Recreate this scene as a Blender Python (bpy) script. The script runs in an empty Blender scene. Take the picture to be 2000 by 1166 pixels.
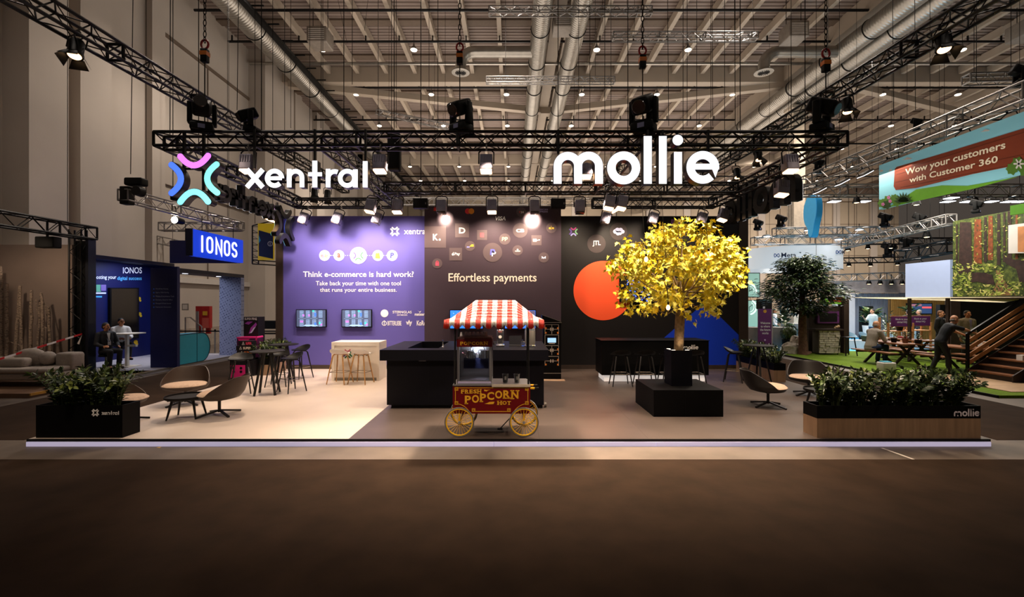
import bpy, math, random
from mathutils import Vector, Matrix
R_ = math.radians
PI = math.pi
SC = bpy.context.scene
COL = SC.collection
RND = random.Random(7)

# ---------------------------------------------------------------- camera
F, CX, HY, CZ = 889.0, 1000.0, 591.0, 2.1      # focal length in px of the 2000 px frame, vanishing point, eye height
cam_d = bpy.data.cameras.new('camera')
cam_d.sensor_width = 36.0
cam_d.lens = 36.0 * F / 2000.0
cam_d.shift_y = (HY - 583.0) / 2000.0
cam_d.clip_end = 300
cam = bpy.data.objects.new('camera', cam_d)
cam.location = (0, 0, CZ)
cam.rotation_euler = (PI / 2, 0, 0)
COL.objects.link(cam)
SC.camera = cam

# ---------------------------------------------------------------- world, view
SC.view_settings.view_transform = 'Standard'
SC.view_settings.look = 'None'
SC.view_settings.gamma = 1
SC.view_settings.use_curve_mapping = False
SC.view_settings.exposure = 0.35
SC.cycles.use_denoising = True
SC.cycles.max_bounces = 5
SC.cycles.diffuse_bounces = 3
SC.cycles.glossy_bounces = 3
SC.cycles.transmission_bounces = 5
SC.cycles.transparent_max_bounces = 8
SC.cycles.sample_clamp_indirect = 4.0
SC.cycles.caustics_reflective = False
SC.cycles.caustics_refractive = False
wd = bpy.data.worlds.new('hall_ambient')
SC.world = wd
wd.use_nodes = True
wd.node_tree.nodes['Background'].inputs[0].default_value = (1.0, 0.82, 0.68, 1)
wd.node_tree.nodes['Background'].inputs[1].default_value = 0.05

WARM = (1.0, 0.77, 0.56)
HALLC = (1.0, 0.86, 0.74)


def lamp(kind, loc, power, color=WARM, target=None, size=0.3, angle=60, blend=0.6, sy=None):
    d = bpy.data.lights.new('lamp_' + kind.lower(), kind)
    d.energy = power
    d.color = color
    if kind == 'SPOT':
        d.spot_size = R_(angle)
        d.spot_blend = blend
        d.shadow_soft_size = size
    elif kind == 'AREA':
        d.size = size
        if sy:
            d.shape = 'RECTANGLE'
            d.size_y = sy
    else:
        d.shadow_soft_size = size
    o = bpy.data.objects.new('lamp_' + kind.lower(), d)
    o.location = loc
    if target is not None:
        v = Vector(target) - Vector(loc)
        o.rotation_euler = v.to_track_quat('-Z', 'Y').to_euler()
    COL.objects.link(o)
    return o


# hall lighting: added unseen area lamps brighten the roof from below, and the pendant lamp grid shining down
for (x, y, p) in ((-4, 20, 400), (12, 20, 270), (-2, 36, 760), (14, 36, 560), (30, 30, 220), (4, 52, 760), (24, 52, 300)):
    lamp('AREA', (x, y, 7.6), p * 1.3, HALLC, (x, y, 20), 12)
for (x, y, p) in ((-9.9, 8, 70), (9.3, 8, 40), (-9.9, 18.6, 300), (-0.3, 18.6, 200), (9.3, 18.6, 300), (-9.9, 34, 400), (9.3, 34, 600), (19, 24, 800),
                  (24, 42, 1500), (40, 44, 1200), (4, 46, 900)):
    lamp('SPOT', (x, y, 15.0), p * 8, HALLC, (x, y + (14 if y > 40 else 0), 0), 0.5, 130, 0.9)
# stand floodlights (the fixtures hanging on the black rig) washing the three display walls
for (x, p) in ((-6.1, 170), (-5.1, 270), (-4.2, 270), (-3.2, 240)):
    lamp('SPOT', (x, 12.55, 4.55), p, (1.0, 0.80, 0.68), (x, 13.73, 2.9), 0.1, 120, 0.9)
for (x, p, z, a) in ((-1.9, 200, 3.2, 125), (-0.55, 220, 3.0, 125), (0.55, 230, 3.2, 125), (-1.9, 800, 4.47, 30), (0.58, 1700, 4.45, 34)):  # last two narrow spots are added to imitate glare on the wall
    lamp('SPOT', (x, 12.3, 4.55), p, WARM, (x, 13.0, z), 0.1, a, 1.0)
for (x, p) in ((1.9, 120), (2.9, 220), (3.9, 140), (5.2, 90)):
    lamp('SPOT', (x, 12.55, 4.55), p, WARM, (x, 13.73, 2.7), 0.1, 120, 0.9)
# stand floodlights shining down on the floor
for (x, y, p, tx, ty) in ((-4.8, 9.2, 350, -4.8, 9.6), (-3.2, 11.4, 330, -3.9, 11.6), (-5.9, 11.2, 300, -5.6, 11.0), (-2.2, 8.0, 200, -2.0, 7.4), (-0.4, 7.7, 460, -0.4, 7.4),
                          (1.6, 8.1, 800, 1.5, 8.4), (2.2, 11.0, 400, 1.8, 10.4), (4.2, 8.0, 520, 3.2, 8.4), (5.3, 8.2, 330, 5.2, 8.6), (5.6, 11.3, 260, 5.4, 10.8)):
    lamp('SPOT', (x, y, 4.55), p, WARM, (tx, ty, 0.1), 0.12, 105, 0.9)
# unseen hall lamps behind the viewer, added to brighten the fronts
for x in (-6, 6):
    lamp('SPOT', (x, -5, 13.0), 200, HALLC, (x * 0.4, 9.5, 1.0), 0.6, 50, 0.8)
# the two theatre spots on the long trusses light the front of the stand, with two added unseen spots nearer the viewer
for (x, y, tx, ty, p, a) in ((-6.2, 6.4, -1.5, 7.5, 420, 70), (6.2, 6.4, 2.0, 7.5, 420, 70), (-6.2, 3.9, -0.9, 7.2, 950, 40), (6.2, 3.9, 0.9, 7.2, 950, 40)):
    lamp('SPOT', (x, y, 5.5), p, WARM, (tx, ty, 0.8), 0.12, a, 0.9)
for (x, y, tx, ty, tz, p, a) in ((-5.4, 7.9, -5.5, 7.9, 0.1, 330, 100), (5.3, 7.9, 5.4, 7.7, 0.1, 200, 100), (-6.2, 3.9, -6.2, 6.8, 0.5, 330, 42), (6.2, 3.9, 5.9, 6.8, 0.5, 380, 46)):  # front truss floods, then two unseen spots added to brighten the planters
    lamp('SPOT', (x, y, 4.6 if y > 5 else 5.5), p, WARM, (tx, ty, tz), 0.12, a, 0.9)
# floodlights of the front truss spilling onto the bare floor and the aisle carpet
for (x, tx, p) in ((-2.6, -2.4, 800), (-0.4, -0.3, 1250), (1.7, 1.6, 1250), (3.9, 3.3, 800)):
    lamp('SPOT', (x, 7.75, 4.5), p, WARM, (tx, 6.45, 0.0), 0.12, 62, 1.0)

# ---------------------------------------------------------------- helpers


def lin(h):
    h = h.lstrip('#')
    c = [int(h[i:i + 2], 16) / 255 for i in (0, 2, 4)]
    return tuple((v / 12.92 if v <= 0.04045 else ((v + 0.055) / 1.055) ** 2.4) for v in c)


MATS = {}


def M(name, hexc='#808080', rough=0.55, metal=0.0, noise=0.12, scale=6.0, bump=0.0, spec=0.4, emit=0.0, alpha=1.0, trans=0.0):
    """A procedural material: the colour varied by a noise texture, with optional bump, emission or glass."""
    if name in MATS:
        return MATS[name]
    m = bpy.data.materials.new(name)
    m.use_nodes = True
    nt = m.node_tree
    b = nt.nodes['Principled BSDF']
    c = lin(hexc)
    b.inputs['Roughness'].default_value = rough
    b.inputs['Metallic'].default_value = metal
    b.inputs['Specular IOR Level'].default_value = spec
    if noise > 0:
        tc = nt.nodes.new('ShaderNodeTexCoord')
        nz = nt.nodes.new('ShaderNodeTexNoise')
        nz.inputs['Scale'].default_value = scale
        nz.inputs['Detail'].default_value = 4
        nt.links.new(tc.outputs['Object'], nz.inputs['Vector'])
        rp = nt.nodes.new('ShaderNodeValToRGB')
        rp.color_ramp.elements[0].position = 0.3
        rp.color_ramp.elements[1].position = 0.7
        rp.color_ramp.elements[0].color = tuple(v * (1 - noise) for v in c) + (1,)
        rp.color_ramp.elements[1].color = tuple(min(1, v * (1 + noise)) for v in c) + (1,)
        nt.links.new(nz.outputs['Fac'], rp.inputs['Fac'])
        nt.links.new(rp.outputs['Color'], b.inputs['Base Color'])
        if bump > 0:
            bp = nt.nodes.new('ShaderNodeBump')
            bp.inputs['Strength'].default_value = bump
            bp.inputs['Distance'].default_value = 0.02
            nt.links.new(nz.outputs['Fac'], bp.inputs['Height'])
            nt.links.new(bp.outputs['Normal'], b.inputs['Normal'])
    else:
        b.inputs['Base Color'].default_value = c + (1,)
    if emit > 0:
        b.inputs['Emission Color'].default_value = c + (1,)
        b.inputs['Emission Strength'].default_value = emit
    if trans > 0:
        b.inputs['Transmission Weight'].default_value = trans
    if alpha < 1:
        b.inputs['Alpha'].default_value = alpha
    MATS[name] = m
    return m


def glow(name, hexc, strength, sample=False):
    if name in MATS:
        return MATS[name]
    m = M(name, hexc, 0.5, noise=0, emit=strength)
    try:
        m.cycles.emission_sampling = 'AUTO' if sample else 'NONE'
    except Exception:
        pass
    return m


class MB:
    """Collects simple solids and links them as one mesh object."""

    def __init__(self):
        self.v, self.f, self.mi, self.cur = [], [], [], 0

    def add(self, vs, fs):
        n = len(self.v)
        self.v.extend([tuple(p) for p in vs])
        for f in fs:
            self.f.append([i + n for i in f])
            self.mi.append(self.cur)
        return self

    def box(self, x0, x1, y0, y1, z0, z1):
        return self.add([(x, y, z) for x in (x0, x1) for y in (y0, y1) for z in (z0, z1)],
                        [(0, 1, 3, 2), (4, 6, 7, 5), (0, 4, 5, 1), (2, 3, 7, 6), (0, 2, 6, 4), (1, 5, 7, 3)])

    def rbox(self, x0, x1, y0, y1, z0, z1, r=0.03, seg=3):
        """box with rounded vertical edges and a softened top and bottom"""
        ring = []
        for (cx, cy, a0) in ((x1 - r, y1 - r, 0), (x0 + r, y1 - r, 90), (x0 + r, y0 + r, 180), (x1 - r, y0 + r, 270)):
            for k in range(seg + 1):
                a = R_(a0 + 90 * k / seg)
                ring.append((cx, cy, math.cos(a), math.sin(a)))
        lv = []
        for k in range(seg + 1):
            a = PI / 2 * k / seg
            lv.append((z0 + r - r * math.cos(a) if False else z0 + r * (1 - math.sin(a)), r * math.cos(PI / 2 - a) if False else r * math.cos(a)))
        lv = [(z, rr) for (z, rr) in reversed(lv)]
        lv = [(z0 + r * (1 - math.cos(PI / 2 * k / seg)), r * math.sin(PI / 2 * k / seg)) for k in range(seg + 1)]
        lv += [(z1 - r * (1 - math.cos(PI / 2 * k / seg)), r * math.sin(PI / 2 * k / seg)) for k in range(seg, -1, -1)]
        n = len(ring)
        vs = [(cx + c * rr, cy + s * rr, z) for (z, rr) in lv for (cx, cy, c, s) in ring]
        fs = [(i * n + j, i * n + (j + 1) % n, (i + 1) * n + (j + 1) % n, (i + 1) * n + j) for i in range(len(lv) - 1) for j in range(n)]
        fs.append(tuple(range(n - 1, -1, -1)))
        fs.append(tuple(range((len(lv) - 1) * n, len(lv) * n)))
        return self.add(vs, fs)

    def bar(self, p0, p1, w, h=None, up=(0, 0, 1)):
        """rectangular bar from p0 to p1, w wide and h high"""
        h = w if h is None else h
        p0, p1 = Vector(p0), Vector(p1)
        d = (p1 - p0).normalized()
        u = Vector(up)
        if abs(d.dot(u)) > 0.98:
            u = Vector((0, 1, 0))
        s = d.cross(u).normalized()
        u = s.cross(d).normalized()
        vs = [p + s * (a * w / 2) + u * (b * h / 2) for p in (p0, p1) for (a, b) in ((-1, -1), (1, -1), (1, 1), (-1, 1))]
        return self.add(vs, [(0, 1, 2, 3), (7, 6, 5, 4), (0, 4, 5, 1), (1, 5, 6, 2), (2, 6, 7, 3), (3, 7, 4, 0)])

    def tube(self, p0, p1, r, n=8, r1=None):
        return self.path([p0, p1], [r, r if r1 is None else r1], n)

    def path(self, pts, r, n=8, closed=False):
        """round tube along a polyline; r one radius or one per point"""
        pts = [Vector(p) for p in pts]
        rs = r if isinstance(r, (list, tuple)) else [r] * len(pts)
        vs = []
        m = len(pts)
        prev = None
        for i, p in enumerate(pts):
            a = pts[(i - 1) % m] if (closed or i > 0) else p
            b = pts[(i + 1) % m] if (closed or i < m - 1) else p
            d = (b - a).normalized()
            if prev is None:
                u = Vector((0, 0, 1)) if abs(d.z) < 0.9 else Vector((1, 0, 0))
            else:
                u = prev
            s = d.cross(u)
            if s.length < 1e-5:
                s = d.cross(Vector((0.3, 1, 0.2)))
            s.normalize()
            u = s.cross(d).normalized()
            prev = u
            for k in range(n):
                t = 2 * PI * k / n
                vs.append(p + (s * math.cos(t) + u * math.sin(t)) * rs[i])
        fs = []
        for i in range(m if closed else m - 1):
            for k in range(n):
                i2 = (i + 1) % m
                fs.append((i * n + k, i2 * n + k, i2 * n + (k + 1) % n, i * n + (k + 1) % n))
        if not closed:
            fs.append(tuple(range(n)))
            fs.append(tuple(range(m * n - 1, (m - 1) * n - 1, -1)))
        return self.add(vs, fs)

    def lathe(self, prof, c=(0, 0, 0), n=24, axis='z', sx=1.0, sy=1.0):
        """profile of (radius, height) turned around an axis through c"""
        vs = []
        for (r, h) in prof:
            for k in range(n):
                a = 2 * PI * k / n
                x, y = r * math.cos(a) * sx, r * math.sin(a) * sy
                if axis == 'z':
                    q = (x, y, h)
                elif axis == 'y':
                    q = (x, h, y)
                else:
                    q = (h, x, y)
                vs.append((c[0] + q[0], c[1] + q[1], c[2] + q[2]))
        m = len(prof)
        fs = [(i * n + k, i * n + (k + 1) % n, (i + 1) * n + (k + 1) % n, (i + 1) * n + k) for i in range(m - 1) for k in range(n)]
        fs.append(tuple(range(n - 1, -1, -1)))
        fs.append(tuple(range((m - 1) * n, m * n)))
        return self.add(vs, fs)

    def ball(self, c, rx, ry=None, rz=None, n=12, m=8):
        ry = rx if ry is None else ry
        rz = rx if rz is None else rz
        prof = [(math.sin(PI * (i + 0.02) / (m + 0.04)), -math.cos(PI * (i + 0.02) / (m + 0.04))) for i in range(m + 1)]
        b = MB()
        b.lathe(prof, (0, 0, 0), n)
        return self.add([(c[0] + x * rx, c[1] + y * ry, c[2] + z * rz) for (x, y, z) in b.v], b.f)

    def prism(self, pts, vec):
        """planar polygon (3-D points) pushed along vec"""
        n = len(pts)
        vec = Vector(vec)
        a = [Vector(p) for p in pts]
        vs = a + [p + vec for p in a]
        fs = [tuple(range(n)), tuple(range(2 * n - 1, n - 1, -1))] + [(i, i + n, (i + 1) % n + n, (i + 1) % n) for i in range(n)]
        return self.add(vs, fs)

    def stroke(self, pts, w, pl, depth, closed=False, cap=True):
        """a 2-D polyline of width w, on plane pl (a map u,v,d -> point), depth thick, round or square ends"""
        P = [Vector((p[0], p[1])) for p in pts]
        m = len(P)
        L, Rr = [], []
        for i in range(m):
            a = P[(i - 1) % m] if (closed or i > 0) else P[i]
            b = P[(i + 1) % m] if (closed or i < m - 1) else P[i]
            d1 = (P[i] - a).normalized() if (P[i] - a).length > 1e-9 else None
            d2 = (b - P[i]).normalized() if (b - P[i]).length > 1e-9 else None
            d = ((d1 or d2) + (d2 or d1)).normalized()
            n = Vector((-d.y, d.x))
            k = 1.0
            if d1 and d2:
                k = min(2.5, 1 / max(0.3, n.dot(Vector((-d1.y, d1.x)))))
            L.append(P[i] + n * (w / 2 * k))
            Rr.append(P[i] - n * (w / 2 * k))
        vs = [pl(q.x, q.y, d) for d in (0, depth) for S in (L, Rr) for q in S]
        fs = []
        for i in range(m if closed else m - 1):
            j = (i + 1) % m
            fs += [(i, j, m + j, m + i), (2 * m + i, 3 * m + i, 3 * m + j, 2 * m + j), (i, 2 * m + i, 2 * m + j, j), (m + i, m + j, 3 * m + j, 3 * m + i)]
        if not closed:
            fs += [(0, m, 3 * m, 2 * m), (m - 1, 3 * m - 1, 4 * m - 1, 2 * m - 1)]
        self.add(vs, fs)
        if cap and not closed:
            for (c, q, sgn) in ((P[0], L[0], 1), (P[-1], L[-1], -1)):
                a0 = math.atan2(q.y - c.y, q.x - c.x)
                ring = [pl(c.x + w / 2 * math.cos(a0 + sgn * PI * k / 8), c.y + w / 2 * math.sin(a0 + sgn * PI * k / 8), 0) for k in range(9)]
                self.prism(ring, Vector(pl(0, 0, depth)) - Vector(pl(0, 0, 0)))
        return self

    def build(self, name, mats, parent=None, smooth=True, angle=38, recalc=True):
        me = bpy.data.meshes.new(name)
        me.from_pydata(self.v, [], self.f)
        mats = mats if isinstance(mats, (list, tuple)) else [mats]
        for m in mats:
            me.materials.append(m)
        if len(mats) > 1:
            me.polygons.foreach_set('material_index', self.mi)
        if recalc and len(self.f) < 60000:
            import bmesh
            bm = bmesh.new()
            bm.from_mesh(me)
            bmesh.ops.recalc_face_normals(bm, faces=bm.faces)
            bm.to_mesh(me)
            bm.free()
        if smooth:
            me.polygons.foreach_set('use_smooth', [True] * len(me.polygons))
            try:
                me.set_sharp_from_angle(angle=R_(angle))
            except Exception:
                pass
        me.update()
        return link(name, me, parent)


def link(name, me, parent=None):
    o = bpy.data.objects.new(name, me)
    COL.objects.link(o)
    if parent is not None:
        o.parent = parent
        o.matrix_parent_inverse = base_inv(parent)
    return o


def base_inv(p):
    """the inverse of a parent's own placement, so that children are written in world coordinates"""
    m = Matrix.LocRotScale(p.location, p.rotation_euler, p.scale)
    if p.parent is not None:
        m = base_inv(p.parent).inverted() @ p.matrix_parent_inverse @ m
    return m.inverted()


def tag(o, label=None, cat=None, group=None, kind=None):
    for k, v in (('label', label), ('category', cat), ('group', group), ('kind', kind)):
        if v:
            o[k] = v
    return o


def thing(name, label, cat, loc=(0, 0, 0), group=None, kind=None):
    o = bpy.data.objects.new(name, None)
    o.empty_display_size = 0.1
    o.location = loc
    COL.objects.link(o)
    return tag(o, label, cat, group, kind)


KIDS = {}


def copy_tree(o, loc, rz=0.0, label=None, group=None, s=None, rot=None):
    """a copy of a thing with copies of its parts and sub-parts"""
    r = o.copy()
    COL.objects.link(r)
    r.location = loc
    r.rotation_euler = rot if rot is not None else (0, 0, rz)
    if s:
        r.scale = s if isinstance(s, (tuple, list)) else (s, s, s)
    if label:
        r['label'] = label
    if group:
        r['group'] = group
    for ch in o.children:
        c = ch.copy()
        COL.objects.link(c)
        c.parent = r
        for g in ch.children:
            d = g.copy()
            COL.objects.link(d)
            d.parent = c
    return r


def place(proto, used, loc, rz=0.0, label=None, s=None, rot=None):
    """the prototype itself the first time, a copy afterwards"""
    if not used:
        used.append(1)
        proto.location = loc
        proto.rotation_euler = rot if rot is not None else (0, 0, rz)
        if s:
            proto.scale = s if isinstance(s, (tuple, list)) else (s, s, s)
        if label:
            proto['label'] = label
        return proto
    return copy_tree(proto, loc, rz, label, s=s, rot=rot)


def W(px, py, Y):
    """photo pixel at distance Y"""
    return Vector(((px - CX) * Y / F, Y, CZ - (py - HY) * Y / F))


def G(px, py, z=0.1):
    """photo pixel on the horizontal plane z"""
    Y = F * (CZ - z) / (py - HY)
    return Vector(((px - CX) * Y / F, Y, z))


def XP(px, py, X):
    """photo pixel on the upright plane X"""
    Y = F * X / (px - CX)
    return Vector((X, Y, CZ - (py - HY) * Y / F))


def front(Y):
    """map of (px, py, depth towards the viewer) on an upright plane facing the viewer"""
    return lambda u, v, d: W(u, v, Y) + Vector((0, -d, 0))


def plane(O, Rv, U):
    O, Rv, U = Vector(O), Vector(Rv).normalized(), Vector(U).normalized()
    N = Rv.cross(U)
    return lambda u, v, d: O + Rv * u + U * v + N * d


def text_raw(s, bold=0.0):
    c = bpy.data.curves.new('lettering', 'FONT')
    c.body = s
    c.offset = bold
    c.fill_mode = 'FRONT'
    c.resolution_u = 3
    o = bpy.data.objects.new('lettering', c)
    me = bpy.data.meshes.new_from_object(o)
    vs = [v.co.copy() for v in me.vertices]
    fs = [tuple(p.vertices) for p in me.polygons]
    bpy.data.objects.remove(o)
    bpy.data.meshes.remove(me)
    return vs, fs


def text_to(mb, s, pl, x0, x1, y0, y1, d=0.004, bold=0.0, shear=0.0):
    """lettering stretched into the rectangle x0..x1 (left, right), y0..y1 (foot, head) of plane pl; with plane maps in px, y0 > y1"""
    vs, fs = text_raw(s, bold)
    ax, bx = min(v.x for v in vs), max(v.x for v in vs)
    ay, by = min(v.y for v in vs), max(v.y for v in vs)
    out = []
    for v in vs:
        t = (v.y - ay) / (by - ay)
        u = (v.x - ax) / (bx - ax)
        out.append(pl(x0 + (x1 - x0) * u + shear * t, y0 + (y1 - y0) * t, d))
    mb.add(out, fs)
    return mb


def disc(mb, pl, u, v, r, d0, d1, n=28, rv=None):
    rv = r if rv is None else rv
    ring = [pl(u + r * math.cos(2 * PI * k / n), v + rv * math.sin(2 * PI * k / n), d0) for k in range(n)]
    return mb.prism(ring, Vector(pl(0, 0, d1)) - Vector(pl(0, 0, d0)))


def rect(mb, pl, u0, u1, v0, v1, d0, d1):
    return mb.prism([pl(u0, v0, d0), pl(u1, v0, d0), pl(u1, v1, d0), pl(u0, v1, d0)], Vector(pl(0, 0, d1)) - Vector(pl(0, 0, d0)))


def arc(cx, cy, r, a0, a1, n=16, ry=None):
    ry = r if ry is None else ry
    return [(cx + r * math.cos(R_(a0 + (a1 - a0) * k / n)), cy + ry * math.sin(R_(a0 + (a1 - a0) * k / n))) for k in range(n + 1)]


def bez(a, c, b, n=12):
    return [((1 - t) ** 2 * a[0] + 2 * t * (1 - t) * c[0] + t * t * b[0], (1 - t) ** 2 * a[1] + 2 * t * (1 - t) * c[1] + t * t * b[1]) for t in [k / n for k in range(n + 1)]]
# ================================================================ the hall
m_conc = M('concrete_floor', '#62574d', 0.55, noise=0.28, scale=1.4, bump=0.05)
m_carpet = M('dark_carpet', '#302319', 0.95, noise=0.2, scale=2.5, bump=0.3, spec=0.1)
m_wall = M('painted_wall', '#bdb3a8', 0.8, noise=0.05, scale=0.6)
m_wall2 = M('far_wall_paint', '#b5a691', 0.8, noise=0.06, scale=0.5)
m_deck = M('roof_deck', '#94857c', 0.6, noise=0.06, scale=0.4)
m_steel = M('cream_steel', '#b5a796', 0.55, noise=0.05, scale=1.0)
m_dkbeam = M('brown_beam', '#6f6053', 0.7, noise=0.06)
m_black = M('black_paint', '#080808', 0.55, noise=0.1, spec=0.2)
m_blackm = M('black_metal', '#131212', 0.42, metal=0.3, noise=0.1)
m_white = M('white_enamel', '#d8d2ca', 0.5, noise=0.03)
m_alu = M('aluminium', '#95928f', 0.42, metal=0.8, noise=0.05)
m_galv = M('galvanised_duct', '#a8a49c', 0.34, metal=0.85, noise=0.1, scale=3)
m_chrome = M('chrome', '#cfcfd2', 0.15, metal=1.0, noise=0.02)
m_red = M('red_paint', '#a3161a', 0.45)
m_orange = M('orange_paint', '#e07a1c', 0.45)
m_glowlamp = glow('pendant_glow', '#ffeccc', 9)
m_glowwarm = glow('warm_lens', '#ffc890', 4)
m_glowcool = glow('cool_lens', '#fff6ea', 12)

# ribs on the ducts come from a wave bump along their length
nt = m_galv.node_tree
tc = nt.nodes.new('ShaderNodeTexCoord')
wv = nt.nodes.new('ShaderNodeTexWave')
wv.bands_direction = 'Y'
wv.inputs['Scale'].default_value = 2.2
bp = nt.nodes.new('ShaderNodeBump')
bp.inputs['Strength'].default_value = 0.5
bp.inputs['Distance'].default_value = 0.03
nt.links.new(tc.outputs['Object'], wv.inputs['Vector'])
nt.links.new(wv.outputs['Fac'], bp.inputs['Height'])
nt.links.new(bp.outputs['Normal'], nt.nodes['Principled BSDF'].inputs['Normal'])


def struct(name, mb, m, parent=None, **kw):
    o = mb.build(name, m, parent, **kw)
    if parent is None:
        o['kind'] = 'structure'
    return o


struct('floor', MB().box(-18, 52, -3, 64, -0.2, 0.0), m_conc)
c = MB().box(-14.95, 20, -3, 6.08, 0.0, 0.006).build('aisle_carpet', m_carpet)
tag(c, 'wide dark brown carpet of the front aisle before the stand', 'carpet')
c = MB().box(-10.3, -7.45, 6.95, 26, 0.0, 0.006).build('aisle_carpet', m_carpet)
tag(c, 'dark carpet strip in the aisle beside the blue booth', 'carpet')
c = MB().box(7.4, 10.2, 6.95, 26, 0.0, 0.006).build('aisle_carpet', m_carpet)
tag(c, 'dark carpet strip in the aisle beside the grass booth', 'carpet')
mk = MB()
a, b = G(1722, 875, 0.004), G(1784, 897, 0.004)
mk.bar(a, b, 0.035, 0.003)
tag(mk.build('floor_tape', M('white_tape', '#d9d2c8', 0.6)), 'thin white tape line on the bare concrete floor by the right corner', 'tape')
mk = MB()
mk.add([G(305, 874, 0.003), G(316, 872, 0.003), G(312, 875, 0.003)], [(0, 1, 2)])
tag(mk.build('paper_scrap', M('yellow_scrap', '#d6a94a', 0.7)), 'tiny yellow scrap lying on concrete below the platform edge', 'litter')

# ---- left wall with pilasters
wl = MB().box(-15.4, -15.0, -3, 62, 0, 16.7)
wall_left = struct('wall_left', wl, m_wall)
for (y0, y1, d) in ((13.4, 14.6, 0.78), (15.4, 16.6, 0.40), (18.6, 19.3, 0.30), (25.9, 29.3, 0.95), (31.0, 32.0, 0.25), (34.2, 35.6, 0.35), (38.5, 40.2, 0.5), (44.2, 46, 0.5), (50, 52, 0.5)):
    MB().box(-15.02, -15.0 + d, y0, y1, 0, 16.7).build('pilaster', m_wall, wall_left)
MB().box(-15.0, -14.93, 19.3, 25.9, 13.6, 13.75).box(-15.0, -14.93, 19.3, 25.9, 7.2, 7.23).box(-15.0, -14.96, 22.4, 22.44, 3, 13.6).build('ledge', m_dkbeam, wall_left)
MB().box(-15.0, -14.9, 18, 26, 3.0, 3.25).build('service_duct', m_white, wall_left)
MB().box(-15.0, -14.95, 15.0, 34, 0, 0.9).build('lower_band', M('wall_band', '#a79a8d', 0.7), wall_left)
# ---- far wall
fw = struct('wall_back', MB().box(-15.4, 52, 61.2, 61.6, 0, 16.7), m_wall2)
for x in range(-12, 52, 5):
    MB().box(x, x + 0.9, 60.9, 61.25, 0, 16.7).build('pilaster', m_wall, fw)
gr = MB()
for x in range(-14, 52, 2):
    gr.box(x, x + 0.05, 61.15, 61.2, 0, 16.5)
for z in (4.2, 8.4, 12.6):
    gr.box(-15, 52, 61.15, 61.2, z, z + 0.06)
gr.build('panel_joint', m_dkbeam, fw)

# ---- roof: ribbed deck, purlins, cross beams, girders
dk = MB()
prof = []
y = 3.0
while y < 61.6:
    prof += [(y, 16.5), (y + 0.12, 16.5), (y + 0.15, 16.57), (y + 0.23, 16.57)]
    y += 0.27
vs = [(x, p[0], p[1]) for x in (-15.4, 52) for p in prof]
n = len(prof)
dk.add(vs, [(i, i + 1, n + i + 1, n + i) for i in range(n - 1)])
ceil_o = struct('ceiling', dk, m_deck, smooth=False)
for k in range(-8, 25):
    x = -0.65 + 1.745 * k
    if x < -14.6:
        continue
    for (y0, y1) in ((3.0, 27.7), (28.4, 44.1), (44.8, 61.0)):
        MB().box(x - 0.11, x + 0.11, y0, y1, 16.02, 16.45).build('purlin', m_steel, ceil_o)
for y in (16.7, 20, 23.3, 26.6, 31.1, 34.4, 37.7, 41.0, 47.5, 50.8, 54.1, 57.4):
    MB().box(-15, 52, y - 0.25, y + 0.25, 16.4, 16.49).build('cross_beam', m_dkbeam, ceil_o)
for y in (27.8, 44.2, 60.4):
    MB().box(-15, 52, y, y + 0.55, 15.58, 16.5).build('main_beam', m_steel, ceil_o)
for x in (2.2, 16.9, 32.0):
    MB().box(x - 0.3, x + 0.3, 3, 61, 15.62, 16.5).build('girder', m_steel, ceil_o)
for (p, q) in (((-13.7, 27.9), (2.3, 31.8)), ((2.3, 31.8), (17.0, 27.9)), ((20.5, 27.9), (31.0, 31.8))):
    MB().bar((p[0], p[1], 15.45), (q[0], q[1], 15.45), 0.42, 0.38).build('wind_brace', m_steel, ceil_o)
MB().box(2.0, 2.6, 31.5, 32.1, 15.2, 15.65).build('brace_node', m_steel, ceil_o)
col = MB().box(17.15, 17.85, 27.7, 28.4, 0, 14.1).box(17.0, 18.0, 27.6, 28.5, 13.95, 14.12)
struct('column', col, M('column_paint', '#cbbda9', 0.7))
# pipes under the deck
pb = MB()
for y in (21.2, 23.75, 28.85, 33.95, 39.05, 44.9, 49.2):
    pb.tube((-14.8, y, 15.72), (50, y, 15.72), 0.06, 6)
    pb.tube((-14.8, y + 0.25, 15.85), (50, y + 0.25, 15.85), 0.04, 6)
pb.build('cable_tray_pipe', m_blackm, ceil_o)
MB().tube((-14.8, 25.7, 15.6), (50, 25.7, 15.6), 0.09, 8).build('sprinkler_pipe', m_galv, ceil_o)
ps = MB()
for y in (23.75, 28.85, 33.95):
    for k in range(-8, 25):
        x = -0.65 + 1.745 * k
        ps.box(x - 0.03, x + 0.03, y - 0.03, y + 0.03, 15.7, 16.05)
ps.build('pipe_hanger', m_blackm, ceil_o)


# ---- ducts
def duct(name_label, x, z, y0, y1, r=0.42):
    b = MB()
    b.path([(x, y0 + (y1 - y0) * i / 30, z) for i in range(31)], r, 20)
    o = b.build('air_duct', m_galv)
    tag(o, name_label, 'air duct')
    y = y0 + 1.2
    while y < y1:
        MB().path([(x + (r + 0.012) * math.cos(2 * PI * k / 24), y, z + (r + 0.012) * math.sin(2 * PI * k / 24)) for k in range(24)], 0.022, 6, True).build('strap', m_black, o)
        y += 2.9
    return o


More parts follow.
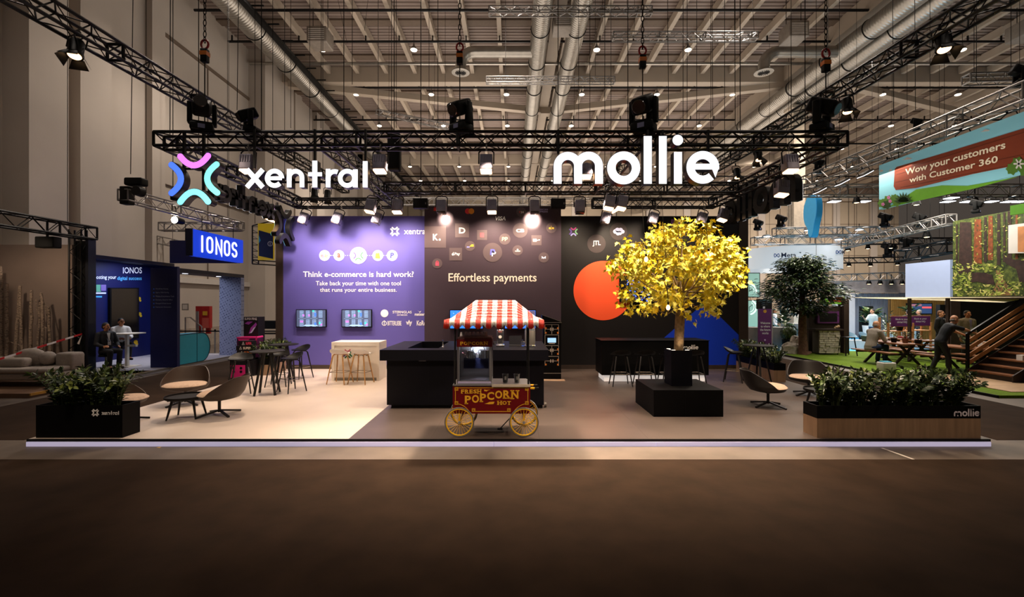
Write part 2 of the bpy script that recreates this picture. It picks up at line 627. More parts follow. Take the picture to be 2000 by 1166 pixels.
duct('silver spiral duct running along the tall left wall', -11.75, 14.6, 8, 60, 0.5)
duct('silver roof duct, left one of the middle pair', 1.29, 14.6, 8, 60, 0.41)
duct('silver roof duct, right one of the middle pair', 2.95, 14.6, 8, 60, 0.41)
duct('silver roof duct of the right pair, beside the girder', 16.45, 14.6, 8, 60, 0.45)
duct('silver roof duct of the right pair, nearer the black truss', 17.6, 14.6, 8, 60, 0.45)
cb = MB().box(-11.3, -11.0, 8, 60, 14.5, 14.65)
for k in range(40):
    cb.box(-11.35, -10.6, 9 + k * 1.3, 9.05 + k * 1.3, 14.75, 14.8)
tag(cb.build('cable_ladder', m_black), 'black cable ladder running beside the left wall duct', 'cable ladder')


def branch_duct(label, x0, x1, y, z, drop):
    r = 0.27
    t = thing('branch_duct', label, 'air duct', (x1, y, z - drop))
    pts = [(x0, y, z), (x1 + 0.7, y, z)] + [(x1 + 0.7 - 0.7 * math.sin(R_(a)), y, z - 0.7 + 0.7 * math.cos(R_(a))) for a in (18, 36, 54, 72, 90)] + [(x1, y, z - drop)]
    MB().path(pts, r, 16).build('pipe', m_galv, t)
    MB().lathe([(r, 0.12), (r + 0.05, 0.1), (r + 0.18, 0.0), (r + 0.18, -0.04), (r + 0.02, -0.05)], (x1, y, z - drop), 20).build('outlet_flange', m_galv, t)
    f = MB()
    for k in range(8):
        a = PI * k / 8
        f.bar((x1 - r * math.cos(a), y - r * math.sin(a), z - drop - 0.06), (x1 + r * math.cos(a), y + r * math.sin(a), z - drop - 0.06), 0.02)
    f.build('outlet_grille', m_black, t)


branch_duct('silver elbow duct ending over the middle of the stand', 1.0, -2.55, 22.6, 14.55, 1.0)
branch_duct('silver elbow duct branching left from the right duct pair', 16.2, 12.5, 22.6, 14.55, 1.0)

# ---- white heater boxes under the roof
for (x, y, z, l) in ((-9.05, 21.5, 14.55, 'white heater box under the roof near the left wall duct'),
                     (2.3, 20.6, 14.7, 'white heater box between the middle pair of ducts'),
                     (13.3, 21.5, 14.8, 'white heater box left of the right duct pair'),
                     (24.2, 21.5, 14.9, 'white heater box at the far right edge under the roof')):
    t = thing('heater_box', l, 'heater', (x, y, z - 0.36))
    MB().rbox(x - 0.46, x + 0.46, y - 0.46, y + 0.46, z - 0.36, z + 0.36, 0.05).build('casing', M('grey_enamel', '#857c72', 0.5), t)
    for s in (-1, 1):
        MB().tube((x + s * 0.35, y, z + 0.3), (x + s * 0.35, y, 16.4), 0.015, 5).build('hanger_rod', m_blackm, t)
    g = MB()
    for k in range(6):
        g.box(x - 0.36, x + 0.36, y - 0.475, y - 0.455, z - 0.25 + k * 0.09, z - 0.22 + k * 0.09)
    g.build('grille', m_white, t)

# ---- pendant lamps in a grid
t = thing('pendant_lamp', 'small round pendant lamp glowing under the hall roof', 'lamp', (0, 0, 0), 'pendant lamps under the hall roof')
MB().lathe([(0.03, 0.32), (0.05, 0.2), (0.17, 0.05), (0.19, -0.01), (0.17, -0.01)], (0, 0, 0), 14).build('shade', m_alu, t)
MB().lathe([(0.165, -0.012), (0.15, -0.045), (0.06, -0.06)], (0, 0, 0), 14).build('bulb', m_glowlamp, t)
MB().tube((0, 0, 0.3), (0, 0, 0.95), 0.012, 5).build('stem', m_black, t)
used = []
for n in range(0, 7):
    y = 23.75 + 5.1 * n
    for k in range(-2, 8):
        x = -0.35 + 4.77 * k
        px, py = CX + F * x / y, HY - F * 13.2 / y
        if px > 1990 or px < 600:
            continue
        if (k == 0 and n in (0,)):
            continue
        place(t, used, (x, y, 15.3))


# ---- trusses
def truss(label, p0, p1, mat, w=0.24, h=0.24, r=0.025, rb=0.011, bay=None, group=None, name='lighting_truss', ladder=False, hang=True):
    p0, p1 = Vector(p0), Vector(p1)
    d = (p1 - p0)
    L = d.length
    d.normalize()
    s = d.cross(Vector((0, 0, 1))).normalized()
    u = s.cross(d).normalized()
    t = thing(name, label, 'truss', p0, group)
    bay = bay or w * 1.05
    nb = max(2, round(L / bay))
    corners = [(-w / 2, -h / 2), (w / 2, -h / 2), (w / 2, h / 2), (-w / 2, h / 2)]
    if ladder:
        corners = [(0, -h / 2), (0, h / 2)]
    P = lambda i, c: p0 + d * (L * i / nb) + s * c[0] + u * c[1]
    for c in corners:
        MB().tube(P(0, c), P(nb, c), r, 6).build('chord', mat, t)
    br = MB()
    for q in range(len(corners) if not ladder else 1):
        a, b = corners[q], corners[(q + 1) % len(corners)]
        for i in range(nb):
            if (i + q) % 2 == 0:
                br.tube(P(i, a), P(i + 1, b), rb, 4)
            else:
                br.tube(P(i, b), P(i + 1, a), rb, 4)
        step = max(1, int(2.0 / (L / nb)))
        for i in list(range(0, nb, step)) + [nb]:
            br.tube(P(i, a), P(i, b), r * 0.9, 5)
    br.build('lacing', mat, t)
    if hang:
        for f in (0.15, 0.85):
            q = p0 + d * (L * f)
            MB().tube(q + Vector((0, 0, h / 2)), (q.x, q.y, 16.5), 0.008, 5).build('hanging_wire', m_black, t)
    return t


truss('silver truss hung high across both middle ducts, near the top edge', W(955, 22, 16.5), W(1272, 22, 16.5), m_alu)
truss('silver truss hung high to the right of the middle ducts', W(1197, 71, 17.5), W(1478, 71, 17.5), m_alu)
truss('short silver truss in front of the main roof beam', W(950, 157, 20), W(1200, 157, 20), m_alu)
truss('slanting silver truss behind the left roof lamps', W(738, 219, 24), W(895, 252, 22), m_alu)
truss('silver truss behind the dark logo wall top', W(790, 394, 26), W(1180, 394, 26), m_alu, 0.4, 0.4)

# chains and motors
t = thing('chain_hoist', 'chain hoist', 'hoist', (0, 0, 0))
ch = MB()
for k in range(30):
    z = 0.28 + k * 0.14
    if k % 2:
        ch.path([(0.035 * math.cos(a * PI / 4), 0, z + 0.085 * math.sin(a * PI / 4)) for a in range(8)], 0.012, 4, True)
    else:
        ch.path([(0, 0.035 * math.cos(a * PI / 4), z + 0.085 * math.sin(a * PI / 4)) for a in range(8)], 0.012, 4, True)
ch.build('chain', m_blackm, t)
MB().path([(0.09 * math.cos(a * PI / 6), 0, 0.17 + 0.11 * math.sin(a * PI / 6)) for a in range(12)], 0.025, 6, True).build('hook', m_red, t)
MB().rbox(-0.08, 0.08, -0.07, 0.07, -0.28, 0.05, 0.02).build('motor', m_black, t)
MB().box(-0.085, 0.085, -0.075, 0.075, -0.12, -0.02).build('band', m_orange, t)
MB().tube((0, 0, -0.28), (0, 0, -2.6), 0.014, 5).build('sling', m_black, t)
used = []
for (px, py, Y, l) in ((400, 100, 9.0, 'red hooked chain hoist hanging above the left truss corner'), (1255, 112, 9.2, 'red hooked chain hoist above the white lit name sign'),
                       (1613, 118, 8.8, 'red hooked chain hoist beside the right roof ducts'), (898, 105, 9.6, 'red hooked chain hoist in front of the silver elbow duct')):
    place(t, used, W(px, py, Y), 0, l, s=0.8)
# thin cables
cab = [(265, 0, 255, 340, 9.5), (334, 0, 332, 262, 9.0), (470, 10, 463, 215, 11), (568, 0, 568, 250, 14), (628, 10, 627, 250, 14), (774, 0, 774, 250, 13), (838, 160, 838, 245, 15), (688, 0, 688, 165, 12),
       (1130, 130, 1130, 250, 14), (1152, 20, 1152, 250, 13), (1302, 10, 1306, 246, 12), (1342, 0, 1342, 246, 12.5), (1390, 0, 1392, 246, 13), (1433, 0, 1436, 246, 11), (1175, 20, 1178, 60, 18),
       (1466, 0, 1473, 62, 18), (722, 0, 712, 60, 19), (1785, 0, 1788, 215, 12), (1742, 10, 1745, 225, 13), (1907, 0, 1907, 160, 11), (1545, 0, 1545, 250, 13), (660, 0, 678, 85, 20)]
for (a, b, c_, d_, Y) in cab:
    q = W(c_, d_, Y)
    o = MB().tube((q.x + (a - c_) * Y / F * 1.5, Y, 16.38), q, 0.008, 5).build('suspension_cable', m_black)
    tag(o, 'thin dark cable hanging from the hall roof', 'cable', 'thin cables hanging from the roof')
# ================================================================ the black rig over the stand
ZT = 4.985
BT = dict(r=0.027, rb=0.011)
truss('black front truss of the rig carrying the lit name signs', (-6.3, 8.12, ZT), (5.9, 8.12, ZT), m_blackm, **BT)
truss('black side truss on the left of the rig, going back to the purple wall', (-6.18, 8.25, ZT), (-6.18, 13.1, ZT), m_blackm, **BT)
truss('black side truss on the right of the rig, above the yellow tree', (5.78, 8.25, ZT), (5.78, 13.1, ZT), m_blackm, **BT)
truss('black rear truss of the rig, hanging before the purple wall', (-6.3, 13.22, ZT), (-3.46, 13.22, ZT), m_blackm, **BT)
truss('black rear truss of the rig, hanging before the black wall', (2.34, 13.22, ZT), (5.9, 13.22, ZT), m_blackm, **BT)
truss('black cross truss of the rig above the counter, behind the name signs', (-3.2, 11.5, ZT), (5.65, 11.5, ZT), m_blackm, **BT)
truss('black inner truss of the rig, left of the dark logo wall', (-3.33, 8.25, ZT), (-3.33, 13.34, ZT), m_blackm, **BT)
truss('black inner truss of the rig, right of the dark logo wall', (2.22, 8.25, ZT), (2.22, 11.36, ZT), m_blackm, **BT)
truss('long black overhead truss running from upper left corner over the rig', (-6.4, 3.5, 6.02), (-6.4, 17.5, 6.45), m_blackm, 0.26, 0.26, **BT)
truss('long black overhead truss running from upper right corner over the rig', (6.36, 3.5, 6.05), (6.36, 16.5, 6.42), m_blackm, 0.26, 0.26, **BT)

# ---- fixtures, built once each
m_hous = M('grey_housing', '#8d8a9c', 0.45, metal=0.4)
m_lensoff = M('dark_glass', '#3a3330', 0.1, noise=0, spec=0.8)


def make_flood(lit):
    t = thing('flood_light', 'flood', 'floodlight', (0, 0, 0))
    MB().rbox(-0.105, 0.105, -0.09, 0.09, -0.42, -0.16, 0.02).build('housing', m_hous, t)
    fin = MB()
    for k in range(5):
        fin.box(-0.09 + k * 0.04, -0.075 + k * 0.04, -0.1, -0.085, -0.3, -0.19)
    fin.build('cooling_fin', m_hous, t)
    MB().rbox(-0.095, 0.095, -0.085, 0.085, -0.45, -0.415, 0.015).build('lens', m_glowwarm if lit else m_lensoff, t)
    MB().path([(-0.125, 0, -0.3), (-0.125, 0, -0.1), (-0.08, 0, -0.06), (0.08, 0, -0.06), (0.125, 0, -0.1), (0.125, 0, -0.3)], 0.012, 6).build('yoke', m_blackm, t)
    MB().path([(0, 0.035 * math.cos(a * PI / 5), 0.035 * math.sin(a * PI / 5)) for a in range(10)], 0.014, 6, True).tube((0, 0, -0.03), (0, 0, -0.07), 0.018, 6).build('clamp', m_alu, t)
    return t


fl_on, fl_off = make_flood(True), make_flood(False)
u_on, u_off = [], []
zb = ZT - 0.15
for (px, Y, on, tilt, l) in (
        (487, 8.0, 1, 0, 'lit floodlight under the front truss, above the letter x'),
        (744, 8.0, 1, 0, 'lit floodlight under the front truss, right of the smaller name sign'),
        (950, 8.0, 1, 0, 'lit floodlight under the front truss, midway between the signs'),
        (1540, 8.0, 1, 0, 'lit floodlight under the right end of the front truss'),
        (1143, 8.35, 1, 0, 'lit floodlight glowing behind the letter m'),
        (731, 11.4, 1, 0.2, 'lit floodlight under the inner truss above the purple wall edge'),
        (777, 11.4, 1, 0, 'lit floodlight under the cross truss, left of a speaker'),
        (961, 11.4, 1, 0, 'lit floodlight hanging before the middle of the dark logo wall'),
        (1184, 11.4, 1, -0.5, 'tilted lit floodlight above the left part of the black wall'),
        (1195, 11.0, 1, 0.2, 'lit floodlight below the letter o, left one of a close pair'),
        (1219, 11.0, 1, 0.2, 'lit floodlight below the letter o, right one of a close pair'),
        (541, 12.6, 1, 0.3, 'lit floodlight at the rear left corner of the rig'),
        (1418, 12.6, 1, 0.3, 'lit floodlight at the rear right corner of the rig'),
        (1527, 9.6, 1, 0.1, 'lit floodlight under the right side truss'),
        (863, 11.45, 0, 0, 'grey unlit floodlight above the card circles on the dark wall'),
        (1044, 11.45, 0, 0, 'grey unlit floodlight above the bright spot of the dark wall'),
        (1132, 11.45, 0, 0, 'grey unlit floodlight just right of the dark logo wall'),
        (602, 13.1, 0, 0.3, 'grey floodlight at the top of the purple wall, left one of three'),
        (667, 13.1, 0, 0.3, 'grey floodlight at the top of the purple wall, middle one of three'),
        (744, 13.1, 0, 0.3, 'grey floodlight at the top of the purple wall, right one of three'),
        (1189, 13.1, 0, 0.3, 'grey floodlight at the top of the black wall, left one of three'),
        (1281, 13.1, 0, 0.3, 'grey floodlight at the top of the black wall, middle one of three'),
        (1376, 13.1, 0, 0.3, 'grey floodlight at the top of the black wall, right one of three')):
    X = (px - CX) * Y / F
    place(fl_on if on else fl_off, u_on if on else u_off, (X, Y, zb), 0, l, s=1.05 if Y < 9 else 1.15, rot=(R_(-8), tilt, 0))

# theatre spot with barn doors
t = thing('theatre_spot', 'spot', 'spotlight', (0, 0, 0))
MB().lathe([(0.02, -0.02), (0.1, -0.03), (0.115, -0.08), (0.115, -0.3), (0.13, -0.32), (0.13, -0.36), (0.10, -0.36)], (0, 0, -0.1), 16).build('body', m_black, t)
MB().lathe([(0.1, -0.46), (0.09, -0.475), (0.02, -0.48)], (0, 0, 0), 14).build('lens', m_glowwarm, t)
for a in range(4):
    c_, s_ = math.cos(a * PI / 2), math.sin(a * PI / 2)
    q = [(0.12, -0.09, -0.45), (0.12, 0.09, -0.45), (0.2, 0.15, -0.6), (0.2, -0.15, -0.6)]
    MB().prism([(x * c_ - y * s_, x * s_ + y * c_, z) for (x, y, z) in q], (0, 0, 0.004)).build('barn_door', m_black, t)
MB().path([(-0.14, 0, -0.28), (-0.14, 0, -0.05), (-0.08, 0, 0), (0.08, 0, 0), (0.14, 0, -0.05), (0.14, 0, -0.28)], 0.013, 6).build('yoke', m_blackm, t)
MB().tube((0, 0, 0), (0, 0, 0.09), 0.025, 8).build('clamp', m_blackm, t)
used = []
for (px, py, Y, rx, rz, l) in ((154, 70, 6.72, -18, 20, 'black theatre spot with barn doors on the upper left truss'), (1836, 58, 6.75, -18, -20, 'black theatre spot with barn doors on the upper right truss'),
                               (1652, 186, 8.7, -16, -20, 'black theatre spot on the right truss above the rig corner'), (1478, 288, 11.9, -15, 0, 'black theatre spot behind the letter e on the right truss'),
                               (1437, 324, 12.9, -15, 0, 'smaller looking black theatre spot low on the right truss'), (614, 362, 13.5, -10, 30, 'black theatre spot behind the letter t'),
                               (640, 366, 13.9, -10, 10, 'black theatre spot behind the letter r')):
    place(t, used, W(px, py, Y), 0, l, s=0.8, rot=(R_(rx), 0, R_(rz)))

# moving head lamp standing on a truss
t = thing('moving_light', 'head', 'moving light', (0, 0, 0))
MB().rbox(-0.17, 0.17, -0.13, 0.13, 0.0, 0.13, 0.03).build('base', m_black, t)
MB().rbox(-0.21, -0.14, -0.06, 0.06, 0.12, 0.48, 0.02).rbox(0.14, 0.21, -0.06, 0.06, 0.12, 0.48, 0.02).box(-0.2, 0.2, -0.06, 0.06, 0.12, 0.17).build('yoke', m_black, t)
hd = MB().rbox(-0.13, 0.13, -0.22, 0.2, 0.32, 0.56, 0.05).build('head', m_black, t)
hd.rotation_euler = (R_(28), 0, 0)
hd.location = (0, 0.2, 0.02)
MB().lathe([(0.1, -0.24), (0.09, -0.25), (0.01, -0.25)], (0, 0, 0.44), 16, 'y').build('lens', m_lensoff, hd)
MB().box(-0.05, 0.05, -0.135, -0.13, 0.03, 0.1).build('display', M('lilac_display', '#8f93b8', 0.3, noise=0), t)
used = []
zt = ZT + 0.15
for (px, Y, z, rz, s, l) in ((395, 8.1, zt, 0.5, 1.05, 'black moving head lamp on the left part of the front truss'), (485, 8.1, zt, -0.8, 0.75, 'black moving head lamp above the letter x, by a wall cable'),
                             (900, 8.1, zt, -0.6, 1.05, 'black moving head lamp in the middle of the front truss'), (1257, 8.1, zt, -0.6, 1.2, 'black moving head lamp on the truss above the white sign'),
                             (1605, 8.1, zt, 0.6, 1.1, 'black moving head lamp at the right end of the front truss')):
    place(t, used, ((px - CX) * Y / F, Y, z), rz, l, s=s)
# flight-case style control boxes and flags on the truss
for (px, l) in ((1270, 'black drape panel standing on the front truss beside the moving lamp'), (915, 'small black drape panel behind the middle moving lamp')):
    X = (px - CX) * 8.25 / F
    MBp = MB().prism([(X - 0.08, 8.25, zt), (X + 0.1, 8.25, zt), (X + 0.07, 8.25, zt + 0.5), (X - 0.06, 8.25, zt + 0.48)], (0, 0.05, 0))
    tag(MBp.build('drape_panel', m_black), l, 'panel')
tag(MB().rbox(-2.92, -2.62, 10.6, 10.85, 5.2, 6.1, 0.06).tube((-2.77, 10.7, 6.1), (-2.77, 10.7, 16.5), 0.01, 5).build('line_speaker', m_black), 'dark cylinder-like speaker hanging behind the front truss by the wall duct', 'speaker')
for (px, l) in ((822, 'black box loudspeaker over the left edge of the dark logo wall'), (1090, 'black box loudspeaker over the right edge of the dark logo wall')):
    X = (px - CX) * 12.6 / F
    t = thing('loudspeaker', l, 'speaker', (X, 12.6, 4.7))
    MB().rbox(X - 0.2, X + 0.2, 12.5, 12.7, 4.7, 4.97, 0.015).build('cabinet', m_black, t)
    MB().box(X - 0.18, X + 0.18, 12.49, 12.5, 4.72, 4.95).build('grille', m_blackm, t)
    MB().box(X + 0.14, X + 0.165, 12.484, 12.492, 4.8, 4.85).build('badge', m_alu, t)
    MB().tube((X, 12.6, 4.95), (X, 12.6, 16.5), 0.012, 5).build('hanging_wire', m_black, t)

# ---- lit letters
m_face = glow('letter_face', '#f6f8ff', 1.0, True)
m_side = M('letter_side', '#101014', 0.35, spec=0.5)


def letters(shapes, t, pl, depth, face, side, sidename='letter'):
    """shapes: list of lists of drawing calls; each list is one letter with a dark body and a lit face"""
    for sh in shapes:
        b, f = MB(), MB()
        for (kind, a, kw) in sh:
            for (mb, d0, d1, grow) in ((b, -depth, 0, 1.6), (f, 0.0, 0.008, 0)):
                off = (lambda d0_: (lambda u, v, d: pl(u, v, d0_ + d)))(d0)
                if kind == 's':
                    mb.stroke(a, kw['w'] + grow, off, d1 - d0, kw.get('closed', False), kw.get('cap', False))
                elif kind == 'd':
                    disc(mb, pl, a[0], a[1], kw['r'] + grow / 2, d0, d1)
        o = b.build('letter', side, t)
        f.build('lit_face', face, o)


def S(pts, w, closed=False, cap=False):
    return ('s', pts, dict(w=w, closed=closed, cap=cap))


def D(u, v, r):
    return ('d', (u, v), dict(r=r))


MOLLIE = [
    [S([(1089, 359)] + arc(1109, 324.6, 20, 180, 360, 18) + [(1129, 359)], 15.4), S([(1129, 345)] + arc(1149.4, 324.6, 20.4, 180, 360, 18) + [(1169.8, 359)], 15.4)],
    [S(arc(1218, 328, 24, 0, 354, 40)[:-1] + [], 16, closed=True)],
    [S([(1265, 266), (1265, 359)], 15.6)],
    [S([(1294.4, 266), (1294.4, 359)], 15.0)],
    [S([(1324, 297), (1324, 359)], 15.4), D(1323.7, 273.8, 10.2)],
    [S([(1396.5, 326)] + arc(1372.5, 327, 24, 0, -313, 40), 15.6), S([(1350, 325.6), (1404, 325.6)], 11.0)],
]
XENTRAL = [
    [S([(482.5, 331), (513.5, 366)], 9.5), S([(513.5, 331), (482.5, 366)], 9.5)],
    [S(arc(536.5, 348.3, 14.2, 0, -316, 30), 8.8), S([(524, 348.3), (550.5, 348.3)], 7.2)],
    [S([(565, 366), (565, 330)], 8.8), S([(565, 352)] + arc(577.5, 347, 12.5, 180, 360, 14) + [(590, 366)], 8.8)],
    [S([(615, 314), (615, 366)], 9.6), S([(602, 340.5), (629, 340.5)], 7.6)],
    [S([(641, 366), (641, 330)], 8.8), S([(641, 352)] + arc(654, 348, 13, 180, 295, 10), 8.8)],
    [S(arc(678.5, 348.3, 14, 0, 354, 30)[:-1], 8.8, closed=True), S([(694, 331), (694, 366)], 9)],
    [S([(713.5, 315), (713.5, 366)], 9.2)],
]
XMARK = [((352.5, 305.7), (379.6, 341), (406.6, 304.4)), ((335.3, 322), (372, 349), (335.3, 377.3)), ((423.3, 321.2), (386, 349), (424.6, 376.5)), ((352.5, 394.5), (379.6, 355), (406.6, 394))]
XCOL = [glow('pink_face', '#dc7af0', 1.15, True), glow('blue_face', '#4a74f0', 1.1, True), glow('teal_face', '#7fe6d6', 1.1, True), glow('cyan_face', '#86ecfb', 1.15, True)]


def xmark(mb_list, pl, d0, d1, w, cx=379.6, cy=349.5, k=1.0, n=14):
    """the four-armed mark: one stroke per arm into mb_list[i]; centre (cx, cy), scale k"""
    for i, (a, c, b) in enumerate(XMARK):
        q = [((x - 379.6) * k + cx, (y - 349.5) * k + cy) for (x, y) in bez(a, c, b, n)]
        off = lambda u, v, d: pl(u, v, d0 + d)
        mb_list[i].stroke(q, w, off, d1 - d0, False, True)


pl = front(7.8)
t = thing('name_sign', 'big white lit name sign hung below the right part of the front truss', 'sign', W(1245, 360, 7.8))
letters(MOLLIE, t, pl, 0.15, m_face, m_side)
for px in (1090, 1265, 1294, 1383):
    MB().bar(W(px, 300, 7.93), (W(px, 300, 7.93).x, 7.93, ZT + 0.12), 0.04).build('hanger_pole', m_blackm, t)
t = thing('name_sign', 'smaller white lit name sign beside the coloured four-armed logo', 'sign', W(600, 366, 7.8))
letters(XENTRAL, t, pl, 0.12, m_face, m_side)
for px in (497, 615, 714):
    MB().bar(W(px, 330, 7.9), (W(px, 330, 7.9).x, 7.9, ZT + 0.12), 0.035).build('hanger_pole', m_blackm, t)
MB().bar(W(480, 356, 7.93), W(718, 356, 7.93), 0.03).build('rail', m_blackm, t)


def logo_sign(label, pl, depth, w, facemats, loc):
    t = thing('logo_sign', label, 'sign', loc)
    body = [MB() for _ in range(4)]
    xmark(body, pl, -depth, 0, w + 1.6)
    fc = [MB() for _ in range(4)]
    xmark(fc, pl, 0, 0.008, w)
    for i in range(4):
        o = body[i].build('arm', m_side, t)
        f = fc[i].build('lit_face', facemats[i], o)
    return t


t = logo_sign('four-armed logo sign lit pink, blue, teal and cyan', pl, 0.15, 11.5, XCOL, W(380, 349, 7.8))
for (a, b) in ((360, 358), (398, 358)):
    MB().bar(W(a, 372, 7.96), (W(a, 372, 7.96).x, 7.96, ZT + 0.1), 0.04).build('hanger_pole', m_blackm, t)
for y in (330, 375):
    MB().bar(W(345, y, 7.96), W(412, y, 7.96), 0.03).build('rail', m_blackm, t)

# side signs, seen from their backs
kk = 3.25 / 322
plr = lambda u, v, d: Vector((6.22 + d, 9.75 + (u - 1082) * kk, 4.28 - (v - 360) * kk))
t = thing('name_sign', 'dark back of the name sign hung along the right side truss', 'sign', (6.22, 11.4, 4.28))
letters(MOLLIE, t, plr, 0.16, m_face, m_side)
for z in (4.5, 4.95):
    MB().bar((6.1, 9.7, z), (6.1, 13.1, z), 0.05).build('rail', m_blackm, t)
kk2 = 2.5 / 238
pll = lambda u, v, d: Vector((-6.55 - d, 12.3 - (u - 480) * kk2, 4.35 - (v - 366) * kk2))
t = thing('name_sign', 'dark back of the smaller sign hung along the left side truss', 'sign', (-6.55, 11, 4.35))
letters(XENTRAL, t, pll, 0.14, m_face, m_side)
MB().bar((-6.45, 9.8, 4.55), (-6.45, 13.1, 4.55), 0.05).build('rail', m_blackm, t)
plx = lambda u, v, d: Vector((-6.55 - d, 12.9 - (u - 380) * kk2, 4.27 - (v - 349) * kk2))
logo_sign('dark back of the four-armed logo sign hanging at the purple wall corner', plx, 0.14, 11.5, XCOL, (-6.55, 12.9, 4.2))
# ================================================================ the stand: platform and display walls
m_lightfl = M('light_vinyl', '#cabbaf', 0.42, noise=0.04, scale=2.0, spec=0.35)
m_darkfl = M('dark_vinyl', '#4b413c', 0.38, noise=0.18, scale=1.6, spec=0.4)
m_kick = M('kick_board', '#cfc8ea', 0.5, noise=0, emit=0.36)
t = thing('stand_platform', 'low platform of the stand with pale and dark flooring and a white kick board', 'platform', (0, 6.67, 0), kind='structure')
MB().box(-7.1, 7.0, 6.70, 14.0, 0.006, 0.094).build('base', m_black, t)
MB().box(-7.1, -2.4, 6.68, 13.9, 0.094, 0.1).build('pale_floor', m_lightfl, t)['label'] = 'pale vinyl half of the floor'
fl = MB().box(-2.4, 7.0, 6.68, 13.9, 0.094, 0.1).build('dark_floor', m_darkfl, t)
fl['label'] = 'dark grey brown half of the floor'
jt = MB()
for x in (-1.2, 0.4, 2.0, 3.6, 5.2):
    jt.box(x, x + 0.006, 6.7, 13.7, 0.1, 0.1005)
for y in (8.2, 10.1, 12.0):
    jt.box(-2.4, 7.0, y, y + 0.006, 0.1, 0.1005)
jt.build('floor_joint', M('joint', '#4a4039', 0.5), t)
MB().box(-7.1, 7.0, 6.655, 6.68, 0.066, 0.101).build('edge_trim', m_black, t)
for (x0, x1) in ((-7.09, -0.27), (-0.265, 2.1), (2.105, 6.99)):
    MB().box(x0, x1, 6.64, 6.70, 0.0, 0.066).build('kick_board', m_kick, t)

m_purple = M('purple_print', '#5b549f', 0.6, noise=0.03, scale=0.8, spec=0.25)
m_plum = M('plum_print', '#40343f', 0.6, noise=0.05, scale=0.8, spec=0.25)
m_blk = M('black_print', '#131012', 0.55, noise=0.05, scale=0.8, spec=0.3)
m_edge = M('brown_edge', '#33271f', 0.6)
m_print = M('white_print', '#f4f1f0', 0.6, noise=0, emit=0.0)
m_base = M('skirting', '#3c3029', 0.5)
PINT = {}


def ink(h, rough=0.6):
    return M('ink_' + h.lstrip('#'), h, rough, noise=0)


YP, YM, YB = 13.73, 13.0, 13.73
# purple wall
t = thing('display_wall', 'purple display wall asking Think e-commerce is hard work', 'display wall', (-4.6, YP, 0.1))
MB().box(-6.9, -2.2, YP, YP + 0.12, 0.1, 4.71).build('panel', m_purple, t)
MB().box(-7.12, -6.9, YP - 0.02, YP + 0.3, 0.1, 4.71).build('end_panel', m_edge, t)
MB().box(-6.9, -2.2, YP - 0.015, YP, 0.1, 0.22).build('skirting', m_base, t)
pl = front(YP - 0.003)
tx = MB()
text_to(tx, 'Think e-commerce is hard work?', pl, 592, 808, 541, 530, bold=0.012)
tx.build('headline', m_print, t)
tx = MB()
text_to(tx, 'Take back your time with one tool', pl, 617, 783, 560, 549, bold=0.004)
text_to(tx, 'that runs your entire business.', pl, 625, 775, 572.5, 562, bold=0.004)
tx.build('subline', m_print, t)
lg = [MB() for _ in range(4)]
xmark(lg, pl, 0, 0.004, 3.0, 771, 452, 0.17, 8)
g = MB()
for q in lg:
    g.add(q.v, q.f)
text_to(g, 'xentral', pl, 789, 834, 457.5, 446, bold=0.01)
g.build('logo', m_print, t)
m_paper = ink('#c4c3c8')
for (px, r) in ((634, 10.5), (662, 10.5), (700, 16.5), (738, 10.5), (766, 10.5)):
    g = MB()
    disc(g, pl, px, 499, r, 0, 0.004)
    c = g.build('icon_disc', m_paper, t)
    if px == 700:
        mk = [MB() for _ in range(4)]
        xmark(mk, pl, 0.005, 0.008, 2.0, 700, 499, 0.2, 8)
        for q, h in zip(mk, ('#e8a0b0', '#5a4a8c', '#3c9a58', '#49a05f')):
            q.build('mark_arm', ink(h), c)
    elif px == 634:
        x = 627
        for ch, h, w in (('e', '#e05a50', 4.2), ('b', '#6a72c8', 4.2), ('a', '#e8b040', 4.0), ('y', '#7fb04a', 4.0)):
            q = MB()
            text_to(q, ch, pl, x, x + w - 0.5, 502.5 if ch != 'y' else 504, 495 if ch == 'b' else 497, d=0.007, bold=0.01)
            q.build('letter', ink(h), c)
            x += w - 0.6
    elif px == 662:
        q = MB()
        text_to(q, 'a', pl, 659, 665, 503, 494.5, d=0.007, bold=0.03)
        q.build('letter', ink('#6b3a2a'), c)
    elif px == 738:
        q = MB()
        q.prism([pl(733.5, 495, 0.006), pl(741, 494, 0.006), pl(743, 505, 0.006), pl(733, 504.5, 0.006)], (0, -0.004, 0))
        q.stroke([(735.5, 495), (736.5, 492.5), (738.5, 492.5), (739.5, 495)], 0.9, pl, 0.008)
        q.build('bag_mark', ink('#d9c33e'), c)
    else:
        q = MB()
        text_to(q, 'P', pl, 762, 769, 504, 493.5, d=0.007, bold=0.03, shear=1.0)
        q.build('letter', ink('#39408a'), c)
        q = MB()
        text_to(q, 'P', pl, 764, 771, 506, 495.5, d=0.006, bold=0.03, shear=1.0)
        q.build('letter', ink('#8a86c8'), c)
g = MB()
for x in list(range(647, 651, 3)) + [645, 651, 675, 679, 683, 718, 722, 726, 750, 754, 758]:
    disc(g, pl, x, 499, 0.8, 0, 0.003, 8)
g.build('dotted_line', m_paper, t)
g = MB()
disc(g, pl, 751, 612, 7.5, 0, 0.004)
text_to(g, 'STERNGLAS', pl, 767, 804, 612, 607, bold=0.01)
text_to(g, 'ZEITMESSER', pl, 775, 796, 616.5, 614, bold=0.01)
text_to(g, 'natsana', pl, 810, 834, 616.5, 611.5, bold=0.03)
g.prism([pl(816, 606, 0), pl(819, 609, 0), pl(823, 607, 0), pl(820, 611, 0)], (0, -0.004, 0))
text_to(g, 'BITTERLIEBE', pl, 757, 784, 635.5, 627, bold=0.01)
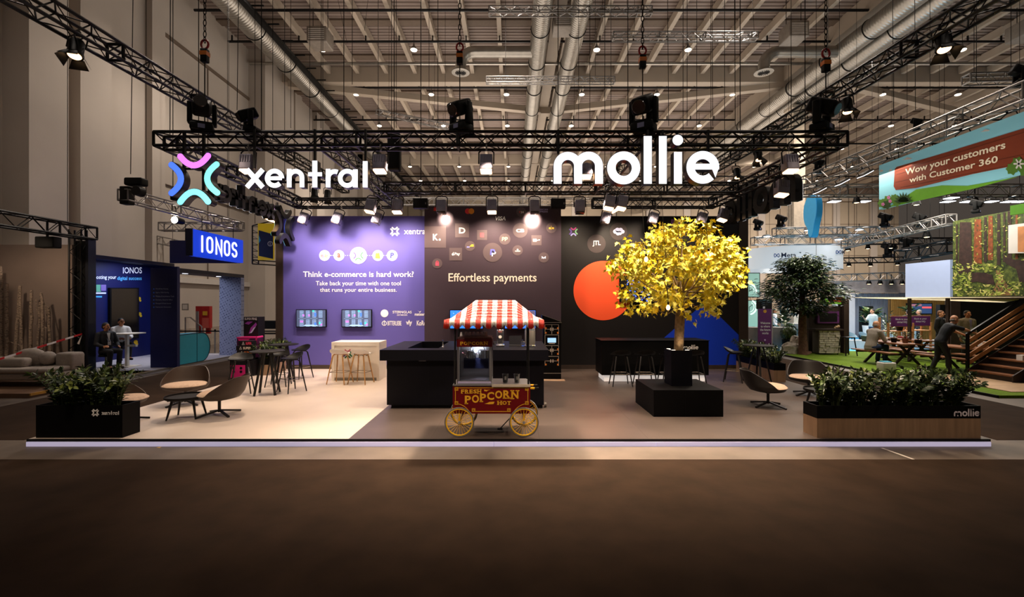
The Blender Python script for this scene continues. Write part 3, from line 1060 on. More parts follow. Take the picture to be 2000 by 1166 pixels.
g.stroke(arc(750.5, 631.5, 4.2, 0, 350, 16), 1.2, pl, 0.004)
g.stroke([(750.5, 626), (750.5, 636)], 1.2, pl, 0.004)
text_to(g, 'vly', pl, 793, 805, 637, 625, bold=0.03)
text_to(g, 'KoRo', pl, 814, 832, 636, 626, bold=0.03)
g.build('partner_logos', m_print, t)

# dark logo wall in the middle (stands proud)
t = thing('display_wall', 'dark plum display wall with payment logos and Effortless payments', 'display wall', (-0.55, YM, 0.1))
MB().box(-2.5, 1.40, YM, YM + 0.7, 0.1, 4.85).build('panel', m_plum, t)
MB().box(-2.5, 1.40, YM - 0.015, YM, 0.1, 0.22).build('skirting', m_base, t)
pl = front(YM - 0.003)
pl2 = front(YM - 0.006)
m_ghost = ink('#57494e')
tx = MB()
text_to(tx, 'Effortless payments', pl, 876, 1048, 555, 533.5, bold=0.010)
tx.build('headline', M('cream_print', '#f3e6da', 0.6, noise=0), t)


def icon(kind, u, v, r):
    g = MB()
    if kind == 'o':
        disc(g, pl, u, v, r, 0, 0.003)
    else:
        rect(g, pl, u - r, u + r, v + r, v - r, 0, 0.003)
    return g.build('icon_disc' if kind == 'o' else 'icon_tile', m_ghost, t)


def word(s, x0, x1, y0, y1, col, parent, bold=0.02, shear=0.0, p=None):
    g = MB()
    text_to(g, s, p or pl2, x0, x1, y0, y1, bold=bold, shear=shear)
    return g.build('wordmark', ink(col), parent)


q = icon('q', 850, 463, 21)
word('K', 845.5, 855.5, 469.5, 457, '#ffffff', q, 0.035)
g = MB()
disc(g, pl2, 858.8, 468, 1.9, 0, 0.004)
g.build('dot', ink('#ffffff'), q)
q = icon('q', 902.5, 450, 13.5)
word('D', 896.5, 909, 456, 444.5, '#f4e7e4', q, 0.03)
q = icon('q', 941.5, 459, 9.8)
g = MB()
rect(g, pl2, 938, 945.5, 463, 455, 0, 0.003)
g.build('mark', ink('#e8505a'), q)
q = icon('o', 986, 467, 11)
word('pp', 980, 991, 470.5, 463, '#f0e2a0', q, 0.02, 1)
q = icon('o', 1016, 450, 14.5)
word('CB', 1008, 1024, 453.8, 447, '#dff0e0', q, 0.05)
q = icon('o', 918, 480.5, 9.8)
g = MB()
g.stroke([(912.5, 482.5), (916.5, 482.5)], 2.2, pl2, 0.004)
g.build('mark', ink('#8a90e8'), q)
g = MB()
g.prism([pl2(917, 481.5, 0), pl2(921, 477.5, 0), pl2(925, 477.5, 0), pl2(925, 481.5, 0)], (0, -0.004, 0))
g.build('mark', ink('#f0c83c'), q)
q = icon('o', 962, 493, 18.8)
word('P', 957, 966.5, 498, 486.5, '#5f63c8', q, 0.04, 1)
word('P', 960, 968, 500.5, 491, '#dfe4ff', q, 0.03, 1)
q = icon('q', 890, 496.5, 12.4)
word('Pay', 888, 898.5, 500, 493, '#ffffff', q, 0.02)
g = MB()
disc(g, pl2, 884.7, 496.8, 2.3, 0, 0.004, 12)
g.stroke([(885, 494), (886, 492.8)], 0.9, pl2, 0.004)
g.build('mark', ink('#ffffff'), q)
q = icon('o', 854, 514.5, 9.8)
g = MB()
rect(g, pl2, 850.7, 857.3, 519, 512.5, 0, 0.003)
g.stroke(arc(854, 512, 2.2, 180, 360, 8), 1.0, pl2, 0.004)
g.build('mark', ink('#e8506c'), q)
q = icon('o', 1011, 489, 10)
g = MB()
g.stroke([(1006.5, 490.5), (1015.5, 490.5)], 1.4, pl2, 0.004)
disc(g, pl2, 1011, 487.5, 1.6, 0, 0.004, 10)
g.build('mark', ink('#ffffff'), q)
q = icon('q', 1047.8, 469.3, 9.9)
g = MB()
rect(g, pl2, 1041, 1048, 472, 466.5, 0, 0.003)
g.stroke([(1048, 469.3), (1054, 468.5)], 1.4, pl2, 0.004)
g.build('mark', ink('#ffffff'), q)
q = icon('o', 1062, 503, 10)
g = MB()
for s in (-1, 1):
    g.prism([pl2(1062, 503, 0), pl2(1062 + 4 * s, 500, 0), pl2(1062 + 4 * s, 505.5, 0)], (0, -0.004, 0))
disc(g, pl2, 1062, 504, 1.5, 0, 0.004, 10)
g.build('mark', ink('#d9ddff'), q)
q = icon('o', 1077, 445, 10)
g = MB()
rect(g, pl2, 1072, 1075.5, 447.5, 444, 0, 0.003)
rect(g, pl2, 1078, 1082, 447.5, 444, 0, 0.003)
rect(g, pl2, 1076.4, 1077, 449, 441, 0, 0.003)
g.build('mark', ink('#e8c84a'), q)
q = icon('o', 1018, 414, 9.5)
word('P', 1014, 1016.5, 416.5, 412.5, '#d05040', q, 0.01)
word('24', 1017, 1023, 416.5, 412.5, '#f0e8e4', q, 0.02)
g = MB()
rect(g, pl, 847, 853, 412, 406.5, 0, 0.003)
g.stroke(arc(850, 406.5, 2, 180, 360, 8), 1.0, pl, 0.004)
g.build('lock_mark', ink('#e0382c'), t)
for (u, h) in ((913.8, '#d83038'), (920.6, '#e89428')):
    g = MB()
    disc(g, pl if u < 915 else pl2, u, 412.5, 5.5, 0, 0.003)
    g.build('card_circle', ink(h), t)
word('VISA', 966, 987.5, 430.5, 422.5, '#ffffff', t, 0.02, 1.5)
word('billie', 865.5, 878.5, 425.5, 421, '#cfc0dc', t, 0.02)
word('AMERICAN', 1045.5, 1070, 410.8, 407.6, '#b8b0e8', t, 0.02)
word('EXPRESS', 1048, 1070, 415, 411.8, '#b8b0e8', t, 0.02)

# black wall on the right
t = thing('display_wall', 'black display wall with an orange disc and a blue triangle', 'display wall', (4.2, YB, 0.1))
MB().box(1.42, 6.84, YB, YB + 0.12, 0.1, 4.71).build('panel', m_blk, t)
MB().box(6.84, 7.12, YB - 0.02, YB + 0.3, 0.1, 4.71).build('end_panel', m_edge, t)
MB().box(1.42, 6.84, YB - 0.015, YB, 0.1, 0.22).build('skirting', m_base, t)
pl = front(YB - 0.003)
pl2 = front(YB - 0.006)
g = MB()
disc(g, pl, 1178, 567.5, 58, 0, 0.003, 64)
g.build('orange_disc', ink('#f2552a'), t)
g = MB()
g.prism([pl(1377, 590, 0), pl(1442.5, 654, 0), pl(1442.5, 713, 0), pl(1236, 713, 0)], (0, -0.003, 0))
g.build('blue_triangle', ink('#0638c8'), t)
mk = [MB() for _ in range(4)]
xmark(mk, pl, 0, 0.004, 2.6, 1120, 452.5, 0.16, 8)
for q, h in zip(mk, ('#c03c8c', '#6a4ab0', '#7cc08c', '#a8a8e8')):
    q.build('mark_arm', ink(h), t)
m_ghost = ink('#33292a')
q = icon('o', 1165, 476, 18)
word('JTL', 1157.5, 1173, 481.5, 470, '#f4f2ee', q, 0.02)
q = icon('o', 1208, 452, 17)
g = MB()
for (u, v, r) in ((1202, 452, 4.5), (1206, 449.5, 4.8), (1212, 449.5, 4.6), (1216, 452.5, 3.8), (1207, 455.5, 4.2), (1211, 455, 4.0)):
    disc(g, pl2, u, v, r, 0, 0.003 + 0.0002 * u % 1 * 0.001, 18)
g.build('cloud_mark', ink('#c4cdf4'), q)
q = icon('o', 1243, 492, 20)
g = MB()
g.stroke(arc(1242, 491, 7, 60, 330, 18), 3.2, pl2, 0.004)
g.stroke(arc(1245, 493, 2.4, 0, 350, 10), 1.4, pl2, 0.004)
g.build('mark', ink('#e6eaff'), q)
icon('o', 1277, 450, 13)
g = MB()
rect(g, pl, 1311, 1329, 437.5, 428.5, 0, 0.003)
g.prism([pl(1321, 437, 0), pl(1325, 437, 0), pl(1325.5, 440, 0)], (0, -0.003, 0))
q = g.build('label_tile', ink('#9a58b4'), t)
word('WOO', 1312.5, 1327.5, 436, 430, '#3a2448', q, 0.02)


# wall screens
def screen(label, px0, px1, py0, py1, Y, glowm, name='wall_screen', depth=0.06):
    p = front(Y)
    t = thing(name, label, 'screen', W((px0 + px1) / 2, (py0 + py1) / 2, Y))
    g = MB()
    rect(g, p, px0, px1, py1, py0, -depth, 0)
    g.build('bezel', m_black, t)
    g = MB()
    rect(g, p, px0 + 1.4, px1 - 1.4, py1 - 1.8, py0 + 1.4, 0, 0.003)
    s = g.build('display', glowm, t)
    g = MB()
    rect(g, p, (px0 + px1) / 2 - 6, (px0 + px1) / 2 + 6, py1 - 8, py0 + 8, -depth - 0.06, -depth)
    g.build('bracket', m_blackm, t)
    return t, s, p


m_scr = glow('screen_slate', '#4c5878', 0.42)
m_scrw = glow('screen_white', '#9fc4ee', 0.55)
m_scrp = glow('screen_pink', '#c07ce0', 0.5)
m_scrt = glow('screen_teal', '#45d8cc', 0.5)
m_scrb = glow('screen_blue', '#4a7ef0', 0.55)
for (x0, l) in ((578, 'left one of two screens showing drawn windows on the purple wall'), (667, 'right one of two screens showing drawn windows on the purple wall')):
    t, s, p = screen(l, x0, x0 + 59, 604.3, 639.5, YP - 0.09, m_scr)
    g = MB()
    for r_ in range(2):
        for k in range(4):
            u, v = x0 + 8 + k * 12.3, 607 + r_ * 17.5
            for i in range(4):
                g.stroke([(u + i * 2.1, v), (u + i * 2.1, v + 13)], 0.5, p, 0.005)
            for i in range(5):
                g.stroke([(u, v + i * 3.2), (u + 6.4, v + i * 3.2)], 0.5, p, 0.005)
    g.stroke([(x0 + 5, 622), (x0 + 42, 622)], 0.4, p, 0.005)
    g.prism([p(x0 + 14, 637, 0.005), p(x0 + 44, 637, 0.005), p(x0 + 40, 634, 0.005), p(x0 + 18, 634, 0.005)], (0, -0.001, 0))
    g.build('window_drawing', m_scrw, s)
    for (u, v, w, h, mm) in ((13, 614, 3.5, 4, m_scrp), (24, 614, 3.5, 4, m_scrp), (32, 606, 4, 3, m_scrt), (36, 611, 4, 7, m_scrb), (8, 626, 6.5, 4, m_scrp), (36, 630, 4, 5, m_scrb), (45, 629, 3.5, 4, m_scrt), (48, 632, 3.5, 4, m_scrp)):
        g = MB()
        rect(g, p, x0 + u, x0 + u + w, v + h, v, 0.005, 0.007)
        g.build('lit_pane', mm, s)
t, s, p = screen('blue wall screen on the dark wall, partly behind the awning left side', 878, 944, 605, 643, YM - 0.09, glow('screen_sky', '#2f7be6', 1.0))
g = MB()
for (u, v, r) in ((886, 612, 1.2), (891, 615, 0.9), (904, 611, 0.8), (893, 610, 0.6)):
    disc(g, p, u, v, r, 0.004, 0.006, 10)
g.build('light_dots', m_scrw, s)
t, s, p = screen('blue wall screen on the dark wall, partly behind the awning right side', 985, 1047, 605, 643, YM - 0.09, glow('screen_sky2', '#3a78f0', 1.0))
g = MB()
rect(g, p, 1034, 1045, 641, 607, 0.004, 0.006)
g.build('grey_sidebar', glow('screen_grey', '#5f5d78', 0.7), s)
g = MB()
rect(g, p, 1030, 1035, 609, 606.5, 0.006, 0.008)
g.build('pink_tab', m_scrp, s)
t, s, p = screen('wall screen behind the yellow tree glowing blue between the leaves', 1210, 1276, 538, 590, YB - 0.09, m_black)
g = MB()
rr = random.Random(3)
for k in range(70):
    u, v = rr.uniform(1222, 1268), rr.uniform(542, 586)
    rect(g, p, u, u + rr.uniform(1, 5), v + rr.uniform(1, 4), v, 0.004, 0.006 + k * 1e-5)
g.build('blue_pattern', glow('screen_blue2', '#3a66f0', 1.1), s)
# ================================================================ furniture on the stand
ZF = 0.1
m_stool = M('black_shell', '#0c0a09', 0.45, noise=0.06, spec=0.2)
m_leg = M('black_stained_wood', '#141110', 0.45, noise=0.15, scale=12)
m_oak = M('oak', '#b98a52', 0.5, noise=0.2, scale=14)
m_wshell = M('white_shell', '#f4f0ea', 0.4, noise=0.02)
m_foot = M('steel_footrest', '#b5aca2', 0.25, metal=0.9, noise=0.03)
m_tan = M('tan_fabric', '#b39a86', 0.9, noise=0.12, scale=30, bump=0.1)
m_taupe = M('taupe_shell', '#40342d', 0.5, noise=0.06)
m_dshell = M('dark_shell', '#211d1b', 0.5, noise=0.06)
m_top = M('dark_laminate', '#151211', 0.6, noise=0.08, spec=0.2)
m_navy = M('navy_black', '#06060e', 0.5, noise=0.06, spec=0.15)
m_dcount = M('black_counter', '#040405', 0.55, noise=0.08, spec=0.12)
m_cream = M('cream_counter', '#e6dccf', 0.45, noise=0.03)


def polar(mb, fn, nr, na):
    """surface fn(r, a) as a closed skin with a top (0) and an underside (1)"""
    vs, fs = [], []
    for s in (0, 1):
        for i in range(nr + 1):
            for k in range(na):
                vs.append(fn(i / nr, 2 * PI * k / na, s))
    N = (nr + 1) * na
    for s in (0, 1):
        for i in range(nr):
            for k in range(na):
                f = (s * N + i * na + k, s * N + i * na + (k + 1) % na, s * N + (i + 1) * na + (k + 1) % na, s * N + (i + 1) * na + k)
                fs.append(f if s == 0 else f[::-1])
    for k in range(na):
        fs.append((nr * na + k, nr * na + (k + 1) % na, N + nr * na + (k + 1) % na, N + nr * na + k))
    return mb.add(vs, fs)


def make_stool(shell, leg, name='bar_stool'):
    t = thing(name, 'stool', 'bar stool', (0, 0, 0))

    def f(r, a, s):
        r = max(r, 0.02)
        sn = max(0, math.sin(a))
        z = 0.735 + 0.02 * r * r + 0.125 * sn * r ** 3.5
        return (0.245 * r * math.cos(a), 0.21 * r * math.sin(a) + 0.02 * sn * r ** 3, z - s * 0.016)
    polar(MB(), f, 7, 32).build('seat', shell, t, recalc=True)
    fr = MB()
    for s in (-1, 1):
        fr.path([(s * 0.13, -0.11, 0.69), (s * 0.12, -0.06, 0.718), (s * 0.12, 0.06, 0.718), (s * 0.13, 0.11, 0.69)], 0.014, 6)
    fr.bar((-0.12, 0, 0.716), (0.12, 0, 0.716), 0.03, 0.012)
    fr.build('seat_frame', leg, t)
    for sx in (-1, 1):
        for sy in (-1, 1):
            MB().path([(sx * 0.235, sy * 0.215, 0), (sx * 0.135, sy * 0.115, 0.66), (sx * 0.125, sy * 0.10, 0.70)], [0.013, 0.018, 0.016], 8).build('leg', leg, t)
    k = 0.235 - 0.1 * 0.29 / 0.66
    q = 0.215 - 0.1 * 0.29 / 0.66
    MB().path([(-k, -q, 0.29), (k, -q, 0.29), (k, q, 0.29), (-k, q, 0.29)], 0.007, 6, True).build('footrest', m_foot, t)
    return t


st_b = make_stool(m_stool, m_leg)
used = []
for (x, y, rz, l) in ((-6.02, 10.1, 20, 'black bar stool on the pale floor behind a lounge chair, at the front table'),
                      (-4.96, 10.25, -35, 'black bar stool right of the front high table'),
                      (-5.62, 10.95, 10, 'black bar stool half hidden behind the front high table'),
                      (-5.62, 12.1, -30, 'black bar stool right of the rear high table, near the purple wall'),
                      (2.63, 11.02, 180, 'black bar stool at the black counter, first from its left end'),
                      (3.22, 11.02, 180, 'black bar stool at the black counter, second from its left end'),
                      (3.81, 11.02, 180, 'black bar stool at the black counter, third and half behind the tree pot'),
                      (4.40, 11.02, 180, 'black bar stool at the black counter, just right of the tree pot'),
                      (5.62, 11.55, 60, 'black bar stool before the blue triangle, beside the right high table')):
    place(st_b, used, (x, y, ZF), R_(rz), l)
st_w = make_stool(m_wshell, m_oak)
used = []
for (x, rz, l) in ((-4.26, 170, 'white bar stool with oak legs, left one at the white counter'), (-3.74, 168, 'white bar stool with oak legs, right one at the white counter')):
    place(st_w, used, (x, 11.28, ZF), R_(rz), l)

t = thing('high_table', 'table', 'high table', (0, 0, 0))
MB().lathe([(0.33, 0.925), (0.352, 0.932), (0.352, 0.945), (0.345, 0.948)], (0, 0, 0), 40).build('top', m_top, t)
MB().lathe([(0.12, 0.90), (0.13, 0.925)], (0, 0, 0), 16).build('hub', m_leg, t)
for k in range(4):
    a = PI / 4 + k * PI / 2 + 0.25
    MB().bar((0.29 * math.cos(a), 0.29 * math.sin(a), 0), (0.1 * math.cos(a), 0.1 * math.sin(a), 0.92), 0.042, 0.03).build('leg', m_leg, t)
used = []
for (x, y, rz, l) in ((-5.35, 9.95, 0, 'round dark high table in front on the pale floor'), (-5.8, 11.56, 0.4, 'round dark high table at the back, before the left planter'),
                      (6.12, 11.3, 0.2, 'round dark high table before the long planter on the right')):
    place(t, used, (x, y, ZF), rz, l)


def make_lounge(shell, pad):
    t = thing('lounge_chair', 'chair', 'lounge chair', (0, 0, 0))

    def f(r, a, s):
        sn = math.sin(a)
        h = max(0.0, min(1.0, (sn + 0.28) / 1.02))
        hr = 0.38 + 0.32 * h
        if r < 0.4:
            q = r / 0.4
            rad, z = 0.36 * q, 0.265 + 0.055 * q * q
        else:
            q = (r - 0.4) / 0.6
            z = 0.32 + (hr - 0.32) * q
            rad = 0.36 + 0.05 * min(1, (z - 0.32) / 0.08)
        lean = max(0, z - 0.36)
        x = rad * math.cos(a) * (1 - 0.22 * lean)
        y = (rad * (0.92 if sn > 0 else 0.80)) * sn + (0.36 * lean * max(0, sn))
        k = 1 - 0.02 * s
        return (x * (1 - 0.035 * s), y * (1 - 0.035 * s), z + (0.016 * s if r < 0.95 else 0))
    polar(MB(), f, 18, 48).build('shell', shell, t)
    c = MB()

    def g(r, a, s):
        e = max(0, r - 0.85) / 0.15
        y = (0.33 if math.sin(a) > 0 else 0.325) * math.sin(a)
        return (0.385 * r * math.cos(a), y * r, (0.415 + 0.015 * (1 - r * r) - 0.03 * e * e) if s == 0 else 0.375)
    polar(c, g, 8, 40).build('seat_cushion', pad, t)
    MB().tube((0, 0, 0.05), (0, 0, 0.27), 0.026, 12).lathe([(0.05, 0.25), (0.13, 0.285)], (0, 0, 0), 16).build('post', m_leg, t)
    for k in range(4):
        a = PI / 4 + k * PI / 2
        MB().bar((0, 0, 0.085), (0.36 * math.cos(a), 0.36 * math.sin(a), 0.014), 0.034, 0.028).build('foot', m_leg, t)
    return t


lc_t = make_lounge(m_taupe, m_tan)
used = []
for (x, y, rz, l) in ((-6.42, 8.95, 22, 'taupe lounge chair behind the round coffee table, facing the front'),
                      (-5.22, 8.12, -80, 'taupe lounge chair seen from its side, right of the coffee table'),
                      (-6.52, 7.62, 88, 'taupe lounge chair half hidden behind the black front planter')):
    place(lc_t, used, (x, y, ZF), R_(rz), l)
lc_d = make_lounge(m_dshell, m_tan)
used = []
for (x, y, rz, l) in ((4.95, 8.8, 72, 'dark lounge chair with pale seat turned to the right, beside the tree plinth'),
                      (6.42, 9.85, -26, 'dark lounge chair with pale seat facing the front, before the right planter')):
    place(lc_d, used, (x, y, ZF), R_(rz), l)

t = thing('coffee_table', 'table', 'coffee table', (0, 0, 0))
MB().lathe([(0.30, 0.335), (0.325, 0.345), (0.328, 0.385), (0.318, 0.385), (0.314, 0.358), (0.02, 0.356)], (0, 0, 0), 44).build('tray_top', m_top, t)
MB().bar((-0.2, -0.2, 0.325), (0.2, 0.2, 0.325), 0.03, 0.025).bar((-0.2, 0.2, 0.325), (0.2, -0.2, 0.325), 0.03, 0.025).build('cross_frame', m_leg, t)
for k in range(4):
    a = PI / 4 + k * PI / 2 + 0.15
    MB().path([(0.31 * math.cos(a), 0.31 * math.sin(a), 0), (0.22 * math.cos(a), 0.22 * math.sin(a), 0.335)], [0.014, 0.024], 8).build('leg', m_leg, t)
used = []
place(t, used, (-5.68, 7.95, ZF), 0.1, 'round black tray coffee table between the taupe lounge chairs')
place(t, used, (5.85, 8.55, ZF), 0.4, 'black tray coffee table mostly hidden behind the long wood planter')

# ---- white counter with a framed front
x0, x1, y0, y1, zt = -4.61, -3.39, 11.62, 12.3, 1.09
t = thing('counter', 'white counter standing before the purple wall', 'counter', (-4, y0, ZF))
b = MB().box(x0, x1, y0, y1, zt - 0.09, zt).box(x0, x0 + 0.07, y0, y1, ZF, zt - 0.09).box(x1 - 0.07, x1, y0, y1, ZF, zt - 0.09)
b.build('frame', m_cream, t)
MB().box(x0 + 0.07, x1 - 0.07, y0 + 0.03, y0 + 0.08, ZF + 0.08, zt - 0.09).build('front_panel', m_cream, t)
MB().box(x0 + 0.07, x1 - 0.07, y0 + 0.05, y0 + 0.08, ZF, ZF + 0.08).build('plinth', M('plinth_grey', '#8d8578', 0.5), t)
p = front(y0 + 0.027)
mk = [MB() for _ in range(4)]
xmark(mk, p, 0, 0.003, 2.8, 679, 691, 0.17, 8)
for q, h in zip(mk, ('#b05a6c', '#4a3a70', '#1d6a3c', '#1f5c3f')):
    q.build('logo_arm', ink(h), t)
q = MB()
text_to(q, 'xentral', p, 690, 720, 695, 687, bold=0.01)
q.build('lettering', ink('#2a3a3a'), t)

# ---- bar counter in the middle
X0, X1, Y0, Y1, ZT0, ZT1 = -2.46, 0.68, 8.46, 10.4, 1.02, 1.22
t = thing('bar_counter', 'long navy black bar counter behind the popcorn cart', 'bar counter', (-0.9, 8.6, ZF))
b = MB()
cx0, cx1, cy0, cy1 = -2.02, -1.42, 8.8, 10.28
b.box(X0, cx0, Y0, Y1, ZT0, ZT1).box(cx1, X1, Y0, Y1, ZT0, ZT1).box(cx0, cx1, Y0, cy0, ZT0, ZT1).box(cx0, cx1, cy1, Y1, ZT0, ZT1)
b.build('worktop', m_navy, t)
bx0, bx1, by0 = -2.36, 0.60, 8.58
MB().box(bx0, bx1, by0, by0 + 0.05, ZF + 0.07, ZT0).build('front_panel', m_navy, t)
for (a, c) in ((bx0, bx0 + 0.05), (bx1 - 0.05, bx1)):
    MB().box(a, c, by0 + 0.05, Y1 - 0.08, ZF + 0.07, ZT0).build('side_panel', m_navy, t)
MB().box(bx0 + 0.05, bx1 - 0.05, Y1 - 0.13, Y1 - 0.08, ZF + 0.07, ZT0).build('back_panel', m_navy, t)
MB().box(cx0, cx1, by0 + 0.05, Y1 - 0.13, 0.72, 0.75).build('inner_shelf', m_navy, t)
MB().box(bx0 + 0.07, bx1 - 0.02, by0 + 0.06, Y1 - 0.15, ZF, ZF + 0.07).build('plinth', m_black, t)
MB().box(-1.58, -1.573, by0 - 0.002, by0, ZF + 0.07, ZT0).build('panel_seam', m_black, t)
MB().tube((0.62, 8.72, ZF + 0.05), (0.66, 8.72, ZF + 0.05), 0.045, 12).build('castor', M('castor_grey', '#77716b', 0.4), t)
MB().bar((-1.75, 8.56, 1.005), (-1.62, 8.56, 1.005), 0.02, 0.012).build('handle', m_alu, t)
# things on the bar
zt = ZT1
t = thing('water_tap', 'small chrome tap at the edge of the counter recess', 'tap', (-1.36, 8.95, zt))
MB().lathe([(0.022, 0), (0.018, 0.02), (0.012, 0.03), (0.012, 0.12), (0.0, 0.125)], (-1.36, 8.95, zt), 12).build('column', m_chrome, t)
MB().path([(-1.36, 8.95, zt + 0.11), (-1.36, 8.93, zt + 0.14), (-1.36, 8.87, zt + 0.13)], 0.009, 6).build('spout', m_chrome, t)
x, y = -0.235, 9.1
t = thing('coffee_grinder', 'chrome coffee grinder with a glass hopper standing on the bar', 'coffee grinder', (x, y, zt))
MB().rbox(x - 0.085, x + 0.085, y - 0.1, y + 0.12, zt, zt + 0.05, 0.02).build('base', m_chrome, t)
MB().rbox(x - 0.07, x + 0.07, y - 0.07, y + 0.09, zt + 0.05, zt + 0.35, 0.03).build('body', m_chrome, t)
MB().lathe([(0.05, 0.35), (0.055, 0.37), (0.05, 0.39)], (x, y, zt), 16).build('collar', m_black, t)
m_glass = M('clear_glass', '#e8eef4', 0.03, noise=0, trans=0.9, spec=0.5)
MB().lathe([(0.04, 0.39), (0.055, 0.43), (0.095, 0.5), (0.095, 0.51), (0.085, 0.51), (0.05, 0.44), (0.035, 0.395)], (x, y, zt), 18).build('hopper', m_glass, t)
MB().lathe([(0.03, -0.004), (0.032, 0), (0.0, 0.002)], (x, y - 0.072, zt + 0.2), 16, 'y').build('emblem', m_white, t)
MB().path([(x - 0.09, y - 0.05, zt + 0.09), (x - 0.12, y - 0.08, zt + 0.05), (x - 0.14, y - 0.1, zt + 0.1)], 0.012, 6).build('portafilter_handle', m_black, t)
x, y = 0.36, 9.1
t = thing('drink_dispenser', 'steel and glass drink dispenser with tap at the right end of the bar', 'drink dispenser', (x, y, zt))
MB().lathe([(0.115, 0.0), (0.12, 0.02), (0.11, 0.04)], (x, y, zt), 22).build('stand', m_chrome, t)
MB().lathe([(0.1, 0.04), (0.105, 0.07), (0.105, 0.31), (0.1, 0.33)], (x, y, zt), 22).build('tank', m_galv, t)
MB().lathe([(0.105, 0.33), (0.1, 0.36), (0.07, 0.42), (0.045, 0.47), (0.02, 0.49)], (x, y, zt), 22).build('lid', m_glass, t)
MB().path([(x - 0.1, y - 0.03, zt + 0.1), (x - 0.17, y - 0.06, zt + 0.1), (x - 0.17, y - 0.06, zt + 0.05)], 0.014, 8).bar((x - 0.15, y - 0.05, zt + 0.14), (x - 0.15, y - 0.05, zt + 0.1), 0.02).build('tap', m_chrome, t)
MB().box(x - 0.25, x - 0.12, y - 0.1, y - 0.01, zt, zt + 0.02).build('drip_tray', m_chrome, t)
t = thing('laptop', 'slim dark laptop lying open on the bar beside the dispenser', 'laptop', (0.08, 9.3, zt))
MB().rbox(-0.06, 0.2, 9.2, 9.4, zt, zt + 0.016, 0.006).build('keyboard_base', m_blackm, t)
MB().prism([(-0.06, 9.4, zt + 0.016), (0.2, 9.4, zt + 0.016), (0.2, 9.46, zt + 0.19), (-0.06, 9.46, zt + 0.19)], (0, 0.008, 0)).build('lid', m_navy, t)

# ---- locker tower with a pent roof
Y = 11.9
p = front(Y)
t = thing('locker_tower', 'narrow black locker tower with pale outlined boxes and slanted roof', 'locker tower', W(1079, 740, Y))
g = MB()
rect(g, p, 1061.5, 1096, 740, 630, -0.35, 0)
g.build('body', m_dcount, t)
g = MB()
g.prism([p(1058, 629.5, 0.03), p(1097, 629.5, 0.03), p(1097, 627.5, 0.03), p(1059, 614.8, 0.03)], (0, 0.4, 0))
g.build('roof', m_dcount, t)
g = MB()
g.stroke([(1059, 615), (1095.5, 627.8)], 0.9, p, 0.034)
g.stroke([(1061, 629.8), (1096, 629.8)], 1.2, p, 0.034)
g.build('roof_trim', m_alu, t)
m_out = M('pale_outline', '#b9ada4', 0.5, noise=0)
for (v0, v1) in ((634, 652), (654, 673), (675, 693), (696, 714)):
    g = MB()
    L = [[(1064.5, v0), (1091, v0)], [(1091, v0), (1091, v1)], [(1064.5, v1), (1064.5, v0)]]
    if v0 != 654:
        L += [[(1064.5, (v0 + v1) / 2), (1091, (v0 + v1) / 2)]]
        if v0 != 696:
            L += [[(1077.7, v0), (1077.7, v1)]]
    for s in L:
        g.stroke(s, 0.8, p, 0.006)
    q = g.build('compartment', m_out, t)
    if v0 == 654:
        g = MB()
        rect(g, p, 1069.5, 1086, 669, 660, 0, 0.006)
        g.build('screen', glow('locker_screen', '#8fb8e0', 1.0), q)
        g = MB()
        rect(g, p, 1072, 1084, 671.5, 670, 0, 0.006)
        g.build('caption', m_out, q)
    else:
        for (u, v) in ((1066.3, v0 + 7), (1089.3, v0 + 7), (1066.3, v1 - 2), (1089.3, v1 - 2)):
            g = MB()
            rect(g, p, u - 1.3, u + 1.3, v + 1.7, v - 1.7, 0, 0.01)
            g.build('orange_lock', m_orange, q)
        g = MB()
        for u in (1075.5, 1079.9):
            rect(g, p, u - 1, u + 1, (v0 + v1) / 2 + 3, (v0 + v1) / 2 - 3, 0, 0.008)
        g.build('hinge', m_out, q)
g = MB()
g.stroke([(1061.5, 729), (1096, 729)], 0.6, p, 0.004)
g.build('plinth_line', m_out, t)
o = MB().box(0.74, 1.36, 11.6, 11.88, 0.1005, 0.104).build('floor_plate', M('tan_plate', '#a88b72', 0.6))
tag(o, 'thin tan floor plate under the locker tower', 'floor plate')

# ---- black counter on the right with a lit plinth
t = thing('bar_counter', 'black counter with white lettering and lit plinth before the black wall', 'bar counter', (3.6, 11.5, ZF))
MB().box(2.27, 4.97, 11.5, 12.35, 0.265, 1.13).build('body', m_dcount, t)
MB().box(2.25, 4.99, 11.48, 12.37, 1.13, 1.145).build('worktop', m_dcount, t)
MB().box(2.34, 4.9, 11.56, 12.3, ZF, 0.262).build('lit_plinth', glow('plinth_glow', '#d9cfc8', 0.55, True), t)
p = front(11.497)
kq = 29.5 / 322
off = lambda u, v, d: p(1334.5 + (u - 1082) * kq, 682.3 + (v - 360) * kq, d)
g = MB()
for sh in MOLLIE:
    for (kind, a, kw) in sh:
        if kind == 's':
            g.stroke(a, kw['w'], off, 0.006, kw['closed'], kw['cap'])
        else:
            disc(g, off, a[0], a[1], kw['r'], 0, 0.006, 14)
g.build('lettering', m_print, t)
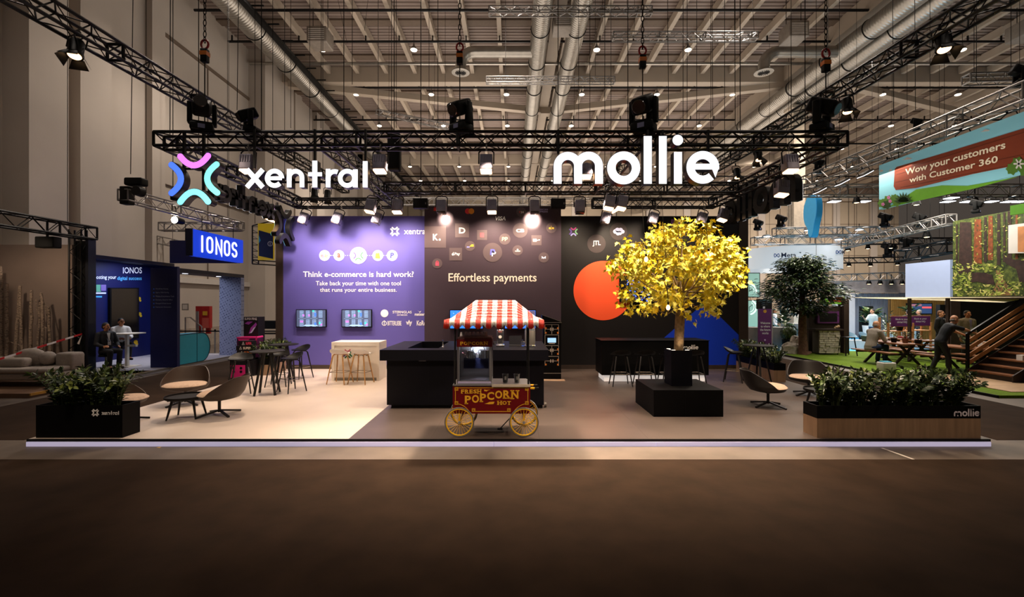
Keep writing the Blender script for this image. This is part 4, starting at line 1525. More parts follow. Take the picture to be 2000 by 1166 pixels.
# mid-stand charging tile on pedestal is the tree plinth: see the plants
# ================================================================ popcorn cart
m_cart = M('dark_red_lacquer', '#6e0b14', 0.35, noise=0.04, spec=0.5)
m_gold = M('yellow_paint', '#ecb915', 0.4, noise=0.05)
m_goldl = M('gold_lettering', '#f0b22c', 0.5, noise=0.03)
m_tyre = M('grey_tyre', '#6f6a68', 0.6, noise=0.1)
m_steelb = M('brushed_steel', '#c9c7ca', 0.28, metal=0.85, noise=0.04)
m_pane = M('cart_glass', '#f2f6ff', 0.02, noise=0, trans=1.0, spec=0.4)
m_cred = M('awning_red', '#b3200f', 0.35, noise=0.05, spec=0.5)
m_cwhite = M('awning_white', '#c9c4c0', 0.35, noise=0.04, spec=0.5)
cart = thing('popcorn_cart', 'dark red popcorn cart with striped awning and yellow spoked wheels', 'popcorn cart', (-0.3, 7.05, ZF))
bx0, bx1, by0, by1, bz0, bz1 = -0.885, 0.272, 6.80, 7.34, 0.44, 0.855
MB().box(bx0, bx1, by0, by1, bz0, bz1).build('body', m_cart, cart)
p = front(by0 - 0.001)
g = MB()
for s in ([(893, 757.5), (1027, 757.5)], [(889.5, 761), (889.5, 785)], [(1031, 761), (1031, 785)], [(928, 803.7), (992, 803.7)]):
    g.stroke(s, 1.1, p, 0.002)
for (cx, cy, r, a0, a1) in ((889.5, 821, 31.5, -88, -36), (1031, 821, 31.5, -92, -144)):
    g.stroke(arc(cx, cy + (-1), r, a0, a1, 14), 1.1, p, 0.002)
for (u, v) in ((891.5, 759.5), (1029, 759.5), (891.5, 787), (1029, 787), (925, 801), (994, 801)):
    for rr_ in (1.6, 3.0):
        g.stroke([(u - rr_, v - rr_), (u + rr_, v - rr_), (u + rr_, v + rr_), (u - rr_, v + rr_)], 0.8, p, 0.002, closed=True)
g.build('pinstripe', m_goldl, cart)


def serif(mb, s, pl, x0, x1, y0, y1, d=0.003, skew=0.0):
    """fat slab lettering: each glyph is a bold letter with slab feet, along a rising baseline"""
    n = len(s)
    wdt = (x1 - x0) / n
    for i, ch in enumerate(s):
        u0 = x0 + i * wdt
        dy = skew * (i - (n - 1) / 2)
        a, b = u0 + wdt * 0.06, u0 + wdt * 0.94
        text_to(mb, ch, pl, a, b, y0 + dy, y1 + dy, d=d, bold=0.035)
        h = (y0 - y1)
        if ch in 'FRPHNTE':
            feet = {'F': (0.28,), 'R': (0.22, 0.84), 'P': (0.24,), 'H': (0.14, 0.86), 'N': (0.14,), 'T': (0.5,), 'E': (0.3,)}[ch]
            for q in feet:
                c = a + (b - a) * q
                mb.stroke([(c - wdt * 0.2, y0 + dy), (c + wdt * 0.2, y0 + dy)], h * 0.13, pl, d)
        if ch in 'HN':
            for q in (0.14, 0.86):
                c = a + (b - a) * q
                mb.stroke([(c - wdt * 0.2, y1 + dy), (c + wdt * 0.2, y1 + dy)], h * 0.13, pl, d)


def letterset(name, s, u0, u1, v0, v1, mat, parent, curve=None, pl=None):
    g = MB()
    n = len(s)
    ws = [1.15 if c in 'OCNHR' else 1.0 for c in s]
    tot = sum(ws)
    u = u0
    for i, ch in enumerate(s):
        w = (u1 - u0) * ws[i] / tot
        dv = curve(i / (n - 1)) if curve else 0
        serif(g, ch, pl or p, u, u + w, v0 + dv, v1 + dv)
        u += w
    return g.build(name, mat, parent)


letterset('lettering', 'FRESH', 900, 940.5, 768.3, 760.5, m_goldl, cart)
letterset('lettering', 'POPCORN', 907, 1013.5, 785.5, 770, m_goldl, cart, lambda t: (2.6, 1.2, -1.3, -4.5, -7.2, -7.9, -7.0)[round(t * 6)])
letterset('lettering', 'HOT', 971, 998.5, 790.3, 783.3, m_goldl, cart)
g = MB()
g.prism([p(946, 788.5, 0), p(952, 787, 0), p(956, 785, 0), p(966, 784.5, 0), p(964, 789, 0), p(955, 789.5, 0)], (0, -0.002, 0))
g.prism([p(945, 760.5, 0), p(950, 761.5, 0), p(958, 761, 0), p(952, 763, 0), p(951, 764.5, 0), p(946, 764, 0)], (0, -0.002, 0))
g.build('pointing_ornament', m_goldl, cart)
# counter top
MB().box(bx0, bx1, by0 - 0.012, by1 + 0.01, bz1, bz1 + 0.02).build('counter_top', m_steelb, cart)
MB().box(-0.3, bx1 + 0.004, by0 - 0.02, by0 - 0.01, bz1 - 0.012, bz1 + 0.026).build('counter_lip', M('cream_lip', '#cfc3b2', 0.5), cart)


# wheels
def wheel(x, y, label=None):
    c = (x, y, 0.223 + ZF)
    n = 40
    tyre = MB().path([(x + 0.212 * math.cos(2 * PI * k / n), y, c[2] + 0.212 * math.sin(2 * PI * k / n)) for k in range(n)], 0.011, 8, True)
    o = tyre.build('wheel', m_tyre, cart)
    MB().path([(x + 0.195 * math.cos(2 * PI * k / n), y, c[2] + 0.195 * math.sin(2 * PI * k / n)) for k in range(n)], 0.011, 8, True).build('rim', m_gold, o)
    s = MB()
    for k in range(24):
        a = 2 * PI * k / 24
        s.tube((x + 0.02 * math.cos(a + 0.5), y + (0.015 if k % 2 else -0.015), c[2] + 0.02 * math.sin(a + 0.5)), (x + 0.19 * math.cos(a), y, c[2] + 0.19 * math.sin(a)), 0.0028, 4)
    s.build('spokes', m_gold, o)
    MB().lathe([(0.012, -0.035), (0.022, -0.03), (0.022, 0.03), (0.012, 0.035)], c, 12, 'y').build('hub', m_steelb, o)
    MB().bar((x, y + (0.0 if y < 7 else 0), c[2] + 0.01), (x, y, c[2] + 0.13), 0.022, 0.012, (0, 1, 0)).build('fork', m_gold, o)


for (x, y) in ((-0.782, 6.76), (0.176, 6.76), (-0.777, 7.38), (0.20, 7.38)):
    wheel(x, y)
MB().tube((-0.78, 6.75, 0.323), (-0.78, 7.39, 0.323), 0.012, 8).tube((0.18, 6.75, 0.323), (0.18, 7.39, 0.323), 0.012, 8).build('axle', m_blackm, cart)
MB().tube((0.1, 7.1, 0.44), (-0.18, 7.2, 0.115), 0.009, 6).box(-0.23, -0.15, 7.17, 7.23, 0.1005, 0.115).build('prop_stand', m_blackm, cart)
for y in (6.9, 7.22):
    MB().tube((bx1, y, 0.80 if y < 7 else 0.79), (bx1 + 0.07, y, 0.80 if y < 7 else 0.79), 0.016, 8).build('push_handle', m_gold, cart)
    MB().tube((bx1 + 0.07, y, 0.80 if y < 7 else 0.79), (bx1 + 0.13, y, 0.805 if y < 7 else 0.79), 0.012, 8).build('handle_grip', m_black, cart)
# posts
for (x, y) in ((-0.855, 6.83), (0.245, 6.83), (-0.855, 7.31), (0.245, 7.31)):
    MB().tube((x, y, bz1), (x, y, 1.80), 0.014, 8).build('post', m_blackm, cart)
# awning: hipped, striped
zr, ze, zv = 2.135, 1.845, 1.735
ex0, ex1, ey0, ey1 = -0.985, 0.462, 6.60, 7.52
rx0, rx1, ry = -0.56, 0.045, 7.06
prof = lambda v: zr - (zr - ze) * (1.17 * v if v < 0.78 else 0.9126 + (1 - 0.9126) * (v - 0.78) / 0.22)
NS = 19
aw = MB()


def strip_pt(side, s, v):
    """side 0 front, 1 back, 2 left, 3 right; s along the eave 0..1; v down the slope"""
    if side < 2:
        X = ex0 + (ex1 - ex0) * s
        ye = ey0 if side == 0 else ey1
        hl = (X - ex0) / (rx0 - ex0) if X < rx0 else ((ex1 - X) / (ex1 - rx1) if X > rx1 else 1.0)
        v0 = 1 - max(0.0, min(1.0, hl))
        vv = v0 + (1 - v0) * v
        return (X, ry + (ye - ry) * vv, prof(vv))
    Yq = ey0 + (ey1 - ey0) * s
    xe, xr = (ex0, rx0) if side == 2 else (ex1, rx1)
    hl = (Yq - ey0) / (ry - ey0) if Yq < ry else (ey1 - Yq) / (ey1 - ry)
    v0 = 1 - hl
    vv = v0 + (1 - v0) * v
    return (xr + (xe - xr) * vv, Yq, prof(vv))


for side in range(4):
    N = NS if side < 2 else 11
    for i in range(N):
        aw.cur = i % 2
        for j in range(4):
            s0, s1 = (i + j / 4) / N, (i + (j + 1) / 4) / N
            for k in range(8):
                aw.add([strip_pt(side, s0, k / 8), strip_pt(side, s1, k / 8), strip_pt(side, s1, (k + 1) / 8), strip_pt(side, s0, (k + 1) / 8)], [(0, 1, 2, 3)])
            # valance with scallops two stripes wide
            sc = lambda s: zv - 0.02 + 0.062 * (1 - abs(math.sin(PI * (s * N) / 2 + 0.8)))
            a, b = strip_pt(side, s0, 1), strip_pt(side, s1, 1)
            out = (0, -0.012, 0) if side == 0 else (0, 0.012, 0) if side == 1 else (-0.012, 0, 0) if side == 2 else (0.012, 0, 0)
            aw.add([a, b, (b[0] + out[0], b[1] + out[1], sc(s1)), (a[0] + out[0], a[1] + out[1], sc(s0))], [(0, 1, 2, 3)])
o = aw.build('awning', [m_cred, m_cwhite], cart, angle=60, recalc=False)
so = o.modifiers.new('thick', 'SOLIDIFY')
so.thickness = 0.004
MB().tube((rx0, ry, zr - 0.012), (rx1, ry, zr - 0.012), 0.012, 6).tube((-0.855, 6.83, 1.79), (rx0, ry, zr - 0.02), 0.008, 6).tube((0.245, 6.83, 1.79), (rx1, ry, zr - 0.02), 0.008, 6) \
    .tube((-0.855, 7.31, 1.79), (rx0, ry, zr - 0.02), 0.008, 6).tube((0.245, 7.31, 1.79), (rx1, ry, zr - 0.02), 0.008, 6).build('awning_frame', m_blackm, cart)
# popcorn machine
mx0, mx1, my0, my1, mz0 = -0.825, -0.305, 6.84, 7.29, bz1 + 0.02
pm = thing('popcorn_machine', 'glass popcorn machine with red POPCORN header standing on the cart', 'popcorn machine', (-0.56, 7.06, mz0))
MB().box(mx0, mx1, my0, my1, mz0, mz0 + 0.05).build('base', m_steelb, pm)
MB().box(mx0 + 0.01, mx1 - 0.01, my0 - 0.004, my0, mz0 + 0.012, mz0 + 0.04).build('base_trim', M('lilac_trim', '#bfb7dd', 0.4), pm)
for (x, y) in ((mx0 + 0.018, my0 + 0.018), (mx1 - 0.018, my0 + 0.018), (mx0 + 0.018, my1 - 0.018), (mx1 - 0.018, my1 - 0.018)):
    MB().box(x - 0.018, x + 0.018, y - 0.018, y + 0.018, mz0 + 0.05, 1.435).build('corner_post', m_steelb, pm)
for (a, b, c_, d_) in ((mx0 + 0.036, mx1 - 0.036, my0 + 0.012, my0 + 0.016), (mx0 + 0.014, mx0 + 0.018, my0 + 0.036, my1 - 0.036), (mx1 - 0.018, mx1 - 0.014, my0 + 0.036, my1 - 0.036)):
    MB().box(a, b, c_, d_, mz0 + 0.05, 1.435).build('glass_pane', m_pane, pm)
MB().box(mx0 + 0.03, mx1 - 0.03, my1 - 0.02, my1 - 0.014, mz0 + 0.05, 1.435).build('back_panel', m_steelb, pm)
h = MB().box(mx0 - 0.008, mx1 + 0.008, my0 - 0.008, my1 + 0.008, 1.435, 1.545).build('header', m_cart, pm)
MB().prism([(mx0 - 0.008, my0 - 0.008, 1.545), (mx1 + 0.008, my0 - 0.008, 1.545), (mx1 - 0.01, my0 + 0.05, 1.575), (mx0 + 0.01, my0 + 0.05, 1.575)], (0, 0.004, 0)).box(mx0 + 0.01, mx1 - 0.01, my0 + 0.05, my1 + 0.008, 1.545, 1.575).build('roof', M('maroon_roof', '#5d3b3f', 0.4), pm)
letterset('lettering', 'POPCORN', 898.5, 953, 673.8, 667.3, m_goldl, h, None, front(my0 - 0.009))
for (x, y, r, hh) in ((-0.63, 7.05, 0.075, 0.12), (-0.44, 7.05, 0.08, 0.13)):
    k = MB().lathe([(r * 0.9, 1.24), (r, 1.245), (r, 1.24 + hh - 0.01), (r + 0.01, 1.24 + hh), (r - 0.005, 1.24 + hh), (r - 0.008, 1.26)], (x, y, 0), 22).build('kettle', m_chrome, pm)
    MB().tube((x, y, 1.24 + hh), (x, y, 1.435), 0.012, 6).build('hanger', m_chrome, k)
    MB().tube((x - 0.09, y - 0.02, 1.3), (x - 0.14, y - 0.04, 1.33), 0.008, 6).build('kettle_handle', m_chrome, k)
MB().box(mx0 + 0.07, mx1 - 0.06, 7.12, 7.14, 1.07, 1.24).build('inner_panel', M('dark_inner', '#34375a', 0.3, metal=0.4), pm)
MB().prism([(-0.66, 6.9, mz0 + 0.052), (-0.42, 6.9, mz0 + 0.052), (-0.36, 7.02, mz0 + 0.052), (-0.6, 7.02, mz0 + 0.052)], (0, 0, 0.004)).build('paper_sheet', m_paper, pm)
rr = random.Random(11)
lamp('POINT', (-0.56, 7.0, 1.36), 7, (0.86, 0.94, 1.0), None, 0.03)
# cups on the roof of the machine
used = []
cup = tag(MB().lathe([(0.032, 0), (0.034, 0.004), (0.025, 0.055), (0.02, 0.062), (0.0, 0.062)], (0, 0, 0), 14).build('paper_cup', m_paper), 'white paper cup turned over on the popcorn machine roof', 'cup', 'overturned cups on the popcorn machine')
spots = [(-0.79 + 0.062 * k, 7.2 + 0.03 * (k % 2)) for k in range(7)]
for (x, y) in spots:
    place(cup, used, (x, y, 1.575), 0)
# dispensers for bags
for (u, l) in ((987, 'black napkin cup standing on the cart top, left one of two'), (1009.5, 'black napkin cup standing on the cart top, right one of two')):
    x = (u - CX) * 6.98 / F
    z = bz1 + 0.02
    t = thing('paper_cup', l, 'cup', (x, 6.98, z))
    MB().lathe([(0.033, 0), (0.036, 0.004), (0.046, 0.125), (0.05, 0.13), (0.04, 0.13), (0.03, 0.01)], (x, 6.98, z), 18).build('cup_body', M('black_cup', '#1a1b1a', 0.35), t)
    MB().box(x - 0.012, x + 0.016, 6.929, 6.934, z + 0.05, z + 0.1).build('cup_print', m_alu, t)
# espresso machine parts glimpsed behind the machine
# ================================================================ plants and the yellow tree
m_g1 = M('leaf_dark', '#26371c', 0.35, noise=0.25, scale=9, spec=0.5)
m_g2 = M('leaf_mid', '#46592a', 0.35, noise=0.25, scale=9, spec=0.5)
m_g3 = M('leaf_light', '#74803c', 0.4, noise=0.2, scale=9, spec=0.5)
m_stem = M('green_stem', '#3c4a24', 0.5, noise=0.2)
m_soil = M('soil', '#1a1512', 0.95, noise=0.3, scale=20)
m_bark = M('bark', '#7d6748', 0.85, noise=0.35, scale=18, bump=0.6)
m_y = [M('leaf_yellow', '#f6df26', 0.5, noise=0.12, scale=5), M('leaf_gold', '#dcc01c', 0.5, noise=0.15, scale=5), M('leaf_lemon', '#f4ec62', 0.5, noise=0.1, scale=5), M('leaf_lime', '#8fa326', 0.5, noise=0.2, scale=5)]
m_plank = M('oak_laminate', '#8a6f57', 0.5, noise=0.2, scale=5)
# vertical grain on the planter boards
nt = m_plank.node_tree
for nd in nt.nodes:
    if nd.type == 'TEX_NOISE':
        mp = nt.nodes.new('ShaderNodeMapping')
        mp.inputs['Scale'].default_value = (3.0, 3.0, 0.25)
        tcn = [x for x in nt.nodes if x.type == 'TEX_COORD'][0]
        nt.links.new(tcn.outputs['Object'], mp.inputs['Vector'])
        nt.links.new(mp.outputs['Vector'], nd.inputs['Vector'])


def leaf(mb, p, d, n, L, w, fold=0.15):
    """pointed oval leaf from p along d, facing n"""
    d = d.normalized()
    s = d.cross(n)
    if s.length < 1e-4:
        s = d.cross(Vector((0.3, 0.2, 1)))
    s.normalize()
    n = s.cross(d).normalized()
    up = n * (w * fold)
    vs = [p, p + d * (L * 0.3) + s * (w * 0.46) + up, p + d * (L * 0.65) + s * (w * 0.4) + up, p + d * L - n * (L * 0.08), p + d * (L * 0.65) - s * (w * 0.4) + up, p + d * (L * 0.3) - s * (w * 0.46) + up, p + d * (L * 0.5)]
    mb.add(vs, [(0, 1, 6), (1, 2, 6), (2, 3, 6), (3, 4, 6), (4, 5, 6), (5, 0, 6)])


def zz(seed, h=0.6, stems=9, spread=0.34):
    rr = random.Random(seed)
    f, st = MB(), MB()
    for k in range(stems):
        a = rr.uniform(0, 2 * PI)
        H = h * rr.uniform(0.7, 1.08)
        sp = spread * rr.uniform(0.25, 1.0)
        pts = [Vector((0.03 * math.cos(a) + sp * math.cos(a) * t ** 1.7, 0.03 * math.sin(a) + 0.7 * sp * math.sin(a) * t ** 1.7, H * (t - 0.12 * t ** 3 * (1 + sp)))) for t in [i / 10 for i in range(11)]]
        st.path(pts, [0.011 - 0.0008 * i for i in range(11)], 5)
        az = rr.uniform(0, PI)
        for i in range(2, 11):
            d = (pts[i] - pts[i - 1]).normalized()
            side = d.cross(Vector((math.cos(az), math.sin(az), 0.2))).normalized()
            f.cur = 0 if rr.random() < 0.55 else (1 if rr.random() < 0.7 else 2)
            for s in (-1, 1):
                dd = side * s * rr.uniform(0.8, 1.1) + d * 0.55 + Vector((rr.uniform(-.2, .2), rr.uniform(-.2, .2), rr.uniform(-.15, .2)))
                leaf(f, pts[i], dd, d, 0.105 * rr.uniform(0.8, 1.15), 0.05)
            if i == 10:
                leaf(f, pts[i], d, side, 0.09, 0.04)
    return f, st


ZZP = []
for i in range(4):
    f, st = zz(20 + i)
    fo = f.build('zz_plant', [m_g1, m_g2, m_g3], recalc=False)
    so = st.build('stems', m_stem)
    so.parent = fo
    ZZP.append((fo, so))
ZZUSED = set()


def zz_at(parent, loc, rz, s, k):
    fo, so = ZZP[k % 4]
    if k % 4 not in ZZUSED:
        ZZUSED.add(k % 4)
        c = fo
    else:
        c = fo.copy()
        COL.objects.link(c)
        d = so.copy()
        COL.objects.link(d)
        d.parent = c
    c.location = loc
    c.rotation_euler = (0, 0, rz)
    c.scale = (s, s, s)
    c.parent = parent
    c.matrix_parent_inverse = base_inv(parent)


def planter(label, x0, x1, y0, y1, zb, zm, zt, lower, nplants, seed, s=1.0, long_y=False):
    t = thing('planter', label, 'planter', ((x0 + x1) / 2, (y0 + y1) / 2, zb))
    if lower:
        MB().box(x0, x1, y0, y1, zb, zm).build('wood_base', lower, t)
    b = MB()
    z0 = zm if lower else zb
    w = 0.02
    b.box(x0, x1, y0, y0 + w, z0, zt).box(x0, x1, y1 - w, y1, z0, zt).box(x0, x0 + w, y0 + w, y1 - w, z0, zt).box(x1 - w, x1, y0 + w, y1 - w, z0, zt)
    b.build('black_trough' if lower else 'box', m_dcount, t)
    MB().box(x0 + w, x1 - w, y0 + w, y1 - w, zt - 0.1, zt - 0.06).build('soil', m_soil, t)
    rr = random.Random(seed)
    for k in range(nplants):
        f = (k + 0.5) / nplants
        if long_y:
            loc = ((x0 + x1) / 2 + rr.uniform(-.04, .04), y0 + (y1 - y0) * f, zt - 0.08)
        else:
            loc = (x0 + 0.16 + (x1 - x0 - 0.3) * f, (y0 + y1) / 2 + rr.uniform(-.06, .06), zt - 0.08)
        zz_at(t, loc, rr.uniform(0, 6.28), s * rr.uniform(0.88, 1.12), k + seed)
    return t


pt = planter('all black planter with white logo and glossy green plants at the left front corner', -7.04, -5.76, 6.73, 7.05, ZF, 0, 0.582, None, 10, 1, 1.0)
p = front(6.727)
g = [MB() for _ in range(4)]
xmark(g, p, 0, 0.004, 2.3, 186.5, 806, 0.135, 8)
q = MB()
for a in g:
    q.add(a.v, a.f)
k_ = 33.5 / 238
off = lambda u, v, d: p(199 + (u - 480) * k_, 810 + (v - 366) * k_, d)
for sh in XENTRAL:
    for (kind, a, kw) in sh:
        q.stroke(a, kw['w'], off, 0.004, kw['closed'], kw['cap'])
q.build('logo_lettering', m_print, pt)
pt = planter('long wood and black planter with pale lettering at the right front corner', 4.51, 6.93, 6.73, 7.05, ZF, 0.387, 0.575, m_plank, 17, 2, 1.0)
p = front(6.727)
k_ = 50.0 / 322
off = lambda u, v, d: p(1863 + (u - 1082) * k_, 813 + (v - 360) * k_, d)
q = MB()
for sh in MOLLIE:
    for (kind, a, kw) in sh:
        if kind == 's':
            q.stroke(a, kw['w'], off, 0.004, kw['closed'], kw['cap'])
        else:
            disc(q, off, a[0], a[1], kw['r'], 0, 0.004, 16)
q.build('lettering', M('pale_print', '#cfc6cf', 0.6, noise=0), pt)
planter('wood and black planter running along the right side before the blue triangle', 6.6, 6.9, 11.47, 13.4, ZF, 0.39, 0.565, m_plank, 12, 3, 0.85, True)
planter('wood and black planter running along the left side by the purple wall', -6.95, -6.65, 12.5, 13.4, ZF, 0.39, 0.565, m_plank, 8, 4, 0.9, True)

# ---- plinth and tree
t = thing('plinth_bench', 'black square plinth under the yellow tree', 'plinth', (3.09, 8.55, ZF))
MB().box(2.48, 3.70, 7.97, 9.14, ZF, 0.567).build('body', m_dcount, t)
MB().box(3.035, 3.04, 7.967, 7.97, ZF, 0.56).build('panel_seam', m_black, t)
tr = thing('maple_tree', 'yellow leaved tree in a tall black pot on the plinth', 'tree', (3.12, 8.56, 0.567))
px0, px1, py0, py1 = 2.93, 3.315, 8.37, 8.755
b = MB().box(px0, px1, py0, py0 + 0.02, 0.567, 1.22).box(px0, px1, py1 - 0.02, py1, 0.567, 1.22).box(px0, px0 + 0.02, py0 + 0.02, py1 - 0.02, 0.567, 1.22).box(px1 - 0.02, px1, py0 + 0.02, py1 - 0.02, 0.567, 1.22)
pot = b.build('pot', m_navy, tr)
MB().box(px0 + 0.02, px1 - 0.02, py0 + 0.02, py1 - 0.02, 1.12, 1.17).build('soil', m_soil, pot)
for (x, y) in ((px0 + 0.06, py0 + 0.06), (px1 - 0.07, py0 + 0.06), (px0 + 0.06, py1 - 0.06)):
    MB().lathe([(0.03, 1.165), (0.04, 1.2), (0.038, 1.222), (0.0, 1.222)], (x, y, 0), 14).build('uplight', glow('uplight_glow', '#fff1e2', 1.1), pot)
lamp('SPOT', (3.12, 8.40, 1.25), 3, WARM, (3.1, 8.5, 3.0), 0.05, 120, 0.8)
Yt = 8.56
TP = lambda px, py, dy=0: W(px, py, Yt) + Vector((0, dy, 0))
trunk = MB().path([TP(1324.5, 685), TP(1325, 660), TP(1325.5, 630), TP(1327, 605), TP(1328, 585), TP(1326, 560), TP(1330, 520), TP(1332, 480)], [0.078, 0.072, 0.068, 0.066, 0.055, 0.04, 0.026, 0.012], 14)
trunk.build('trunk', m_bark, tr)
MB().path([TP(1328, 690, -0.02), TP(1331, 640, -0.03), TP(1334, 600, -0.02), TP(1345, 570, 0.05)], [0.05, 0.042, 0.036, 0.02], 10).build('side_trunk', m_bark, tr)
rr = random.Random(5)
tips = [(1205, 520, -.2), (1228, 575, .2), (1240, 480, .4), (1262, 595, -.3), (1278, 470, -.4), (1290, 455, .1), (1300, 585, -.5), (1318, 450, -.2), (1335, 445, .3), (1352, 460, -.5), (1385, 470, .1), (1375, 595, -.2),
        (1410, 500, -.4), (1425, 480, .2), (1428, 540, -.1), (1400, 575, .3), (1350, 575, .6), (1310, 520, -.75), (1345, 530, -.8), (1270, 530, -.6), (1290, 540, .8), (1360, 500, .8), (1250, 530, .3), (1395, 530, -.6), (1325, 485, .6)]
br = MB()
for (u, v, dy) in tips:
    a = TP(1328 + rr.uniform(-4, 4), rr.uniform(565, 605))
    b_ = TP(u, v, dy)
    m_ = (a + b_) / 2 + Vector((0, 0, -0.12 + rr.uniform(-.06, .1)))
    br.path([a, a * 0.5 + m_ * 0.5 + Vector((0, 0, 0.02)), m_, b_], [0.022, 0.016, 0.011, 0.004], 5)
br.build('branches', m_bark, tr)
# maple leaf outline
ML = [(0, 0), (0.16, 0.05), (0.34, -0.02), (0.27, 0.2), (0.52, 0.36), (0.3, 0.42), (0.3, 0.6), (0.14, 0.56), (0, 1.0), (-0.14, 0.56), (-0.3, 0.6), (-0.3, 0.42), (-0.52, 0.36), (-0.27, 0.2), (-0.34, -0.02), (-0.16, 0.05)]
lf = MB()


def maple(p, d, n, L):
    d = d.normalized()
    s = d.cross(n)
    if s.length < 1e-4:
        return
    s.normalize()
    n = s.cross(d)
    vs = [p + s * (x * L) + d * (y * L) + n * (L * 0.25 * (abs(x) - y * y * 0.5)) for (x, y) in ML] + [p + d * (0.3 * L)]
    lf.add(vs, [(i, (i + 1) % 16, 16) for i in range(16)])


def cluster(c, r, n):
    for _ in range(n):
        v = Vector((rr.gauss(0, 1), rr.gauss(0, 1), rr.gauss(0, 0.8)))
        v = v.normalized() * r * rr.random() ** 0.5
        d = Vector((rr.uniform(-1, 1), rr.uniform(-1, 1), rr.uniform(-1.3, 0.3))) + v * 1.5
        nn = Vector((rr.uniform(-1, 1), rr.uniform(-1.4, 0.4), rr.uniform(0, 1.3)))
        lf.cur = 3 if rr.random() < 0.035 else rr.choice((0, 0, 1, 2, 2))
        maple(c + v, d, nn, rr.uniform(0.075, 0.135))


for (u, v, dy) in tips:
    cluster(TP(u, v, dy), 0.27, 62)
for _ in range(30):
    a = rr.uniform(0, 2 * PI)
    e = rr.uniform(-1, 1)
    q = math.sqrt(max(0, 1 - e * e))
    cluster(TP(1325, 525) + Vector((1.0 * q * math.cos(a), 0.85 * q * math.sin(a), 0.55 * e)) * rr.uniform(0.7, 1.05), 0.24, 52)
for (u, v, dy, n) in ((1190, 522, -.2, 14), (1200, 535, -.2, 16), (1437, 470, .2, 16), (1443, 487, .1, 12), (1440, 515, 0, 14), (1237, 604, .2, 14), (1260, 606, -.3, 12), (1385, 606, -.2, 16), (1392, 592, -.2, 12), (1375, 575, -.3, 14),
                      (1295, 600, -.4, 10), (1220, 505, .1, 14), (1325, 443, 0, 14), (1345, 620, -.1, 6), (1335, 612, -.15, 8)):
    cluster(TP(u, v, dy), 0.12, n)
lf.build('foliage', m_y, tr, recalc=False, smooth=False)
for (u, v, l) in ((1262, 506, 'warm bare bulb on a cord in the left part of the yellow crown'), (1384, 496, 'warm bare bulb on a cord in the right part of the yellow crown'), (1305, 600, 'warm bare bulb hanging low beside the yellow tree trunk')):
    c = W(u, v, 7.75)
    t = thing('pendant_bulb', l, 'bulb', c)
    MB().lathe([(0.0, -0.05), (0.02, -0.045), (0.033, -0.015), (0.028, 0.015), (0.014, 0.04)], c, 14).build('glass_bulb', glow('bulb_glow', '#ffb560', 9), t)
    MB().lathe([(0.016, 0.04), (0.018, 0.085), (0.008, 0.095)], c, 10).build('socket', m_black, t)
    MB().tube(c + Vector((0, 0, 0.09)), (c.x - 0.05, 8.1, 4.86), 0.005, 5).build('cord', m_black, t)
# ================================================================ left neighbours: blue booth, sofa booth, hall side
m_ion = M('navy_booth', '#0a1450', 0.5, noise=0.05)
m_iond = M('dark_navy', '#0b0f2c', 0.5, noise=0.05)
m_ionb = glow('blue_sign', '#0b3fe0', 0.55, True)
m_iong = M('booth_floor', '#a9a8b4', 0.45, noise=0.04)
m_teal = M('teal_panel', '#2b9fb8', 0.45, noise=0.03)
# booth platform
o = tag(MB().box(-14.3, -10.55, 12.0, 17.9, 0.0, 0.1).build('booth_platform', m_iong), 'pale grey platform of the neighbouring blue booth', 'platform', kind='structure')
MB().box(-10.56, -10.53, 12.0, 17.9, 0.06, 0.105).build('edge_trim', m_alu, o)
# back wall on the plane x = -13.9
t = thing('booth_wall', 'navy booth back wall reading osting your digital success', 'booth wall', (-13.95, 15.5, 0.1))
MB().box(-14.1, -13.9, 14.0, 17.8, 0.1, 3.62).build('panel', m_ion, t)
MB().box(-14.1, -13.2, 14.2, 17.8, 3.5, 3.62).build('roof_panel', m_iond, t)
MB().box(-13.9, -13.0, 17.7, 17.8, 0.1, 3.5).build('end_panel', m_ion, t)
XI = -13.895
pli = lambda u, v, d: XP(u, v, XI) + Vector((d, 0, 0))
g = MB()
text_to(g, 'IONOS', pli, 240, 277, 534, 522, bold=0.01)
text_to(g, 'osting your', pli, 188, 227, 547, 538, bold=0.005)
g.build('lettering', M('booth_print', '#e8ecff', 0.5, noise=0, emit=0.25), t)
g = MB()
text_to(g, 'digital success', pli, 229, 276.5, 549, 540, bold=0.01)
g.build('blue_lettering', M('cyan_print', '#5ab6f5', 0.5, noise=0, emit=0.25), t)
for (u, v, r) in ((272, 583, 3), (273, 613, 3.2), (265, 668, 4)):
    g = MB()
    disc(g, pli, u, v, r, 0, 0.004, 14)
    disc(g, pli, u + 2, v + 4, r * 0.7, 0, 0.005, 10)
    g.build('sticker', M('yellow_sticker', '#d8b428', 0.5, noise=0.2, scale=3), t)
for (u0, u1, v0, v1, l) in ((188, 197, 570, 556, '#5fa98c'), (196, 207, 568, 556, '#7a68b0'), (187, 207, 574, 571, '#dfe4f8'), (187, 199, 581, 578, '#47b0e8')):
    g = MB()
    rect(g, pli, u0, u1, v0, v1, 0, 0.004)
    g.build('badge', ink(l), t)
t = thing('television', 'large dark television on the navy booth wall', 'television', XP(240, 620, -13.8))
g = MB()
pt_ = lambda u, v, d: XP(u, v, -13.85) + Vector((d, 0, 0))
rect(g, pt_, 213, 269, 661, 562, -0.04, 0.05)
g.build('bezel', m_black, t)
g = MB()
rect(g, pt_, 215, 267.5, 659, 564, 0.05, 0.055)
g.build('display', M('off_screen', '#07070a', 0.15, noise=0, spec=0.6), t)
